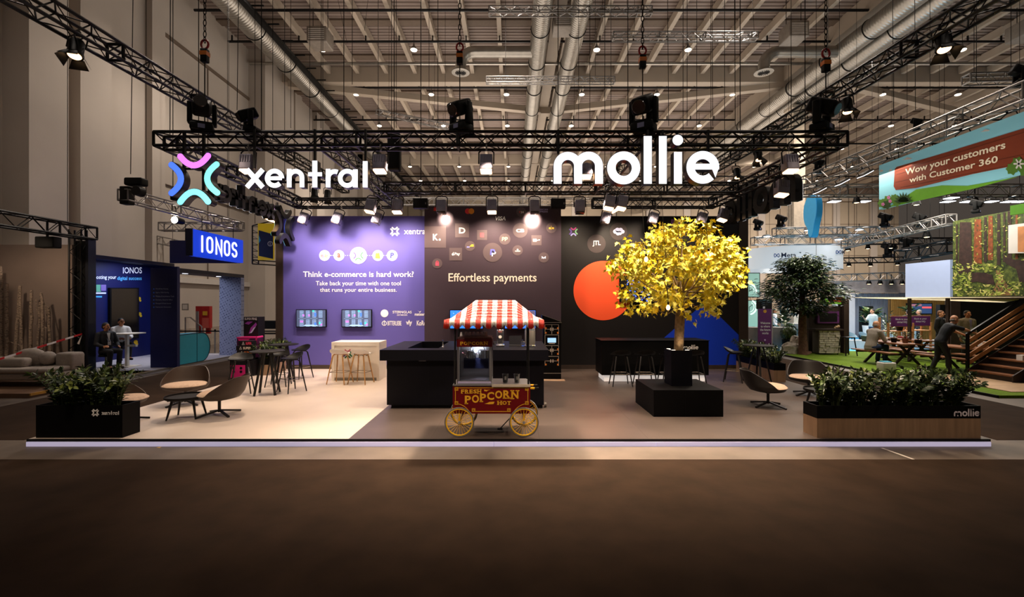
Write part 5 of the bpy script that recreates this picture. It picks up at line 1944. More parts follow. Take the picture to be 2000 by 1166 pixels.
# portal
t = thing('booth_portal', 'navy portal frame with a patterned far post at the blue booth edge', 'portal', (-10.7, 15.5, 0.1))
MB().box(-11.12, -10.3, 14.0, 14.12, 0.1, 3.17).build('near_post', m_ion, t)
MB().box(-11.12, -10.3, 14.12, 17.5, 3.05, 3.17).build('top_beam', m_iond, t)
for (y) in (14.9, 16.6):
    MB().lathe([(0.08, 3.045), (0.08, 3.05)], (-10.7, y, 0), 14).build('downlight', glow('down_glow', '#eef0ff', 3), t)
m_pat = M('patterned_print', '#8f97b8', 0.6, noise=0)
nt = m_pat.node_tree
tcn = nt.nodes.new('ShaderNodeTexCoord')
mp = nt.nodes.new('ShaderNodeMapping')
mp.inputs['Scale'].default_value = (11, 11, 11)
mp.inputs['Rotation'].default_value = (0, 0.5, 0)
vo = nt.nodes.new('ShaderNodeTexVoronoi')
vo.inputs['Randomness'].default_value = 0.15
vo.inputs['Scale'].default_value = 1.0
rp = nt.nodes.new('ShaderNodeValToRGB')
rp.color_ramp.interpolation = 'CONSTANT'
rp.color_ramp.elements[0].color = lin('#3c4468') + (1,)
rp.color_ramp.elements[1].color = lin('#8f97b8') + (1,)
rp.color_ramp.elements[1].position = 0.3
nt.links.new(tcn.outputs['Object'], mp.inputs['Vector'])
nt.links.new(mp.outputs['Vector'], vo.inputs['Vector'])
nt.links.new(vo.outputs['Distance'], rp.inputs['Fac'])
nt.links.new(rp.outputs['Color'], nt.nodes['Principled BSDF'].inputs['Base Color'])
MB().box(-11.12, -10.3, 17.3, 17.5, 0.1, 3.05).build('far_post', m_pat, t)['label'] = 'pale blue post with a dotted pattern'
p = front(13.998)
for i, s in enumerate(('WordPress Hosting', 'Agency Web Hosting', 'Website & ecommerce Tools', 'Domains, Email & Office', 'Managed & Root Server', 'Deployment Automation')):
    v = 565 + i * 7.1
    g = MB()
    text_to(g, s, p, 304, 304 + len(s) * 1.45, v + 1, v - 2.2)
    g.build('list_line', M('list_print', '#98a0c8', 0.5, noise=0), t)
    g = MB()
    disc(g, p, 300.5, v - 0.5, 1.4, 0, 0.003, 10)
    g.build('bullet', ink('#2a62e8'), t)
# teal counter
t = thing('booth_counter', 'teal counter with a rounded end inside the navy portal', 'counter', (-10.6, 14.8, 0.1))
yy0, yy1 = 14.25, 15.45
prof = [(yy0, 0.12), (yy1, 0.12)] + [(yy1 + 0.4 * math.cos(R_(a)), 0.60 + 0.48 * math.sin(R_(a))) for a in range(-80, 81, 16)] + [(yy1, 1.08), (yy0, 1.08)]
MB().prism([(-10.52, y, z) for (y, z) in prof], (-0.42, 0, 0)).build('body', m_teal, t)
g = MB()
for k in range(len(prof)):
    a, b = prof[k], prof[(k + 1) % len(prof)]
    g.tube((-10.515, a[0], a[1]), (-10.515, b[0], b[1]), 0.012, 5)
g.bar((-10.517, 15.2, 0.13), (-10.517, 15.2, 1.07), 0.012)
g.build('edge_line', m_iond, t)
# hanging sign
t = thing('hanging_sign', 'blue lit box sign hanging over the neighbouring booth', 'sign', (-10.5, 16, 3.6))
MB().box(-10.45, -10.25, 14.62, 17.35, 3.61, 4.47).build('lit_box', m_ionb, t)
MB().box(-10.452, -10.248, 14.58, 14.62, 3.60, 4.48).build('end_cap', m_iond, t)
MB().box(-13.05, -10.45, 17.35, 17.5, 3.61, 4.47).build('side_box', m_ion, t)
pls = lambda u, v, d: XP(u, v, -10.245) + Vector((d, 0, 0))
q3 = lambda a, f: a
SGN = plane((-10.245, 14.62, 3.61), (0, 1, 0), (0, 0, 1))
LW = 0.068
L = [[S([(0.42, 0.18), (0.42, 0.68)], LW, cap=True)],
     [S([(0.62 + 0.13, 0.3)] + arc(0.75 + 0.0, 0.3, 0.13, -90, -180, 6)[0:0] + [], LW)] if False else [S(arc(0.80, 0.32, 0.13, 180, 360, 10) + arc(0.80, 0.56, 0.13, 0, 180, 10), LW, closed=True)],
     [S([(1.14, 0.18), (1.14, 0.68), (1.42, 0.18), (1.42, 0.68)], LW, cap=True)],
     [S(arc(1.73, 0.32, 0.13, 180, 360, 10) + arc(1.73, 0.56, 0.13, 0, 180, 10), LW, closed=True)],
     [S(arc(2.17, 0.56, 0.125, 20, 270, 12) + arc(2.17, 0.31, 0.125, 90, -160, 12), LW, cap=True)]]
for sh in L:
    g = MB()
    for (kind, a, kw) in sh:
        g.stroke(a, kw['w'], SGN, 0.02, kw['closed'], kw['cap'])
    g.build('letter', glow('sign_white', '#ffffff', 0.95, True), t)
for (x, y) in ((-10.35, 15.2), (-10.35, 16.9), (-12.5, 17.42)):
    MB().tube((x, y, 4.45), (x, y, 5.0 if x > -12 else 5.1), 0.012, 5).build('hanging_chain', m_blackm, t)
truss('silver truss hanging over the blue box sign, running back', W(240, 380, 12.6), W(470, 442, 17.6), m_alu, 0.3, 0.3)
truss('silver cross truss just above the blue box sign', W(315, 443, 17.6), W(470, 443, 17.6), m_alu, 0.3, 0.3)
truss('short silver truss on the pale wall left of the blue box sign', W(293, 465, 19.0), W(345, 476, 19.0), m_alu, 0.3, 0.3)
t = thing('moving_lamp', 'black moving lamp cluster on the near end of the silver truss', 'moving light', W(250, 380, 12.7))
c = W(252, 372, 12.7)
MB().rbox(c.x - 0.18, c.x + 0.08, c.y - 0.12, c.y + 0.12, c.z - 0.4, c.z + 0.1, 0.03).build('body', m_black, t)
MB().rbox(c.x - 0.05, c.x + 0.45, c.y - 0.14, c.y + 0.14, c.z + 0.12, c.z + 0.34, 0.05).build('head', m_black, t)
MB().lathe([(0.13, -0.1), (0.14, 0.1), (0.1, 0.12)], (c.x + 0.35, c.y - 0.1, c.z - 0.05), 14, 'y').build('lens_ring', m_blackm, t)
tag(MB().rbox(c.x + 0.75, c.x + 1.2, c.y + 0.5, c.y + 0.8, c.z - 0.15, c.z + 0.05, 0.04).build('ballast_box', m_black), 'black ballast box lying on the silver truss behind the moving lamp', 'box')
t = thing('spot_lamp', 'bright lit spot shining out under the silver truss', 'spotlight', W(343, 430, 15.0))
c = W(343, 430, 15.0)
MB().lathe([(0.09, -0.05), (0.12, 0.0), (0.1, 0.3), (0.03, 0.35)], c, 14, 'y').build('housing', m_blackm, t)
MB().lathe([(0.11, -0.052), (0.08, -0.07), (0.0, -0.075)], c, 14, 'y').build('lens', glow('spot_lens', '#fff1d8', 40), t)
MB().tube(c + Vector((0, 0.1, 0)), c + Vector((-0.1, 0.1, 0.5)), 0.02, 6).build('bracket', m_blackm, t)
# booth light
lamp('AREA', (-12.4, 15.6, 3.4), 45, (0.75, 0.82, 1.0), (-12.6, 15.6, 0), 2.0)
lamp('SPOT', (-12.6, 15.5, 3.4), 40, (0.4, 0.55, 1.0), (-13.9, 16.2, 2.2), 0.1, 110, 0.9)
# high table and stool inside the booth
x, y = -12.05, 14.25
t = thing('high_table', 'white bar table beside the seated person in the navy booth', 'high table', (x, y, 0.1))
MB().box(x - 0.3, x + 0.35, y - 0.3, y + 0.3, 1.12, 1.15).build('top', m_white, t)
MB().box(x - 0.04, x + 0.04, y - 0.04, y + 0.04, 0.12, 1.12).build('column', m_white, t)
MB().box(x - 0.25, x + 0.25, y - 0.25, y + 0.25, 0.1, 0.12).build('foot_plate', m_white, t)
MB().box(x + 0.02, x + 0.3, y - 0.04, y + 0.04, 0.72, 0.78).build('side_shelf', m_white, t)

# ---- sofa booth on the far left
m_beige = M('beige_plaster', '#8b7a70', 0.9, noise=0.08, scale=1.2)
m_sofa = M('grey_sofa', '#a3988e', 0.9, noise=0.08, scale=20, bump=0.15)
o = tag(MB().box(-14.9, -10.6, 10.0, 13.4, 0.0, 0.1).build('booth_platform', M('brown_deck', '#6b4f3a', 0.6)), 'low platform under the grey sofa with a yellow front edge', 'platform', kind='structure')
MB().box(-10.6, -10.57, 10.0, 13.4, 0.05, 0.105).build('yellow_edge', M('yellow_edge', '#c8943c', 0.5), o)
t = thing('booth_wall', 'beige plaster booth wall behind the birch trunks', 'booth wall', (-13.7, 13.3, 0.1))
MB().box(-14.9, -12.76, 13.2, 13.32, 0.1, 3.78).build('panel', m_beige, t)
t = thing('truss_column', 'black clad truss column at the corner of the sofa booth', 'truss', (-12.4, 13.2, 0.1))
MB().box(-12.74, -12.3, 13.25, 13.3, 0.1, 3.9).build('cloth_panel', m_black, t)
for (x, y) in ((-12.70, 13.05), (-12.35, 13.05), (-12.70, 13.22), (-12.35, 13.22)):
    MB().tube((x, y, 0.1), (x, y, 4.2), 0.025, 6).build('chord', m_blackm, t)
g = MB()
for k in range(14):
    z = 0.2 + k * 0.28
    for (a, b) in (((-12.70, 13.05), (-12.35, 13.05)), ((-12.35, 13.05), (-12.35, 13.22))):
        g.tube((a[0], a[1], z + (0.28 if k % 2 else 0)), (b[0], b[1], z + (0 if k % 2 else 0.28)), 0.011, 4)
g.build('lacing', m_blackm, t)
MB().box(-12.28, -12.2, 13.1, 13.35, 0.1, 3.95).build('side_panel', M('slate_side', '#0d0f1e', 0.5), t)
truss('black truss along the top of the sofa booth in the left edge', (-12.2, 8.5, 4.1), (-12.2, 13.2, 4.1), m_blackm, 0.34, 0.34, 0.03, 0.013)
tag(MB().rbox(-12.6, -12.1, 12.0, 12.25, 3.55, 3.85, 0.03).bar((-12.35, 12.1, 3.84), (-12.35, 12.1, 4.0), 0.04).build('hanging_speaker', m_black), 'black box lamp hanging under the sofa booth truss', 'lamp')
tag(MB().box(-13.6, -13.4, 11.75, 11.85, 2.3, 3.3).build('moss_frame', M('moss', '#3f6a1c', 0.9, noise=0.4, scale=15, bump=0.5)), 'framed green moss panel cut by the left edge', 'moss panel')
m_birch = M('birch_bark', '#b39f8c', 0.8, noise=0.1, scale=4)
nt = m_birch.node_tree
nz = nt.nodes.new('ShaderNodeTexNoise')
mpn = nt.nodes.new('ShaderNodeMapping')
mpn.inputs['Scale'].default_value = (4, 4, 22)
tcn = nt.nodes.new('ShaderNodeTexCoord')
rp = nt.nodes.new('ShaderNodeValToRGB')
rp.color_ramp.elements[0].position = 0.40
rp.color_ramp.elements[0].color = lin('#2a1e18') + (1,)
rp.color_ramp.elements[1].position = 0.45
rp.color_ramp.elements[1].color = lin('#a08c7a') + (1,)
nt.links.new(tcn.outputs['Object'], mpn.inputs['Vector'])
nt.links.new(mpn.outputs['Vector'], nz.inputs['Vector'])
nt.links.new(nz.outputs['Fac'], rp.inputs['Fac'])
nt.links.new(rp.outputs['Color'], nt.nodes['Principled BSDF'].inputs['Base Color'])
rr = random.Random(4)
for i, (u0, u1, v, r, l) in enumerate(((2, 0, 520, .06, 'thick birch trunk cut by the left edge'), (13, 14, 554, .042, 'birch trunk second from the left edge'), (29, 38, 558, .045, 'leaning birch trunk, front one of the crossing pair'),
                                       (44, 39, 566, .034, 'thin birch trunk crossing behind the leaning one'), (58, 62, 567, .04, 'straight birch trunk in the middle of the row'), (72, 78, 590, .03, 'short birch trunk left of a forked pair'),
                                       (84, 81, 572, .04, 'birch trunk in front of the forked pair'), (98, 96, 599, .04, 'bent short birch trunk at the right end of the row'))):
    Y = 12.75 + 0.05 * (i % 3)
    a, b = W(u0, 727, Y), W(u1, v, Y)
    a.z = 0.1
    pts = [a + (b - a) * (k / 9) + Vector((rr.uniform(-.02, .02), 0, 0)) for k in range(10)]
    g = MB().path(pts, [r * (1.1 - 0.03 * k) for k in range(10)], 10)
    if i in (7, 5):
        g.path([pts[7], pts[8] + Vector((-.08, 0, .05)), pts[9] + Vector((-.12, 0, .1))], r * 0.4, 6)
    for k in (3, 6):
        g.tube(pts[k], pts[k] + Vector((rr.choice((-.1, .1)), -.04, .06)), r * 0.22, 5)
    tag(g.build('birch_trunk', m_birch), l, 'birch trunk')
t = thing('sofa', 'light grey sofa cut by the left edge before the birch trunks', 'sofa', (-11.6, 11.2, 0.1))
x0, x1 = -13.2, -10.95
MB().rbox(x0, x1, 10.75, 11.65, 0.24, 0.42, 0.06).build('seat_base', m_sofa, t)
MB().rbox(x0, x1 - 0.02, 10.72, 11.5, 0.42, 0.54, 0.05).build('seat_cushion', m_sofa, t)
MB().rbox(x0, x1 - 0.2, 11.45, 11.7, 0.4, 0.72, 0.06).build('backrest', m_sofa, t)
MB().rbox(x1 - 0.42, x1 + 0.02, 11.3, 11.68, 0.4, 0.85, 0.07).build('armrest', m_sofa, t)
for (a, b, z) in ((-12.3, -11.62, 0.94), (-11.66, -11.42, 0.86)):
    c = MB()
    c.ball(((a + b) / 2, 11.32, 0.72), (b - a) / 2 + 0.06, 0.16, z - 0.72 + 0.03, 14, 8)
    c.build('back_cushion', m_sofa, t)
MB().rbox(-12.4, -11.75, 10.95, 11.2, 0.52, 0.76, 0.08).build('throw_pillow', m_sofa, t)
for (x, y) in ((x1 - 0.1, 10.85), (x1 - 0.1, 11.55), (-12.3, 10.85)):
    MB().tube((x, y, 0.1), (x, y, 0.25), 0.018, 8).build('leg', m_alu, t)
lamp('SPOT', (-12.6, 10.8, 3.9), 90, WARM, (-13.4, 13.2, 1.8), 0.1, 100, 0.9)
# barrier tape from the left edge to the column
g0, g1 = W(-15, 708, 10.5), W(160, 654, 13.0)
for k in range(9):
    a, b = g0 + (g1 - g0) * (k / 9), g0 + (g1 - g0) * ((k + 1) / 9)
    if k == 0:
        bt = thing('barrier_tape', 'red and white barrier tape strung before the birch trunks', 'barrier tape', g0)
    MB().prism([a, b, b + Vector((0, 0, .05)), a + Vector((0, 0, .05))], (0, 0.004, 0)).build('red_band' if k % 2 == 0 else 'white_band', M('tape_red', '#b81c20', 0.5) if k % 2 == 0 else M('tape_white', '#d9d0cc', 0.5), bt)
MB().prism([g1, g1 + Vector((-.12, -.02, -.25)), g1 + Vector((-.06, -.02, -.27))], (0, 0.004, 0)).build('loose_end', M('tape_white', '#d9d0cc', 0.5), bt)

# ---- hall side seen through the portal and behind the tables
Y = 20.8
t = thing('hose_cabinet', 'red fire hose cabinet on the hall wall seen through the portal', 'hose cabinet', W(396, 640, Y))
p = front(Y)
g = MB()
rect(g, p, 382, 409, 641, 598, -0.2, 0)
g.build('cabinet', m_red, t)
g = MB()
rect(g, p, 396, 405, 616, 608, 0, 0.01)
g.build('notice', M('yellow_notice', '#d8a82c', 0.5), t)
g = MB()
rect(g, p, 395, 408, 641, 621, 0, 0.008)
g.build('instruction_sheet', ink('#c8584c'), t)
for u in (384, 399):
    g = MB()
    rect(g, p, u, u + 8, 652, 641, -0.2, -0.1)
    g.build('stand_leg', m_red, t)
t = thing('handrail', 'grey steel handrail by the steps before the hose cabinet', 'handrail', W(375, 655, 20.5))
for s in ([(362, 660), (362, 620), (372, 620), (394, 638), (394, 655)], [(384, 655), (384, 608), (387, 608), (387, 655)]):
    MB().path([W(a, b, 20.5) for (a, b) in s], 0.03, 6).build('rail', m_alu, t)
t = thing('wall_sign', 'small framed wall sign left of the hose cabinet', 'sign', (-14.9, 19.9, 2))
p2 = front(20.4)
g = MB()
rect(g, p2, 355, 368, 606, 593, -0.02, 0)
g.build('frame', m_alu, t)
g = MB()
rect(g, p2, 357, 366, 604, 595, 0, 0.006)
g.build('print', m_white, t)
# stanchions with belt
used = []
t = thing('barrier_post', 'post', 'barrier post', (0, 0, 0))
MB().lathe([(0.17, 0.0), (0.17, 0.02), (0.03, 0.045)], (0, 0, 0), 18).build('base', m_alu, t)
MB().tube((0, 0, 0.03), (0, 0, 0.95), 0.03, 10).build('pole', m_alu, t)
MB().tube((0, 0, 0.9), (0, 0, 1.0), 0.036, 10).build('belt_head', m_black, t)
place(t, used, (-12.2, 18.7, 0), 0, 'steel barrier post with a black belt behind the navy portal')
place(t, used, (-8.9, 19.5, 0), 0, 'steel barrier post with a black belt near the energy display stand')
tag(MB().box(-14.5, -8.9, 18.69, 18.71, 0.9, 0.95).build('barrier_belt', m_black), 'black belt stretched between the barrier posts', 'belt')
t = thing('work_table', 'table with black cover at the hall side behind the display stand', 'table', (-10.6, 20, 0))
MB().box(-11.4, -9.9, 19.8, 20.5, 0.72, 0.76).build('top', m_black, t)
MB().box(-11.3, -9.95, 19.9, 20.4, 0.95, 1.3).build('black_case', m_black, t)
for x in (-11.3, -10.0):
    for y in (19.9, 20.4):
        MB().tube((x, y, 0), (x, y, 0.95), 0.02, 6).build('leg', m_alu, t)
# framed yellow and navy screen
Y = 17.0
t = thing('hanging_screen', 'yellow and navy hanging screen in a black truss frame by the wall corner', 'screen', W(520, 510, Y))
p = front(Y)
g = MB()
rect(g, p, 505, 536, 508, 437, 0, 0.05)
g.build('yellow_panel', M('yellow_print', '#d8b41c', 0.5, noise=0, emit=0.15), t)
g = MB()
g.prism([p(507, 450, 0.055), p(535, 458, 0.055), p(535, 506, 0.055), p(507, 500, 0.055)], (0, -0.006, 0))
q = g.build('navy_field', ink('#16264a'), t)
g = MB()
g.stroke(arc(529.5, 476.5, 4.4, 0, 350, 18), 1.3, p, 0.072)
g.stroke([(529.5, 479), (529.5, 474)], 1.2, p, 0.072)
g.build('arrow_badge', m_paper, q)
g = MB()
g.prism([p(507, 459, 0.062), p(511, 470, 0.062), p(507, 476, 0.062)], (0, -0.004, 0))
g.build('cyan_corner', ink('#3cb8d8'), q)
for (a, b) in (((490, 440), (490, 515)), ((502, 440), (502, 515)), ((490, 515), (540, 518)), ((490, 507), (540, 511)), ((490, 440), (538, 428))):
    MB().tube(p(a[0], a[1], -0.1), p(b[0], b[1], -0.1), 0.025, 6).build('frame_tube', m_blackm, t)
g = MB()
for k in range(12):
    v = 442 + k * 6
    g.tube(p(490, v, -0.1), p(502, v + (6 if k % 2 else 0), -0.1), 0.012, 4)
g.build('lacing', m_blackm, t)
for u in (495, 530):
    MB().tube(p(u, 436, -0.1), (p(u, 436, 0).x, Y + 0.1, 16.5), 0.01, 5).build('hanging_wire', m_black, t)

# ---- energy product display by the stand
m_pink = M('pink_card', '#d6287c', 0.5, noise=0.05)
m_cardk = M('black_card', '#141116', 0.5, noise=0.05)
Y = 13.0
p = front(Y)
t = thing('promo_display', 'tall pink and black cardboard display with printed swirls behind the bar stools', 'display', W(492, 738, Y))
g = MB()
rect(g, p, 476, 504, 740, 619, -0.35, 0)
g.build('column', m_cardk, t)
g = MB()
text_to(g, 'SUPER', p, 478, 491, 625, 620.5, d=0.006, bold=0.02)
text_to(g, 'FINE', p, 492, 502, 625, 620.5, d=0.006, bold=0.02)
g.build('lettering', m_paper, t)
g = MB()
g.prism([p(486, 652, 0.004), p(490, 640, 0.004), p(500, 630, 0.004), p(502, 634, 0.004), p(494, 648, 0.004)], (0, -0.004, 0))
g.prism([p(478, 632, 0.004), p(484, 628, 0.004), p(494, 628, 0.004), p(486, 634, 0.004)], (0, -0.004, 0))
g.build('swirl', M('purple_print2', '#8a3aa0', 0.5), t)
g = MB()
g.prism([p(488, 651, 0.006), p(496, 640, 0.006), p(500, 638, 0.006), p(492, 650, 0.006)], (0, -0.004, 0))
g.build('pale_streak', ink('#b9d4ec'), t)
g = MB()
rect(g, p, 475, 514, 695, 657, 0.0, 0.3)
q = g.build('pink_tray', M('plum_card', '#4a1440', 0.5), t)
g = MB()
g.stroke([(475.5, 658), (513, 658)], 2.5, p, 0.302)
g.stroke([(512.5, 657), (508, 695)], 3.0, p, 0.303)
g.prism([p(477, 660, 0.301), p(500, 660, 0.301), p(492, 668, 0.301), p(480, 666, 0.301)], (0, -0.003, 0))
g.build('pink_print', m_pink, q)
g = MB()
g.prism([p(494, 668, 0.303), p(512, 672, 0.303), p(512, 682, 0.303)], (0, -0.004, 0))
g.build('white_streak', ink('#d8e4f4'), q)
g = MB()
disc(g, p, 496, 681, 3.2, 0.303, 0.308, 14)
g.build('badge', m_paper, q)
t = thing('promo_box_shelf', 'low pink box shelf carrying a stack of printed cartons', 'display', W(474, 738, Y - 0.6))
p = front(Y - 0.6)
g = MB()
rect(g, p, 449, 496, 745, 704, -0.25, 0)
q = g.build('shelf_box', m_cardk, t)
g = MB()
rect(g, p, 451, 479, 738, 713, 0, 0.006)
g.build('pink_front', m_pink, t)
for (u, v) in ((457, 719), (471, 719), (457, 726), (471, 726)):
    g = MB()
    disc(g, p, u, v, 2.6, 0.006, 0.01, 12)
    g.build('round_print', m_cardk, t)
g = MB()
text_to(g, 'SUPER', p, 484, 489, 738, 716, d=0.008, bold=0.02)
g.build('lettering', m_paper, t)
for i, (u0, u1, v0, v1, s, h, l) in enumerate(((460, 491, 703, 692.5, 'SUPER', '#58b088', 'printed carton with green lettering at the bottom of the stack'), (463, 493, 692.3, 684.5, 'SUPER', '#e0782c', 'printed carton with orange lettering second from the bottom'),
                                               (461, 492, 684.3, 675.5, 'SUPER', '#f0e0d0', 'printed carton with white lettering third from the bottom'), (466, 493, 675.3, 666, 'SUPER', '#e8486c', 'printed carton with red lettering on top of the stack'))):
    t = thing('carton', l, 'carton', p((u0 + u1) / 2, v0, -0.1), 'cartons stacked on the pink shelf')
    g = MB()
    rect(g, p, u0, u1, v0, v1, -0.2, 0)
    g.build('box', m_cardk, t)
    g = MB()
    text_to(g, s, p, u0 + 14, u1 - 1.5, v0 - 2, v1 + 2, d=0.004, bold=0.03)
    g.build('lettering', ink(h), t)
    g = MB()
    g.stroke([(u0 + 7, v0 - 2), (u0 + 9, v1 + 2), (u0 + 11, v0 - 2)], 0.8, p, 0.004, closed=True)
    g.build('emblem', ink('#c8c0c0'), t)
# ================================================================ right neighbours: the woodland booth and the booths far behind
m_lawn = M('artificial_lawn', '#5c7420', 0.95, noise=0.25, scale=30, bump=0.4, spec=0.1)
m_wood = M('brown_timber', '#7a4c2c', 0.6, noise=0.25, scale=8)
m_woodl = M('light_timber', '#b07a48', 0.6, noise=0.25, scale=8)
m_dkwood = M('dark_timber', '#2a1c14', 0.6, noise=0.2, scale=8)
m_decking = M('pale_decking', '#b08f6c', 0.6, noise=0.15, scale=6)
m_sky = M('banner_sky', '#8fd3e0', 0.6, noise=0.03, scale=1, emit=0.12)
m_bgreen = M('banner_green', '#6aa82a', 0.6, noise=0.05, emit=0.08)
m_bdk = M('banner_dark_green', '#2c4a1c', 0.6, noise=0.1)
m_bmid = M('banner_mid_green', '#57862a', 0.6, noise=0.1)
m_bred = M('banner_brown', '#8e3a1a', 0.6, noise=0.12, scale=2)
m_purple = M('purple_board', '#57245e', 0.5, noise=0.04)

o = tag(MB().box(10.7, 21.0, 10.0, 19.2, 0.0, 0.06).build('lawn_carpet', m_lawn), 'green artificial lawn of the booth across the right aisle', 'artificial lawn')
MB().box(10.66, 10.7, 10.0, 19.2, 0.0, 0.062).build('black_edge', m_black, o)
tag(MB().box(11.35, 15.9, 10.35, 12.85, 0.061, 0.075).build('deck_boards', m_decking), 'pale wooden deck at the foot of the stairs', 'deck')

# ---- big banner on the plane x = 11
t = thing('hanging_banner', 'large banner with a brown board reading Wow your customers', 'banner', (11.0, 11.5, 4.9))
XB = 10.98
pb_ = lambda u, v, d: XP(u, v, XB) + Vector((-d, 0, 0))
y0, y1 = F * XB / 717, 7.6
MB().box(XB, XB + 0.12, y1, y0, 4.88, 6.2).build('sky_panel', m_sky, t)


def on_banner(pts, mat, name, d=0.004, th=0.004):
    g = MB()
    g.prism([pb_(u, v, d) for (u, v) in pts], (-th, 0, 0))
    return g.build(name, mat, t)


on_banner([(1717, 409), (1740, 402), (1790, 370), (1840, 362), (1890, 363), (1930, 356), (1990, 345), (2080, 330), (2080, 312), (2000, 341)][:7] + [(1900, 369)], m_bgreen, 'green_hill')
on_banner([(1748, 330), (1752, 326), (1850, 297), (2080, 226), (2080, 312), (1990, 322), (1900, 340), (1790, 367), (1750, 371), (1746, 364)], m_bred, 'wooden_board', 0.005)
g = MB()
for (a, b) in (((1750, 335), (2060, 240)), ((1750, 356), (2060, 288)), ((1760, 366), (2060, 305)), ((1752, 341), (1830, 318))):
    g.stroke([a, b], 0.7, pb_, 0.011)
g.build('board_grain', M('banner_dark_brown', '#5c2410', 0.6), t)


def on_slant(s, u0, u1, vb0, vb1, vt0, vt1, d=0.014, bold=0.02):
    """lettering on the banner: baseline from (u0, vb0) to (u1, vb1), head line from vt0 to vt1"""
    A, B = pb_(u0, vb0, d), pb_(u1, vb1, d)
    vs, fs = text_raw(s, bold)
    ax, bx = min(v.x for v in vs), max(v.x for v in vs)
    hx = max(v.y for v in vs if True)
    C_ = pb_(u0, vt0, d)
    H = C_.z - A.z
    g = MB()
    g.add([A + (B - A) * ((v.x - ax) / (bx - ax)) + Vector((0, 0, H * v.y / 0.7)) for v in vs], fs)
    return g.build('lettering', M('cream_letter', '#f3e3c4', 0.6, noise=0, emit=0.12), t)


on_slant('Wow your customers', 1769, 1965, 342, 289, 330.5, 280)
on_slant('with Customer 360', 1777, 1950, 357, 316.5, 346.5, 300)
for (u, v, w) in ((1772, 311, 10), (1721, 335, 5), (1739, 334, 4), (1925, 256, 9)):
    on_banner([(u - w, v + 2), (u - w * .4, v - 1), (u, v - 4), (u + w * .6, v - 3), (u + w, v - 2), (u + w * .7, v)], M('banner_cloud', '#f2efe8', 0.6), 'cloud')
rr = random.Random(9)
for (u, v, r, m_) in ((1724, 397, 9, m_bmid), (1736, 391, 10, m_bmid), (1748, 388, 9, m_bmid), (1733, 400, 9, m_bdk), (1752, 396, 8, m_bmid), (1978, 330, 12, m_bmid), (1990, 320, 14, m_bmid), (2004, 332, 14, m_bmid)):
    on_banner([(u + r * (0.8 + 0.25 * (k % 2)) * math.cos(2 * PI * k / 14), v + r * (0.8 + 0.25 * (k % 2)) * math.sin(2 * PI * k / 14)) for k in range(14)], m_, 'bush', 0.012 + rr.random() * 0.004)
for k in range(9):
    a = R_(180 + 8 + 20 * k)
    c_, s_ = math.cos(a), math.sin(a)
    on_banner([(1766, 395), (1766 + 9 * c_ - 3 * s_, 395 + 9 * s_ + 3 * c_), (1766 + 20 * c_, 395 + 20 * s_), (1766 + 9 * c_ + 3 * s_, 395 + 9 * s_ - 3 * c_)], m_bdk, 'fern_leaf', 0.019)
for (u, v) in ((1726, 399), (1737, 386), (1740, 393)):
    g = MB()
    for k in range(5):
        disc(g, pb_, u + 2 * math.cos(2 * PI * k / 5), v + 2 * math.sin(2 * PI * k / 5), 1.5, 0.02, 0.024, 8)
    g.build('pink_flower', M('banner_pink', '#e88ac0', 0.6), t)
g = MB()
for k in range(6):
    a = 2 * PI * k / 6
    g.stroke([(1992, 320), (1992 + 9 * math.cos(a), 320 + 9 * math.sin(a))], 3.2, pb_, 0.026, cap=True)
g.build('white_flower', M('banner_cloud', '#f2efe8', 0.6), t)
for y in (8.6, 13.0):
    MB().tube((XB + 0.06, y, 6.2), (XB + 0.06, y, 6.5), 0.01, 5).build('hanging_wire', m_black, t)

# ---- silver trusses and panel floods
truss('silver truss above the brown board banner, running back', (11.1, 8.0, 6.62), (11.1, 17.4, 6.62), m_alu, 0.4, 0.4, 0.028, 0.014)
truss('silver cross truss behind the banner at the far end', (11.1, 17.5, 6.4), (21.0, 17.5, 6.4), m_alu, 0.4, 0.4, 0.028, 0.014)
t = thing('panel_flood', 'flood', 'floodlight', (0, 0, 0))
MB().rbox(-0.17, 0.17, -0.14, 0.14, 0.0, 0.07, 0.02).build('housing', m_alu, t)
MB().box(-0.155, 0.155, -0.125, 0.125, -0.006, 0.002).build('lit_panel', glow('panel_glow', '#f2f4ff', 8), t)
MB().path([(-0.17, 0, 0.03), (-0.17, 0, 0.14), (0, 0, 0.18), (0.17, 0, 0.14), (0.17, 0, 0.03)], 0.012, 5).tube((0, 0, 0.17), (0, 0, 0.24), 0.02, 6).build('yoke', m_blackm, t)
used = []
nm = ('first', 'second', 'third', 'fourth', 'fifth', 'sixth', 'seventh', 'eighth')
for i, (px, py) in enumerate(((1976, 210), (1885, 252), (1812, 276), (1740, 308), (1690, 326), (1645, 345), (1601, 361))):
    Y = F * 11.3 / (px - CX)
    place(t, used, (11.3, Y, 6.2), 0.1, 'white panel floodlight %s from the front along the banner truss' % nm[i], rot=(0, R_(-28), 0), s=1.15)
for i, (px, py, Y) in enumerate(((1629, 388, 17.5), (1687, 387, 17.5), (1851, 386, 17.5), (1890, 386, 17.5), (1935, 384, 17.5), (1970, 386, 17.5), (1992, 384, 17.5), (1858, 374, 16.9))):
    place(t, used, ((px - CX) * Y / F, Y, 5.98), 0, 'white panel floodlight %s from the left under the far cross truss' % nm[i])
truss('silver truss above the white ring sign, upper one', W(1512, 453, 24), W(1737, 450, 24), m_alu, 0.4, 0.4, 0.03, 0.014)
truss('silver truss above the white ring sign, lower one', W(1470, 471, 25), W(1690, 469, 25), m_alu, 0.4, 0.4, 0.03, 0.014)
truss('silver truss rising from the white ring sign to the forest picture', W(1650, 478, 22), W(1858, 428, 15.5), m_alu, 0.32, 0.32, 0.026, 0.012)
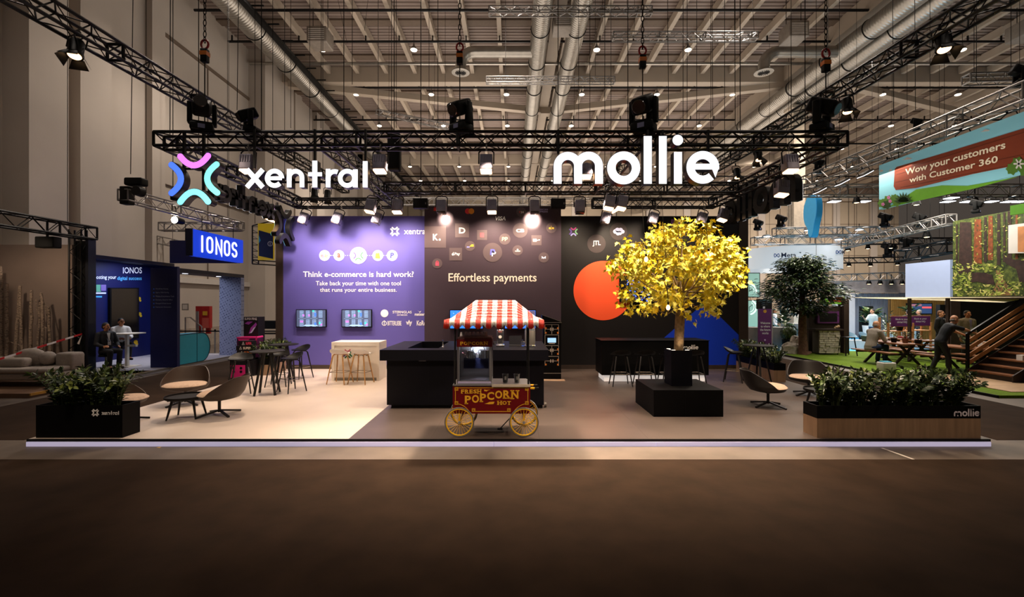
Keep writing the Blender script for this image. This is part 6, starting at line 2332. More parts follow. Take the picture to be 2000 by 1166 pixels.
truss('black truss in the distance left of the forest picture', W(1690, 471, 26), W(1860, 471, 26), m_blackm, 0.35, 0.35, 0.03, 0.014)
truss('dark sloping truss bundle in the distance beside the forest picture', W(1758, 500, 22), W(1862, 480, 19), m_blackm, 0.5, 0.5, 0.04, 0.02)
truss('black low truss in the distance above the pale booth wall', W(1640, 509, 27), W(1760, 507, 27), m_blackm, 0.3, 0.3, 0.03, 0.014)
truss('silver low truss with lamps above the distant pale wall', W(1610, 544, 26), W(1770, 538, 26), m_alu, 0.4, 0.4, 0.03, 0.014)
u2 = []
t2 = thing('spot_lamp', 'spot', 'spotlight', (0, 0, 0))
MB().lathe([(0.05, 0.1), (0.09, 0.06), (0.14, -0.14), (0.12, -0.14)], (0, 0, 0), 14).build('housing', m_black, t2)
MB().lathe([(0.12, -0.13), (0.05, -0.15)], (0, 0, 0), 12).build('lens', glow('spot_glow', '#ffdca8', 5), t2)
MB().tube((0, 0, 0.08), (0, 0, 0.42), 0.02, 6).build('yoke', m_black, t2)
for i, (px, py, Y) in enumerate(((1695, 481, 26), (1740, 480, 26), (1810, 478, 26), (1656, 484, 22.5), (1658, 515, 27), (1700, 515, 27), (1753, 513, 27), (1799, 514, 22), (1790, 393, 17), (1673, 389, 17.5), (1904, 390, 17.5), (1810, 456, 17))):
    place(t2, u2, W(px, py, Y), 0, None)
    (t2 if i == 0 else [q for q in COL.objects if q.name.startswith('spot_lamp')][-1])['label'] = ('small black spot lamp hanging from the distant black truss, %s from the left' % nm[i] if i < 3 else
                                                                                               ('small black spot lamp below the rising silver truss by the white ring sign', 'small black spot lamp under the low distant truss, left of three', 'small black spot lamp under the low distant truss, middle of three', 'small black spot lamp under the low distant truss, right of three',
                                                                                                'small black spot lamp under the dark truss bundle', 'black spot lamp under the lower edge of the banner', 'black spot lamp between panel floods behind the banner left end', 'black spot lamp between panel floods right of the banner', 'black spot lamp hanging from the rising silver truss')[i - 3])
for i, (px, py, Y) in enumerate(((1697, 556, 26), (1719, 556, 26), (1741, 556, 26), (1762, 556, 26))):
    place(t2, u2, W(px, py - 6, Y), 0, 'lit lamp over the distant pale wall, %s of four' % nm[i])
m_ring = glow('ring_white', '#dfe8ee', 0.3, True)
pf = []
fl2 = thing('panel_flood', 'flood', 'floodlight', (0, 0, 0))
MB().lathe([(0.16, 0.0), (0.2, 0.05), (0.12, 0.1)], (0, 0, 0), 14).build('housing', m_alu, fl2)
MB().lathe([(0.17, -0.004), (0.05, -0.02)], (0, 0, 0), 12).build('lit_panel', glow('panel_glow', '#f2f4ff', 8), fl2)
MB().tube((0, 0, 0.1), (0, 0, 0.3), 0.015, 5).build('yoke', m_blackm, fl2)
for (px, py, Y, l) in ((1579, 450, 24, 'bright round flood under the upper ring truss, beside the blue sign'), (1678, 449, 24, 'bright round flood at the right of the upper ring truss'), (1497, 462, 24.8, 'bright round flood at the left of the lower ring truss'),
                       (1506, 477, 25, 'bright round flood just above the white ring sign left end'), (1638, 468, 25, 'bright round flood just above the white ring sign right end'), (1645, 563, 25, 'bright round lamp at the distant booth right of the dark tree'),
                       (1627, 564, 25, 'smaller looking bright lamp behind the edge of the dark tree')):
    place(fl2, pf, W(px, py, Y), 0, l, s=1.1)
# moving lights standing on the distant trusses
ml = [q for q in COL.objects if q.name == 'moving_light'][0]
for (px, py, Y, s, l) in ((1525, 444, 24, 1.2, 'distant black moving lamp above the upper ring truss, left end'), (1728, 443, 23, 1.3, 'distant black moving lamp standing on the upper ring truss, right end'), (1795, 443, 17.4, 0.95, 'black moving lamp standing on the rising silver truss'),
                       (1906, 416, 14.2, 0.75, 'black moving lamp above the forest picture'), (1480, 450, 24.5, 1.1, 'distant black moving lamp beside the black wall edge'), (1735, 503, 26.5, 1.6, 'distant black moving lamp hung in front of the far wall'),
                       (1770, 489, 22, 1.2, 'distant black moving lamp on the dark truss bundle'), (1597, 318, 15, 0.9, 'black moving lamp on the banner truss by the white column'), (1790, 238, 11.3, 0.6, 'black moving lamp on the banner truss above the banner')):
    copy_tree(ml, W(px, py, Y) if px not in (1597, 1790) else ((11.1, 16.5, 6.83) if px == 1597 else (11.1, 12.5, 6.83)), 0.6, l, s=s)
copy_tree(ml, (11.1, 9.95, 6.83), 1.2, 'black moving lamp on the banner truss at the upper right edge', s=0.8)
truss('short silver truss under the roof at the upper right edge', W(1887, 155, 13.5), W(1990, 152, 13.5), m_alu, 0.25, 0.25)
# blue cloud sign, seen nearly edge-on
t = thing('hanging_sign', 'light blue cloud shaped sign hanging beside the white column', 'sign', (13.6, 20.2, 5.0))
m_cl = M('sign_blue', '#2f9fe0', 0.4, noise=0.03, emit=0.12)
prof = [(u * 0.66, z) for (u, z) in [(0.0, 4.98), (0.35, 5.0), (0.45, 5.45), (0.75, 5.6), (0.92, 6.0), (0.85, 6.5), (0.62, 6.72), (0.45, 6.86), (0.15, 6.82), (-0.1, 6.88), (-0.42, 6.7), (-0.5, 6.3), (-0.45, 5.9), (-0.25, 5.6), (-0.15, 5.3)]]
n = len(prof)
sm = []
for i in range(n):
    a, b, c = prof[i - 1], prof[i], prof[(i + 1) % n]
    m1 = ((a[0] + b[0]) / 2, (a[1] + b[1]) / 2)
    m2 = ((b[0] + c[0]) / 2, (b[1] + c[1]) / 2)
    sm += bez(m1, b, m2, 5)[:-1]
MB().prism([(13.25, 20.1 + u, z) for (u, z) in sm], (0.32, 0.1, 0)).build('cloud_body', m_cl, t)
MB().prism([(13.25 - 0.006, 20.1 + u * 0.97, 5.9 + (z - 5.9) * 0.97) for (u, z) in sm], (-0.01, 0, 0)).build('cloud_face', M('sign_blue_light', '#4fb4ea', 0.4, noise=0.03, emit=0.15), t)
MB().tube((13.5, 20.2, 6.8), (13.5, 20.2, 16.5), 0.01, 5).build('hanging_wire', m_black, t)
MB().tube((13.5, 20.2, 4.2), (13.5, 20.2, 5.0), 0.01, 5).build('lower_wire', m_alu, t)
# white ring with lettering
RC, RR, RZ0, RZ1 = Vector((17.15, 28.4)), 2.85, 4.1, 5.35
t = thing('hanging_ring', 'large white ring sign with dark lettering hanging over the distant booths', 'sign', (RC.x, RC.y, RZ0))
n = 64
MB().add([(RC.x + RR * math.cos(2 * PI * k / n), RC.y + RR * math.sin(2 * PI * k / n), z) for z in (RZ0, RZ1) for k in range(n)] + [(RC.x + (RR - 0.12) * math.cos(2 * PI * k / n), RC.y + (RR - 0.12) * math.sin(2 * PI * k / n), z) for z in (RZ0, RZ1) for k in range(n)],
         [f for k in range(n) for f in ((k, (k + 1) % n, n + (k + 1) % n, n + k), (2 * n + k, 3 * n + k, 3 * n + (k + 1) % n, 2 * n + (k + 1) % n), (k, 2 * n + k, 2 * n + (k + 1) % n, (k + 1) % n), (n + k, n + (k + 1) % n, 3 * n + (k + 1) % n, 3 * n + k))]).build('ring', m_ring, t)


def on_ring(u, v, d):
    a = (u - CX) / F
    A = a * a + 1
    B = -2 * (RC.x * a + RC.y)
    C_ = RC.x ** 2 + RC.y ** 2 - (RR + 0.01 + d) ** 2
    Y = (-B - math.sqrt(max(0.0, B * B - 4 * A * C_))) / (2 * A)
    return W(u, v, Y)


m_ink = ink('#1c2b4a')
for (u0, v0) in ((1512, 503), (1633, 496.5)):
    g = MB()
    g.stroke([(u0 + 5 + 5 * math.sin(s) * 1.0, v0 - 4.2 - 3.6 * math.sin(2 * s) * 0.9) for s in [2 * PI * k / 24 for k in range(24)]], 1.3, on_ring, 0.004, closed=True)
    g.build('loop_mark', ink('#2c4f9a'), t)
    if u0 < 1600:
        g = MB()
        text_to(g, 'Meta', on_ring, u0 + 14, u0 + 43, v0 - 0.2, v0 - 9.5, bold=0.01)
        g.build('lettering', m_ink, t)
    else:
        g = MB()
        text_to(g, 'M', on_ring, u0 + 11.5, u0 + 16.5, v0, v0 - 8, bold=0.01)
        g.build('lettering', m_ink, t)
for a in (0.3, 2.4, 4.2):
    MB().tube((RC.x + RR * math.cos(a), RC.y + RR * math.sin(a), RZ1), (RC.x + RR * math.cos(a), RC.y + RR * math.sin(a), 16.5), 0.01, 5).build('hanging_wire', m_black, t)

# ---- forest picture and white screen on the upper storey
t = thing('forest_mural', 'large forest photo wall with tree trunks and a stump', 'mural', (13.95, 13, 2.3))
XM = 13.9
pmu = lambda u, v, d: XP(u, v, XM) + Vector((-d, 0, 0))
m_for = M('forest_print', '#6f7a2a', 0.6, noise=0)
nt = m_for.node_tree
tcn = nt.nodes.new('ShaderNodeTexCoord')
n1 = nt.nodes.new('ShaderNodeTexNoise')
n1.inputs['Scale'].default_value = 7
n1.inputs['Detail'].default_value = 8
n1.inputs['Roughness'].default_value = 0.75
rp = nt.nodes.new('ShaderNodeValToRGB')
e = rp.color_ramp.elements
e[0].position, e[0].color = 0.34, lin('#12170a') + (1,)
e[1].position, e[1].color = 0.72, lin('#9a9a50') + (1,)
q = e.new(0.45)
q.color = lin('#37451a') + (1,)
q = e.new(0.58)
q.color = lin('#5c6828') + (1,)
nt.links.new(tcn.outputs['Object'], n1.inputs['Vector'])
nt.links.new(n1.outputs['Fac'], rp.inputs['Fac'])
nt.links.new(rp.outputs['Color'], nt.nodes['Principled BSDF'].inputs['Base Color'])
MB().box(XM, XM + 0.15, 10.5, 14.35, 2.28, 4.66).build('print', m_for, t)
m_trk = M('trunk_print', '#33201a', 0.7, noise=0.5, scale=9)
m_trk2 = M('red_trunk_print', '#7c3f1c', 0.7, noise=0.4, scale=9)
for (u, w, v1, mm) in ((1869, 3, 525, m_trk), (1886, 22, 535, m_trk), (1910, 13, 515, m_trk2), (1925, 5, 512, m_trk), (1935, 8, 508, m_trk2), (1951, 6, 518, m_trk), (1962, 4, 512, m_trk), (1972, 7, 506, m_trk), (1986, 4, 506, m_trk2), (2010, 9, 510, m_trk)):
    g = MB()
    g.prism([pmu(u - w / 2, 440 - (u - 1862) * .25, 0.003), pmu(u + w / 2, 440 - (u - 1862) * .25, 0.003), pmu(u + w * .62, v1, 0.003), pmu(u - w * .62, v1, 0.003)], (-0.003, 0, 0))
    g.build('trunk', mm, t)
g = MB()
g.prism([pmu(u, v, 0.004) for (u, v) in ((1897, 552), (1899, 534), (1908, 532), (1925, 533), (1938, 537), (1944, 556), (1930, 555), (1910, 550))], (-0.003, 0, 0))
g.build('stump', m_trk, t)
g = MB()
g.prism([pmu(u, v, 0.005) for (u, v) in ((1960, 500), (1985, 508), (2010, 505), (2010, 550), (1992, 552), (1985, 525), (1965, 515))], (-0.003, 0, 0))
g.build('fallen_log', m_trk, t)
g = MB()
g.prism([pmu(u, v, 0.002) for (u, v) in ((1935, 577), (1950, 545), (1945, 528), (1952, 528), (1962, 548), (1985, 577))], (-0.002, 0, 0))
g.build('path', M('path_print', '#7d5c38', 0.7, noise=0.3, scale=8), t)
rr = random.Random(77)
fl_ = [MB(), MB(), MB()]
for k in range(1500):
    u, v = rr.uniform(1862, 2035), rr.uniform(425, 578)
    if v < 440 - (u - 1862) * .25:
        continue
    low = v > 515
    if not low and (rr.random() < 0.7 or 1874 < u < 1899):
        continue
    if low and (1896 < u < 1946 and 532 < v < 557 or 1960 < u < 2012 and 500 < v < 550):
        continue
    i_ = rr.choice((0, 1, 1, 2)) if low else rr.choice((0, 0, 1, 2))
    L_ = rr.uniform(2.5, 6) if low else rr.uniform(1.5, 4)
    a_ = rr.uniform(0, 6.28)
    ca, sa = math.cos(a_) * L_, math.sin(a_) * L_ * 0.7
    fl_[i_].add([pmu(u - ca, v - sa, 0.007 + k * 1e-6), pmu(u + sa * .45, v - ca * .35, 0.007 + k * 1e-6), pmu(u + ca, v + sa, 0.007 + k * 1e-6), pmu(u - sa * .45, v + ca * .35, 0.007 + k * 1e-6)], [(0, 1, 2, 3)])
for q_, h_ in zip(fl_, ('#2c3a14', '#8b9a3c', '#c2bd6a')):
    q_.build('printed_leaves', M('print_' + h_[1:], h_, 0.7, noise=0.3, scale=5), t, recalc=False, smooth=False)
MB().box(XM - 0.02, XM + 0.3, 10.5, 14.4, 2.2, 2.28).build('floor_edge', m_dkwood, t)
t = thing('white_screen', 'pale blue blank screen panel left of the forest picture', 'screen', (13.9, 15.3, 2.25))
MB().box(13.88, 13.98, 14.42, 16.06, 2.25, 3.46).build('panel', M('pale_blue_screen', '#a8b8da', 0.5, noise=0.02, emit=0.22), t)
MB().box(13.9, 13.96, 14.5, 14.6, 0.06, 2.25).build('post', m_dkwood, t)
MB().box(13.9, 13.96, 15.9, 16.0, 0.06, 2.25).build('post', m_dkwood, t)
t = thing('wall_picture', 'white framed picture on the forest photo wall, at the right edge', 'picture', (13.8, 12.4, 3))
g = MB()
g.prism([pmu(1977, 440, 0.06), pmu(2030, 433, 0.06), pmu(2030, 494, 0.06), pmu(1977, 495, 0.06)], (-0.05, 0, 0))
g.build('frame', m_white, t)
g = MB()
g.prism([pmu(1996, 443, 0.112), pmu(2028, 440, 0.112), pmu(2028, 492, 0.112), pmu(1996, 492, 0.112)], (-0.004, 0, 0))
g.build('print', M('sunset_print', '#b87a4a', 0.6, noise=0.3, scale=3), t)
tag(MB().prism([XP(1973, 420, 12.5), XP(1973, 402, 12.5), XP(2040, 390, 12.5), XP(2040, 412, 12.5)], (0.1, 0, 0)).build('banner_end', m_bgreen), 'small green end of another banner above the forest picture', 'banner')
# dark interior below the upper floor
t = thing('booth_interior', 'black recess under the upper floor behind the stairs', 'booth wall', (16, 13, 0))
MB().box(16.6, 21.0, 16.9, 17.0, 0.06, 2.3).build('back_panel', m_black, t)
MB().box(14.1, 20.5, 10.3, 14.3, 2.3, 2.36).build('ceiling_panel', m_dkwood, t)
MB().box(16.25, 16.6, 16.85, 17.0, 0.06, 2.3).build('timber_post', m_dkwood, t)
# sail
t = thing('shade_sail', 'cream shade sail stretched under the upper floor', 'shade sail', (13, 15, 2.2))
a, b, c = W(1655, 581, 18.5), W(1960, 591, 14.6), W(2020, 580, 12.0)
sl = MB()
N = 10
vs = []
for i in range(N + 1):
    f = i / N
    p0, p1 = a + (c - a) * f, a + (b - a) * f
    for j in range(N + 1):
        q = p0 + (p1 - p0) * (j / N)
        q.z -= 0.03 * math.sin(PI * f) * math.sin(PI * j / N)
        vs.append(q)
sl.add(vs, [(i * (N + 1) + j, i * (N + 1) + j + 1, (i + 1) * (N + 1) + j + 1, (i + 1) * (N + 1) + j) for i in range(N) for j in range(N)])
m_sail = M('cream_sail', '#efe2bd', 0.8, noise=0)
nt = m_sail.node_tree
tl = nt.nodes.new('ShaderNodeBsdfTranslucent')
tl.inputs['Color'].default_value = lin('#efe2bd') + (1,)
mx = nt.nodes.new('ShaderNodeMixShader')
mx.inputs[0].default_value = 0.6
nt.links.new(nt.nodes['Principled BSDF'].outputs[0], mx.inputs[1])
nt.links.new(tl.outputs[0], mx.inputs[2])
nt.links.new(mx.outputs[0], nt.nodes['Material Output'].inputs['Surface'])
o = sl.build('cloth', m_sail, t, recalc=False)
MB().tube(a, (a.x, a.y + 0.1, 0.06), 0.02, 6).build('pole', m_blackm, t)

# ---- stairs
t = thing('staircase', 'wooden stairs with plank handrail rising under the forest picture', 'staircase', (12.7, 12.1, 0.07))
for k in range(8):
    x = 12.72 + 0.27 * k
    z = 0.07 + 0.17 * (k + 1)
    MB().box(x - 0.03, x + 0.3, 11.52, 12.66, z - 0.035, z).build('tread', m_wood, t)
    MB().box(x + 0.0, x + 0.02, 11.54, 12.64, z - 0.17, z - 0.035).build('riser', m_dkwood, t)
for y in (11.5, 12.64):
    MB().prism([(12.66, y, 0.07), (14.9, y, 0.07), (14.9, y, 1.44), (14.6, y, 1.44), (12.66, y, 0.24)], (0, 0.03, 0)).build('stringer', m_dkwood, t)
for (y, nm_) in ((12.7, 'far'),):
    for k in range(4):
        z = 0.42 + 0.2 * k
        MB().bar((12.74, y, z), (15.0, y, z + 1.44), 0.03, 0.1, (0, 0, 1)).build('rail_plank', m_woodl, t)
    MB().bar((12.68, y, 1.21), (15.0, y, 1.21 + 1.48), 0.05, 0.05).build('handrail', m_blackm, t)
    MB().box(12.68, 12.74, y - 0.03, y + 0.03, 0.07, 1.22).build('post', m_blackm, t)
MB().box(12.9, 12.98, 11.38, 11.46, 0.07, 1.1).build('post', m_blackm, t)
for i, (x, l) in enumerate(((13.35, 'white tissue box standing on the wooden stairs'),)):
    tag(MB().box(x, x + 0.14, 11.9, 12.05, 0.58 + 0.001 * 0, 0.72).build('tissue_box', m_white), l, 'box')

# ---- kiosk with screen and stone counter
Y = 18.4
p = front(Y)
t = thing('kiosk', 'dark timber kiosk with a purple framed screen on the lawn', 'kiosk', W(1620, 690, Y))
g = MB()
rect(g, p, 1583, 1654, 690, 598, -0.25, -0.1)
g.build('back_panel', m_dkwood, t)
g = MB()
rect(g, p, 1645, 1655, 690, 583, -0.25, 0.1)
g.build('side_post', m_dkwood, t)
g = MB()
rect(g, p, 1597, 1639, 631.5, 608, -0.1, 0.0)
q = g.build('screen_frame', m_purple, t)
g = MB()
rect(g, p, 1601, 1635, 628.5, 612, 0.0, 0.006)
g.build('display', m_black, q)
g = MB()
rect(g, p, 1611, 1652, 594, 580, -0.2, -0.05)
q = g.build('sign', m_bred, t)
g = MB()
rect(g, p, 1611, 1652, 594, 590, -0.05, -0.045)
rect(g, p, 1611, 1620, 590, 580, -0.05, -0.045)
g.build('green_trim', m_bgreen, q)
Y = 17.8
p = front(Y)
t = thing('stone_counter', 'small counter clad in grey stone before the kiosk', 'counter', W(1615, 690, Y))
m_stone = M('stone', '#b3a898', 0.85, noise=0.3, scale=9, bump=0.4)
g = MB()
rr = random.Random(2)
rect(g, p, 1600, 1640, 690, 646, -0.4, -0.03)
g.build('core', M('mortar', '#4c443c', 0.9), t)
g = MB()
v = 690
while v > 648:
    h = rr.uniform(3, 5)
    u = 1600
    while u < 1639:
        w = rr.uniform(5, 13)
        rect(g, p, u + 0.3, min(1640, u + w - 0.3), v - 0.3, max(646, v - h + 0.3), -0.03, rr.uniform(0.0, 0.04))
        u += w
    v -= h
g.build('stone_cladding', m_stone, t)
g = MB()
rect(g, p, 1590, 1645, 645.5, 642.5, -0.45, 0.08)
g.build('top', m_dkwood, t)
tag(MB().ball(p(1637, 639, -0.1), 0.06, 0.05, 0.05).ball(p(1641, 638, -0.1), 0.05, 0.05, 0.06).ball(p(1634, 641, -0.1), 0.04).build('dried_flowers', M('dry_beige', '#b89a78', 0.9)), 'beige dried bunch lying on the stone counter', 'flowers')
t = thing('metal_stool', 'dark metal stool standing right of the stone counter', 'bar stool', W(1655, 690, 17.6))
x, y = W(1655, 690, 17.6).x, 17.6
MB().rbox(x - 0.17, x + 0.17, y - 0.17, y + 0.17, 0.74, 0.78, 0.02).build('seat', m_blackm, t)
for sx in (-1, 1):
    for sy in (-1, 1):
        MB().path([(x + sx * 0.22, y + sy * 0.22, 0.06), (x + sx * 0.15, y + sy * 0.15, 0.75)], 0.02, 6).build('leg', m_blackm, t)

# ---- picnic tables
t = thing('picnic_table', 'table', 'picnic table', (0, 0, 0))
g = MB()
for k in range(5):
    g.box(-0.36 + k * 0.146, -0.225 + k * 0.146, -0.78, 0.78, 0.70, 0.74)
g.build('table_top', m_wood, t)
for s in (-1, 1):
    g = MB()
    for k in range(2):
        g.box(s * 0.62 - 0.14 + k * 0.145, s * 0.62 - 0.005 + k * 0.145, -0.78, 0.78, 0.42, 0.455)
    g.build('bench', m_wood, t)
for y in (-0.55, 0.55):
    for s in (-1, 1):
        MB().bar((s * 0.5, y + s * 0.03, 0.0), (-s * 0.22, y + s * 0.03, 0.70), 0.07, 0.045, (0, 1, 0)).build('leg', m_dkwood, t)
    MB().bar((-0.74, y, 0.39), (0.74, y, 0.39), 0.045, 0.07).build('cross_beam', m_dkwood, t)
used = []
for (x, y, l) in ((12.55, 15.05, 'brown picnic table where the grey jacketed man sits'), (13.35, 13.5, 'brown picnic table by the stairs behind the long planter'), (14.15, 16.3, 'brown picnic table farther back near the plant racks')):
    place(t, used, (x, y, 0.06), 0.04, l)
# plant racks
t = thing('plant_rack', 'rack', 'rack', (0, 0, 0))
for x in (-0.5, 0.5):
    for y in (-0.2, 0.2):
        MB().box(x - 0.03, x + 0.03, y - 0.03, y + 0.03, 0, 1.45 if y > 0 else 1.25).build('post', m_woodl, t)
for z in (0.45, 0.9):
    MB().box(-0.52, 0.52, -0.24, 0.24, z, z + 0.035).build('shelf', m_woodl, t)
b = MB().box(-0.42, 0.42, -0.26, -0.22, 1.12, 1.5).build('sign_board', m_purple, t)
MB().box(-0.45, 0.45, -0.25, -0.2, 1.10, 1.12).box(-0.45, 0.45, -0.25, -0.2, 1.5, 1.52).build('sign_frame', m_woodl, t)
g = MB()
pr = plane((0, -0.262, 0), (1, 0, 0), (0, 0, 1))
text_to(g, 'Slack is your', pr, -0.27, 0.27, 1.345, 1.43, bold=0.02)
text_to(g, 'digital HQ', pr, -0.2, 0.2, 1.23, 1.32, bold=0.02)
g.build('lettering', m_paper, b)
used = []
place(t, used, (15.1, 17.9, 0.06), 0.05, 'wooden plant rack carrying a purple sign about the digital HQ')
place(t, used, (16.35, 18.5, 0.06), 0.05, 'second wooden plant rack half hidden behind the first sign')


# ---- potted plants
def potted(label, loc, potm, r, h, ph, leaves, seed, broad=False, name='potted_plant'):
    rr = random.Random(seed)
    t = thing(name, label, 'plant', loc)
    x, y, z = loc
    MB().lathe([(r * 0.75, 0), (r, ph), (r * 0.92, ph), (r * 0.85, ph - 0.03), (0.0, ph - 0.03)], loc, 16).build('pot', potm, t)
    f = MB()
    for k in range(leaves):
        a = rr.uniform(0, 2 * PI)
        e = rr.uniform(0.15, 1.0)
        base = Vector((x, y, z + ph + (h - ph) * rr.uniform(0.0, 0.75)))
        d = Vector((math.cos(a), math.sin(a), e))
        st = base + Vector((math.cos(a), math.sin(a), e * 0.8)) * r * rr.uniform(0.2, 0.9)
        f.cur = rr.choice((0, 0, 1, 1, 2))
        leaf(f, st, d, Vector((0, 0, 1)), (0.2 if broad else 0.13) * (h / 0.7) ** 0.5 * rr.uniform(.7, 1.2), (0.13 if broad else 0.045) * (h / 0.7) ** 0.5)
    f.tube((x, y, z + ph - 0.03), (x, y, z + h * 0.85), 0.012, 5)
    f.build('foliage', [m_g1, m_g2, m_g3], t, recalc=False)
    return t


m_terra = M('terracotta', '#7d5038', 0.8)
m_gpot = M('grey_pot', '#8e8c8a', 0.6)
potted('small plant in a dark pot on the picnic table, left one of three', (12.5, 14.9, 0.80), m_black, 0.09, 0.32, 0.14, 40, 1)
potted('small plant in a clay pot on the picnic table, middle one of three', (12.7, 14.7, 0.80), m_terra, 0.09, 0.34, 0.14, 40, 2)
potted('dark leafy plant on the near end of the picnic table', (12.85, 14.4, 0.80), m_black, 0.1, 0.3, 0.12, 46, 3)
potted('plant in a black pot on the shelf of the plant rack', (15.2, 17.85, 0.997), m_black, 0.12, 0.34, 0.16, 36, 4)
potted('bright green plant on the picnic table by the stairs', (13.2, 13.2, 0.80), m_gpot, 0.14, 0.3, 0.08, 70, 5)
potted('tall fiddle leaf plant behind the welcome board', (12.75, 21.3, 0.0), m_gpot, 0.3, 2.0, 0.7, 60, 6, True)
potted('bushy plant in a tall pale pot behind the picnic area, left', (16.7, 23.8, 0.0), m_white, 0.4, 1.9, 1.0, 90, 7, True)
potted('bushy plant in a pale pot behind the man with the phone', (18.8, 23.8, 0.0), m_white, 0.4, 1.8, 0.9, 90, 8, True)
potted('tall leafy plant near the distant picture screen', (20.6, 23.6, 0.0), m_white, 0.35, 2.0, 0.8, 80, 9, True)
potted('dark leafy plant left of the black recess', (15.95, 19.4, 0.06), m_gpot, 0.3, 1.8, 0.5, 90, 10)
t = thing('round_bush', 'small clipped green ball in a tub near the tree trunk', 'plant', (11.95, 19.6, 0))
MB().lathe([(0.25, 0), (0.3, 0.5), (0.25, 0.5), (0, 0.48)], (11.95, 19.6, 0), 16).build('tub', m_black, t)
g = MB()
rr = random.Random(21)
for k in range(500):
    v = Vector((rr.gauss(0, 1), rr.gauss(0, 1), rr.gauss(0, 1))).normalized()
    g.cur = rr.choice((0, 1, 1))
    leaf(g, Vector((11.95, 19.6, 0.78)) + v * 0.3, v + Vector((rr.uniform(-.6, .6), rr.uniform(-.6, .6), rr.uniform(-.6, .6))), Vector((0.3, 0.1, 1)), 0.08, 0.045)
g.ball((11.95, 19.6, 0.78), 0.28, n=16, m=10)
g.build('foliage', [m_g1, m_g2], t, recalc=False)
# dark green tree
tr = thing('tree', 'dark green artificial tree with a brown trunk on the lawn', 'tree', (11.5, 17.9, 0.06))
Yt = 17.9
m_bark2 = M('brown_bark', '#5c4030', 0.9, noise=0.4, scale=12, bump=0.7)
MB().path([W(1571, 691, Yt), W(1569, 686, Yt), W(1568, 660, Yt), W(1567, 630, Yt), W(1568, 600, Yt), W(1566, 560, Yt), W(1567, 515, Yt)], [0.26, 0.17, 0.15, 0.14, 0.12, 0.07, 0.02], 14).build('trunk', m_bark2, tr)
f = MB()
rr = random.Random(31)
lay = []
for i in range(70):
    t_ = rr.random()
    v = 505 + t_ * 105
    wmax = 18 + 50 * min(1, t_ * 1.6) if t_ < 0.75 else 62 - 30 * (t_ - 0.75) / 0.25
    a = rr.uniform(0, 2 * PI)
    lay.append((Vector((0, 0, 0)) + W(1567, v, Yt) + Vector((wmax / F * Yt * math.cos(a) * rr.uniform(.35, 1), wmax / F * Yt * math.sin(a) * rr.uniform(.35, 1), 0))))
bb = MB()
for c in lay:
    base = W(1567, 0, Yt)
    bb.tube(Vector((base.x, Yt, c.z - 0.25)), c, 0.02, 4, 0.008)
    for k in range(80):
        v = Vector((rr.gauss(0, .26), rr.gauss(0, .24), rr.gauss(0, .09)))
        f.cur = rr.choice((0, 0, 1))
        leaf(f, c + v, Vector((v.x, v.y, rr.uniform(-.25, .1))) + Vector((c.x - base.x, c.y - Yt, 0)) * 0.3, Vector((rr.uniform(-.3, .3), rr.uniform(-.3, .3), 1)), 0.19, 0.085)
f.build('foliage', [m_g1, m_g2], tr, recalc=False)
bb.build('branches', m_bark2, tr)
bl = MB().ball(W(1546, 683, 18.3), 0.42, 0.3, 0.3, 12, 8).ball(W(1553, 668, 18.5), 0.2, 0.2, 0.26, 9, 6)
rr = random.Random(8)
bl.v = [(x + rr.uniform(-.04, .04), y + rr.uniform(-.04, .04), max(0.06, z + rr.uniform(-.05, .05))) for (x, y, z) in bl.v]
tag(bl.build('boulder', m_stone, smooth=False), 'pale grey boulder beside the tree trunk on the lawn', 'rock')
tag(MB().lathe([(0.4, 0.06), (0.5, 0.9), (0.42, 0.9), (0.4, 0.8), (0, 0.8)], (12.9, 19.0, 0), 18).build('planting_tub', m_black), 'big black planting tub behind the brown tree trunk', 'planter')
# small things on tables and lawn
tag(MB().prism([(12.1, 15.5, 0.801), (12.42, 15.5, 0.801), (12.46, 15.5, 0.96), (12.06, 15.5, 0.96)], (0, 0.25, 0)).build('basket', M('teal_basket', '#6f8f90', 0.7, noise=0.2, scale=20)), 'grey teal basket on the picnic table before the seated man', 'basket')
c = W(1731, 722, 13.6)
t = thing('storage_tub', 'white storage tub with a blue lid on the lawn behind the planter', 'box', (c.x, 13.6, 0.06))
MB().rbox(c.x - 0.19, c.x + 0.19, 13.45, 13.75, 0.06, 0.32, 0.03).build('tub', m_white, t)
MB().rbox(c.x - 0.15, c.x + 0.1, 13.5, 13.7, 0.32, 0.35, 0.012).build('lid', m_teal, t)
tag(MB().box(13.3, 13.48, 12.86, 13.0, 0.80, 0.99).build('paper_box', m_white), 'white printed paper box on the picnic table by the stairs', 'box')
tag(MB().rbox(14.3, 14.48, 16.6, 16.9, 0.80, 0.86, 0.02).build('red_tray', m_red), 'red tray on the picnic table near the plant racks', 'tray')

# ---- welcome board and distant booths
Y = 17.0
p = front(Y)
t = thing('welcome_board', 'purple board saying Welcome to where the future works', 'sign board', W(1495, 671, Y))
g = MB()
rect(g, p, 1481.5, 1507, 690, 603.5, -0.06, 0)
g.build('board', m_purple, t)
g = MB()
for (i, s) in enumerate(('Welcome', 'to where', 'the future', 'works')):
    hw = (9.7, 9, 10.2, 6.3)[i]
    text_to(g, s, p, 1494.5 - hw, 1494.5 + hw, 633 + i * 6.6, 628.5 + i * 6.6, bold=0.03)
g.build('lettering', m_paper, t)
g = MB()
disc(g, p, 1494, 608, 3.2, 0, 0.006, 16)
g.build('gold_badge', M('gold_badge', '#c89a3a', 0.4), t)
g = MB()
disc(g, p, 1494, 664, 1.8, 0, 0.006, 12)
g.build('pale_badge', M('lilac_badge', '#b8a0c8', 0.5), t)
g = MB()
rect(g, p, 1507, 1510, 690, 604, -0.1, -0.02)
g.build('side_edge', m_gpot, t)
p = front(20.8)
g = MB()
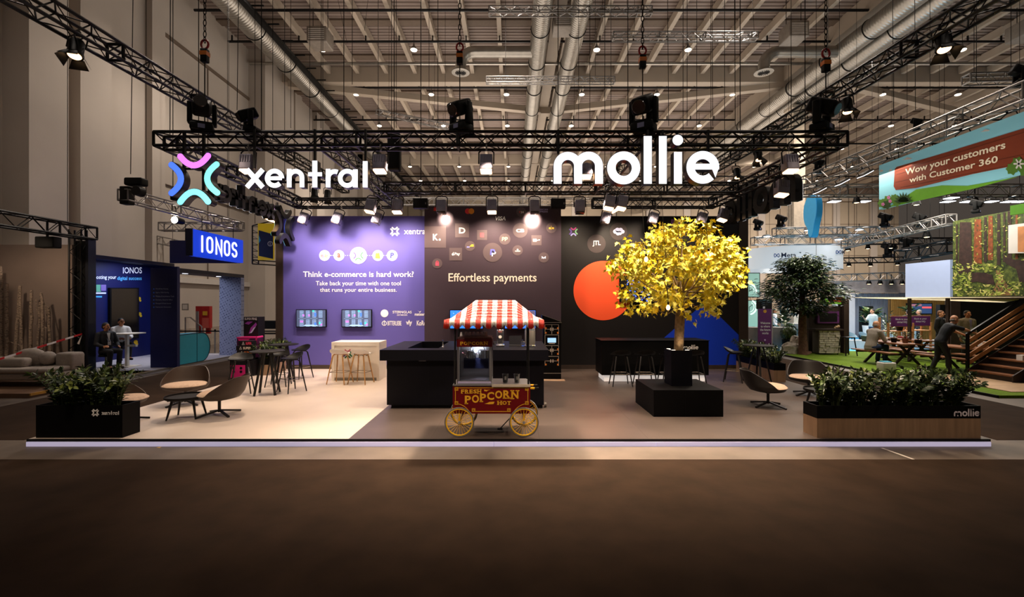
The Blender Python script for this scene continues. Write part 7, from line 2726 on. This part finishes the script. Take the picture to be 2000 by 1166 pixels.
rect(g, p, 1484, 1508, 604, 584, -0.3, 0)
t = tag(g.build('info_box', m_black), 'black box sign showing above the welcome board', 'sign')
g = MB()
rect(g, p, 1490, 1494, 602.5, 598.5, 0, 0.006)
g.build('pale_mark', m_paper, t)
MB().tube((p(1496, 604, -0.15)), (p(1496, 604, -0.15).x, 20.95, 0.0), 0.04, 8).build('post', m_black, t)
# watch screens
for (v0, v1, l) in ((532.5, 581, 'tall screen showing a green watch, upper part of a pair'), (586, 640, 'tall screen showing a green watch, lower part of a pair')):
    Y = 23.0
    t, s, p = screen(l, 1452, 1484.5, v0, v1, Y, glow('watch_green', '#7fa69a', 0.6))
    g = MB()
    cy = 569 if v0 < 580 else 600
    pts = arc(1463, cy, 14, -75 if v0 < 580 else -60, 12 if v0 < 580 else 75, 16)
    g.stroke(pts, 3.0, p, 0.006)
    g.stroke(arc(1463, cy, 9.5, -75 if v0 < 580 else -60, 12 if v0 < 580 else 75, 14), 1.2, p, 0.007)
    g.build('watch_rim', glow('watch_rim', '#d6eee6', 0.7), s)
    g = MB()
    g.stroke([(1463, cy), (1470, cy - 5)], 1.0, p, 0.008)
    g.stroke([(1463, cy), (1464, cy - 9 if v0 < 580 else cy + 8)], 0.8, p, 0.008)
    for k in range(3):
        g.stroke([(1476.5 + 2 * k, v0 + (8 if v0 > 580 else 24)), (1476.5 + 2 * k, v0 + (16 if v0 > 580 else 33))], 0.7, p, 0.008)
    g.build('watch_hand', m_black, s)
# far booth walls
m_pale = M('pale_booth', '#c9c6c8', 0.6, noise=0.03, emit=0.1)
m_slat = M('slat_grey', '#8b909c', 0.6, noise=0)
t = thing('booth_wall', 'white booth wall with black letter marks far behind the kiosk', 'booth wall', W(1660, 640, 27))
p = front(27.0)
g = MB()
rect(g, p, 1632, 1670, 660, 573, -0.3, 0)
g.build('panel', m_pale, t)
g = MB()
text_to(g, 'AA', p, 1652, 1662, 587, 580.5)
g.build('lettering', m_black, t)
t = thing('booth_wall', 'grey slatted wall far behind the standing man', 'booth wall', W(1720, 640, 27.3))
p = front(27.3)
g = MB()
for k in range(34):
    u = 1670 + k * 3.0
    rect(g, p, u, u + 2.1, 660, 573, -0.1, 0.0)
g.build('slats', m_slat, t)
g = MB()
rect(g, p, 1670, 1772, 660, 573, -0.4, -0.1)
g.build('panel', M('slat_back', '#6e727c', 0.6), t)
tag(MB().prism([p(1625, 572, 0.2), p(1770, 572, 0.2), p(1770, 545, 0.2), p(1625, 552, 0.2)], (0, 0.3, 0)).build('fascia_panel', M('fascia_grey', '#a39a98', 0.6)), 'pale grey fascia above the distant booth walls', 'fascia')
p = front(24.5)
g = MB()
rect(g, p, 1683, 1706, 666, 598, -0.2, 0)
tag(g.build('black_monolith', m_black), 'black upright display block behind the man with the phone', 'display')
p = front(25.5)
t = thing('curtain', 'ochre curtain around the distant picture screen', 'curtain', W(1770, 640, 25.5))
g = MB()
for k in range(40):
    u = 1742 + k * 2.6
    rect(g, p, u, u + 1.6, 663.5, 583, -0.05 - 0.04 * (k % 2), 0.0)
g.build('folds', M('ochre_cloth', '#8a6226', 0.8), t)
g = MB()
rect(g, p, 1740, 1848, 663.5, 583, -0.2, -0.08)
g.build('lining', M('ochre_dark', '#5c421c', 0.8), t)
t, s, p = screen('dark blue picture screen with a red glow in the distance', 1771, 1821, 592, 614, 25.0, glow('dusk_blue', '#33476a', 0.6))
g = MB()
rect(g, p, 1801, 1819, 602, 599, 0.004, 0.006)
g.build('red_streak', glow('red_streak', '#ff4a4a', 1.2), s)
g = MB()
rect(g, p, 1773, 1800, 598, 594, 0.004, 0.006)
g.build('pink_sky', glow('pink_sky', '#a86a70', 0.5), s)
p = front(20.0)
g = MB()
rect(g, p, 1836, 1865, 684, 595, -0.2, 0)
t = tag(g.build('info_wall', m_black), 'black panel with pale letters behind the man in glasses', 'panel')
g = MB()
text_to(g, 'MO', p, 1854, 1864, 606, 600, d=0.006)
g.build('lettering', m_paper, t)
# blue floor and pale counters in the distance
o = tag(MB().box(10.6, 24, 19.6, 27, 0.0, 0.02).build('blue_carpet', M('cyan_carpet', '#3f9fd0', 0.8, noise=0.05)), 'bright blue carpet of the distant booths', 'carpet')
for (px, py, Y, w, h, l) in ((1470, 662, 20.5, 0.95, 1.0, 'grey rounded counter left of the welcome board'), (1518, 662, 20.5, 0.95, 1.0, 'grey rounded counter right of the welcome board'), (1548, 645, 22.0, 1.0, 1.1, 'grey rounded counter behind the fiddle leaf plant')):
    c = W(px, py, Y)
    tag(MB().lathe([(w * 0.42, 0.02), (w * 0.5, h * 0.9), (w * 0.5, h), (0.0, h)], (c.x, Y, 0), 28).build('counter_pod', m_gpot), l, 'counter')
tag(MB().box(14.6, 20.5, 20.4, 20.7, 0.02, 0.42).build('low_bench', m_white), 'low white bench wall behind the seated man', 'bench')
m_chair = M('blue_grey_shell', '#56707c', 0.6, noise=0.05)
t = thing('tub_chair', 'chair', 'chair', (0, 0, 0))


def tubf(r, a, s):
    sn = math.sin(a)
    h = 0.45 + (0.28 * max(0, (sn + 0.4) / 1.4) if r > 0.6 else 0)
    q = r if r < 0.6 else 0.6 + (r - 0.6) * 0.5
    return (0.38 * q * math.cos(a) * (1 - .03 * s), 0.34 * q * sn * (1 - .03 * s), (0.45 if r <= 0.6 else 0.45 + (h - 0.45) * ((r - 0.6) / 0.4)) - 0.02 * s)


polar(MB(), tubf, 10, 28).build('shell', m_chair, t)
for k in range(4):
    a = PI / 4 + k * PI / 2
    MB().tube((0.22 * math.cos(a), 0.22 * math.sin(a), 0), (0.13 * math.cos(a), 0.13 * math.sin(a), 0.44), 0.014, 6).build('leg', m_blackm, t)
used = []
for (px, l) in ((1664, 'blue grey shell chair far behind, beside the kiosk post'), (1689, 'blue grey shell chair far behind, left of the standing man'), (1718, 'blue grey shell chair far behind, right of the standing man'), (1738, 'blue grey shell chair far behind the purple sign')):
    place(t, used, ((px - CX) * 22.6 / F * 1.0, 22.6, 0.02), 0.2, l, s=0.85)
# light for the woodland booth and the places behind it
lamp('AREA', (13.0, 15.0, 5.9), 360, (1.0, 0.9, 0.78), (13.0, 15.0, 0), 5.0)
lamp('AREA', (17.0, 22.0, 3.9), 420, (0.95, 0.97, 1.0), (17.0, 22.0, 0), 5.0)
lamp('SPOT', (9.6, 10.5, 3.2), 110, (1.0, 0.92, 0.82), (11.0, 11.2, 5.5), 0.3, 140, 0.9)
lamp('SPOT', (12.0, 13.2, 5.6), 120, (1.0, 0.92, 0.82), (13.9, 13.2, 3.3), 0.2, 120, 0.9)
# ================================================================ people
m_skin = M('skin_light', '#c08a68', 0.55, noise=0.05, scale=12)
m_skin2 = M('skin_tan', '#a8714f', 0.55, noise=0.05, scale=12)
m_hairk = M('hair_dark', '#1c1512', 0.7, noise=0.2, scale=30)
m_hairb = M('hair_brown', '#5a3c24', 0.7, noise=0.2, scale=30)
m_hairg = M('hair_grey', '#8a8078', 0.7, noise=0.2, scale=30)
m_eye = M('eye_dark', '#1a1210', 0.3, noise=0)
m_lip = M('lip', '#8e4a3e', 0.5, noise=0)
CL = dict(suit=M('cloth_dark_suit', '#15161c', 0.8), grey=M('cloth_grey_jacket', '#8c8174', 0.85, noise=0.1, scale=30), tee=M('cloth_white_tee', '#a4b0b0', 0.8), navy=M('cloth_navy_tee', '#0d1016', 0.8),
          jeans=M('cloth_jeans', '#24344e', 0.85), black=M('cloth_black', '#101012', 0.8), lilac=M('cloth_lilac', '#8a84b4', 0.8), white=M('cloth_white', '#d4d4d6', 0.8), pink=M('cloth_rose', '#b87a78', 0.8), gtee=M('cloth_grey_tee', '#8c9498', 0.8))


def limb(mb, pts, rs):
    for i in range(len(pts) - 1):
        mb.tube(pts[i], pts[i + 1], rs[i], 10, rs[i + 1])
    for p, r in zip(pts, rs):
        mb.ball(p, r, n=10, m=7)


def V(*a):
    return Vector(a)


def remesh(o, size, smooth=2):
    m = o.modifiers.new('union', 'REMESH')
    m.mode = 'VOXEL'
    m.voxel_size = size
    m.use_smooth_shade = True
    if smooth:
        s = o.modifiers.new('soft', 'SMOOTH')
        s.iterations = smooth
        s.factor = 0.5


def hand(mb, wrist, d, side, palm_n, curl=0.5):
    """palm, four unequal bent fingers and a thumb leaving the side of the palm"""
    d = d.normalized()
    n = (palm_n - d * palm_n.dot(d)).normalized()
    s = d.cross(n).normalized() * side
    c = wrist + d * 0.05
    for k in (-1, 0, 1):
        mb.tube(wrist, wrist + d * 0.085 + s * (0.022 * k), 0.020, 8, 0.015)
    for k, L in enumerate((0.070, 0.080, 0.074, 0.056)):
        b = wrist + d * 0.085 + s * (0.031 - 0.0207 * k)
        m1 = b + (d * math.cos(curl * 0.6) + n * math.sin(curl * 0.6)) * (L * 0.52)
        m2 = m1 + (d * math.cos(curl * 1.6) + n * math.sin(curl * 1.6)) * (L * 0.48)
        limb(mb, [b, m1, m2], [0.0098, 0.009, 0.008])
    b = wrist + d * 0.03 + s * 0.022
    m1 = b + (s * 0.75 + d * 0.6 + n * 0.25).normalized() * 0.035
    m2 = m1 + (s * 0.2 + d * 0.9 + n * 0.5).normalized() * 0.03
    limb(mb, [b, m1, m2], [0.012, 0.0105, 0.009])


def person(label, loc, rz, top, legs, top_style='jacket', skin=m_skin, hair=m_hairk, hairstyle='short', sit=None, lean=V(0, 0, 0), arms=None, shirt=None, s=1.0, head_turn=0.0, lanyard=False, glasses=False, head_nod=0.0, extra=None):
    t = thing('person', label, 'person', (0, 0, 0))
    hz = 0.93 if sit is None else sit
    P = {}
    P['pel'] = V(0, 0, hz + 0.03)
    up = V(0, 0, 1)
    tilt = lambda z: V(0, 0, hz) + lean * ((z) / 0.6) + V(0, 0, z * (1 - 0.35 * min(1, lean.length)))
    P['waist'], P['chest'], P['neck'] = tilt(0.19), tilt(0.39), tilt(0.57)
    P['head'] = tilt(0.72) + V(0, -0.02 - head_nod, 0)
    body, shirt_b, trou, shoe = MB(), MB(), MB(), MB()
    ct = lambda p: p
    for sx in (-1, 1):
        hip = V(sx * 0.09, 0, hz)
        if sit is None:
            kn, an = V(sx * 0.10, -0.015, 0.5), V(sx * 0.105, 0.02, 0.09)
            if isinstance(legs, tuple):
                dy = legs[1] * sx
                kn, an = V(sx * 0.10, -0.06 + dy * 0.5, 0.5), V(sx * 0.105, dy, 0.09)
        else:
            kn, an = V(sx * 0.12, -0.43, hz + 0.02), V(sx * 0.12, -0.38, max(0.09, hz - 0.42))
        toe = an + V(sx * 0.015, -0.15, -0.045)
        heel = an + V(0, 0.04, -0.05)
        limb(body, [hip, kn, an, toe], [0.08, 0.052, 0.036, 0.028])
        limb(trou, [hip, kn, an + V(0, 0, 0.02)], [0.098, 0.07, 0.062])
        limb(shoe, [heel, an + V(0, -0.05, -0.045), toe], [0.038, 0.042, 0.036])
        sh = P['neck'] + V(sx * 0.185, 0.01, -0.065)
        a = (arms or {}).get(sx)
        if a is None:
            el, wr = sh + V(sx * 0.05, 0.03, -0.29), sh + V(sx * 0.05, -0.06, -0.54)
            hd, pn = V(0, -0.12, -1), V(-sx, 0, 0)
        else:
            el, wr = sh + a[0], sh + a[1]
            hd = (a[2] if len(a) > 2 else (wr - el))
            pn = a[3] if len(a) > 3 else V(-sx * 0.6, 0, -0.6)
        limb(body, [sh, el, wr], [0.052, 0.038, 0.026])
        hand(body, wr, hd, -sx if pn.z > 0 else sx, pn)
        if top_style == 'tee':
            limb(shirt_b, [sh, sh + (el - sh) * 0.72], [0.072, 0.062])
        else:
            limb(shirt_b, [sh, el, wr - (wr - el).normalized() * 0.02], [0.074, 0.06, 0.046])
    # torso
    for (mb, g) in ((body, 0), (shirt_b, 0.022)):
        lv = ((P['pel'], 0.155, 0.105), (P['waist'], 0.142, 0.102), (P['chest'], 0.165, 0.115), (P['chest'] * 0.45 + P['neck'] * 0.55, 0.15, 0.1))
        for i in range(3):
            for k in range(7):
                f = k / 6
                f2 = f * f * (3 - 2 * f)
                c = lv[i][0] * (1 - f) + lv[i + 1][0] * f
                rx, ry = (lv[i][q] * (1 - f2) + lv[i + 1][q] * f2 for q in (1, 2))
                mb.ball(c, rx + g, ry + g, 0.10 + g, 14, 10)
        for sx in (-1, 1):
            mb.tube(P['neck'] + V(sx * 0.03, 0.01, -0.02), P['neck'] + V(sx * 0.185, 0.01, -0.065), 0.055 + g, 8, 0.05 + g)
    if top_style == 'jacket':
        shirt_b.ball(P['pel'] + V(0, 0, -0.07), 0.182, 0.135, 0.13, 14, 8)
    trou.ball(P['pel'] + V(0, 0, -0.02), 0.168, 0.122, 0.12, 14, 8)
    # head
    H = P['head']
    ch_, sh_ = math.cos(head_turn), math.sin(head_turn)
    hp = lambda x, y, z: H + V(x * ch_ - y * sh_, x * sh_ + y * ch_, z)
    body.tube(P['neck'] + V(0, 0.01, -0.06), hp(0, 0.012, -0.05), 0.056, 10, 0.05)
    body.ball(hp(0, 0.012, 0.03), 0.076, 0.092, 0.095, 14, 10)
    body.ball(hp(0, -0.012, -0.045), 0.058, 0.068, 0.07, 12, 8)
    body.ball(hp(0, -0.04, -0.085), 0.03, 0.03, 0.025, 8, 6)
    body.tube(hp(0, -0.085, 0.012), hp(0, -0.104, -0.03), 0.010, 7, 0.015)
    for sx in (-1, 1):
        body.ball(hp(sx * 0.077, 0.012, -0.008), 0.012, 0.02, 0.032, 8, 6)
        body.ball(hp(sx * 0.045, -0.055, -0.02), 0.022, 0.025, 0.022, 8, 6)
    bo = body.build('body', skin, t, recalc=False)
    remesh(bo, 0.0085, 2)
    so = shirt_b.build({'jacket': 'jacket', 'tee': 'shirt', 'shirt': 'shirt'}[top_style], top, t, recalc=False)
    remesh(so, 0.014, 3)
    lg = legs[0] if isinstance(legs, tuple) else legs
    to = trou.build('trousers', lg, t, recalc=False)
    remesh(to, 0.014, 3)
    sh = shoe.build('shoes', m_black, t, recalc=False)
    remesh(sh, 0.014, 1)
    for sx in (-1, 1):
        MB().ball(hp(sx * 0.03, -0.073, 0.012), 0.011, 0.009, 0.008, 8, 6).build('eye', m_eye, t)
        MB().tube(hp(sx * 0.016, -0.083, 0.032), hp(sx * 0.046, -0.072, 0.034), 0.0045, 5).build('eyebrow', hair, t)
    MB().tube(hp(-0.022, -0.078, -0.058), hp(0.022, -0.078, -0.058), 0.006, 6).build('mouth', m_lip, t)
    if hairstyle != 'bald':
        hb = MB()
        hb.ball(hp(0, 0.024, 0.052), 0.083, 0.092, 0.083, 14, 9)
        hb.ball(hp(0, 0.055, 0.0), 0.074, 0.058, 0.075, 12, 8)
        if hairstyle == 'long':
            hb.ball(hp(0, 0.06, -0.09), 0.085, 0.05, 0.12, 12, 8)
        ho = hb.build('cap' if hairstyle == 'cap' else 'hair', m_black if hairstyle == 'cap' else hair, t)
        if hairstyle == 'cap':
            q = MB()
            q.ball(hp(0, -0.1, 0.062), 0.06, 0.055, 0.008, 12, 6)
            q.build('cap_peak', m_black, ho)
    else:
        hb = MB()
        hb.ball(hp(0, 0.05, -0.01), 0.078, 0.056, 0.05, 12, 8)
        hb.build('hair', hair, t)
    if top_style == 'jacket':
        c = P['chest'] + V(0, -0.112, 0.07)
        q = MB()
        q.prism([c + V(-0.055, -0.012, 0.09), c + V(0.055, -0.012, 0.09), c + V(0.012, -0.038, -0.14), c + V(-0.012, -0.038, -0.14)], (0, 0.03, 0))
        q.build('shirt_front', shirt or CL['white'], t)
        for sx in (-1, 1):
            q = MB()
            q.prism([c + V(sx * 0.05, -0.02, 0.1), c + V(sx * 0.085, -0.012, 0.06), c + V(sx * 0.06, -0.036, -0.02), c + V(sx * 0.01, -0.046, -0.15)], (0, 0.012, 0))
            q.build('lapel', top, t)
    if lanyard:
        c = P['chest'] + V(0, -0.15, 0)
        q = MB()
        for sx in (-1, 1):
            q.bar(P['neck'] + V(sx * 0.06, -0.07, 0), c + V(sx * 0.02, -0.01, -0.1), 0.016, 0.004)
        lo = q.build('lanyard', M('lanyard_blue', '#b8c4e4', 0.6), t)
        MB().box(c.x - 0.04, c.x + 0.04, c.y - 0.015, c.y - 0.01, c.z - 0.2, c.z - 0.1).build('badge', m_paper, lo)
    if glasses:
        q = MB()
        for sx in (-1, 1):
            q.path([hp(sx * 0.032 + 0.02 * math.cos(a * PI / 5), -0.09, 0.01 + 0.016 * math.sin(a * PI / 5)) for a in range(10)], 0.003, 4, True)
            q.tube(hp(sx * 0.052, -0.09, 0.014), hp(sx * 0.078, 0.0, 0.012), 0.003, 4)
        q.tube(hp(-0.012, -0.092, 0.014), hp(0.012, -0.092, 0.014), 0.003, 4)
        q.build('glasses', m_black, t)
    if extra:
        extra(t, P)
    t.location = loc
    t.rotation_euler = (0, 0, rz)
    t.scale = (s, s, s)
    return t


# seated in the navy booth
def stool_for(label, x, y, z0, h):
    t = thing('padded_stool', label, 'stool', (x, y, z0))
    MB().lathe([(0.0, h - 0.06), (0.17, h - 0.05), (0.18, h - 0.02), (0.16, h), (0.0, h)], (x, y, z0), 20).build('seat', m_black, t)
    MB().tube((x, y, z0 + 0.02), (x, y, z0 + h - 0.05), 0.025, 10).build('column', m_alu, t)
    MB().lathe([(0.19, 0.0), (0.19, 0.015), (0.03, 0.03)], (x, y, z0), 20).build('foot', m_alu, t)


stool_for('black padded stool under the dark suited person in the navy booth', -12.0, 13.45, 0.1, 0.46)
person('person in a dark suit with a lanyard sitting in the navy booth', (-12.0, 13.45, 0.1), R_(70), CL['suit'], CL['suit'], 'jacket', m_skin2, m_hairk, 'short', sit=0.56, lanyard=True, head_turn=0.3,
       arms={1: (V(0.08, -0.05, -0.28), V(0.0, -0.26, -0.36), V(-0.3, -1, 0.1)), -1: (V(-0.08, -0.05, -0.28), V(-0.02, -0.27, -0.34), V(0.3, -1, 0.1))})
stool_for('black padded stool under the capped person in the navy booth', -12.55, 14.55, 0.1, 0.56)
person('person in a black cap and white top behind the dark suited one', (-12.55, 14.55, 0.1), R_(60), CL['white'], CL['black'], 'shirt', m_skin2, m_hairk, 'cap', sit=0.68, lean=V(0, -0.1, 0),
       arms={1: (V(0.06, -0.08, -0.26), V(-0.05, -0.3, -0.28)), -1: (V(-0.06, -0.08, -0.26), V(0.05, -0.3, -0.28))})
# woodland booth
person('balding person in a grey jacket sitting at the picnic table', (11.93, 15.15, 0.06), R_(98), CL['grey'], CL['jeans'], 'jacket', m_skin, m_hairg, 'bald', sit=0.52, lean=V(0, -0.16, 0), s=1.08,
       arms={1: (V(0.06, -0.1, -0.25), V(-0.08, -0.33, -0.2)), -1: (V(-0.06, -0.1, -0.25), V(0.08, -0.33, -0.2))})
person('bald person in a dark T-shirt bending over the table by the stairs', (12.28, 13.05, 0.06), R_(72), CL['navy'], (CL['black'], 0.16), 'tee', m_skin, m_hairg, 'bald', lean=V(0, -0.24, 0), s=0.98,
       arms={-1: (V(0.0, -0.28, -0.08), V(0.08, -0.52, -0.17)), 1: (V(0.03, -0.24, -0.16), V(0.0, -0.46, -0.26))}, head_nod=0.03)
person('person in a grey suit jacket and lilac shirt facing the aisle, by the stairs', (15.0, 15.0, 0.06), R_(-8), CL['grey'], CL['black'], 'jacket', m_skin2, m_hairk, 'short', shirt=CL['lilac'], lanyard=True, s=1.0)
person('person in dark jacket and glasses behind the bending one', (15.35, 16.3, 0.06), R_(25), CL['suit'], CL['black'], 'jacket', m_skin, m_hairb, 'short', glasses=True, s=0.99)


def phone(t, P):
    c = P['chest'] + V(-0.02, -0.42, 0.12)
    MB().rbox(c.x - 0.035, c.x + 0.035, c.y - 0.006, c.y + 0.006, c.z - 0.06, c.z + 0.08, 0.005).build('phone', m_black, t)


person('person in a pale T-shirt and jeans looking at a raised phone', (17.35, 21.9, 0.02), R_(-85), CL['tee'], CL['jeans'], 'tee', m_skin, m_hairk, 'short', extra=phone, s=1.0,
       arms={-1: (V(-0.05, -0.14, -0.24), V(0.08, -0.36, -0.1), V(0.2, -0.4, 0.8), V(0, -1, 0)), 1: (V(0.06, 0.02, -0.28), V(0.04, -0.1, -0.5))})
person('person in a black suit far behind the purple sign, left one of two', (18.45, 21.2, 0.02), R_(150), CL['suit'], CL['black'], 'jacket', m_skin, m_hairk, 'short', s=0.98)
person('person with grey hair in a black suit far behind, right one of two', (19.15, 21.4, 0.02), R_(-120), CL['suit'], CL['black'], 'jacket', m_skin, m_hairg, 'short', s=0.98)
person('person in a grey T-shirt and jeans between the tree and the kiosk', (14.35, 22.2, 0.02), R_(180), CL['gtee'], CL['jeans'], 'tee', m_skin, m_hairk, 'short', s=1.0)
person('long haired person in a white top behind the welcome board', (13.2, 22.9, 0.02), R_(60), CL['white'], CL['black'], 'shirt', m_skin, m_hairb, 'long', s=1.0)
person('person in a rose top standing behind the left counter pod', (11.2, 23.4, 0.02), R_(-40), CL['pink'], CL['black'], 'shirt', m_skin, m_hairb, 'long', s=0.95)
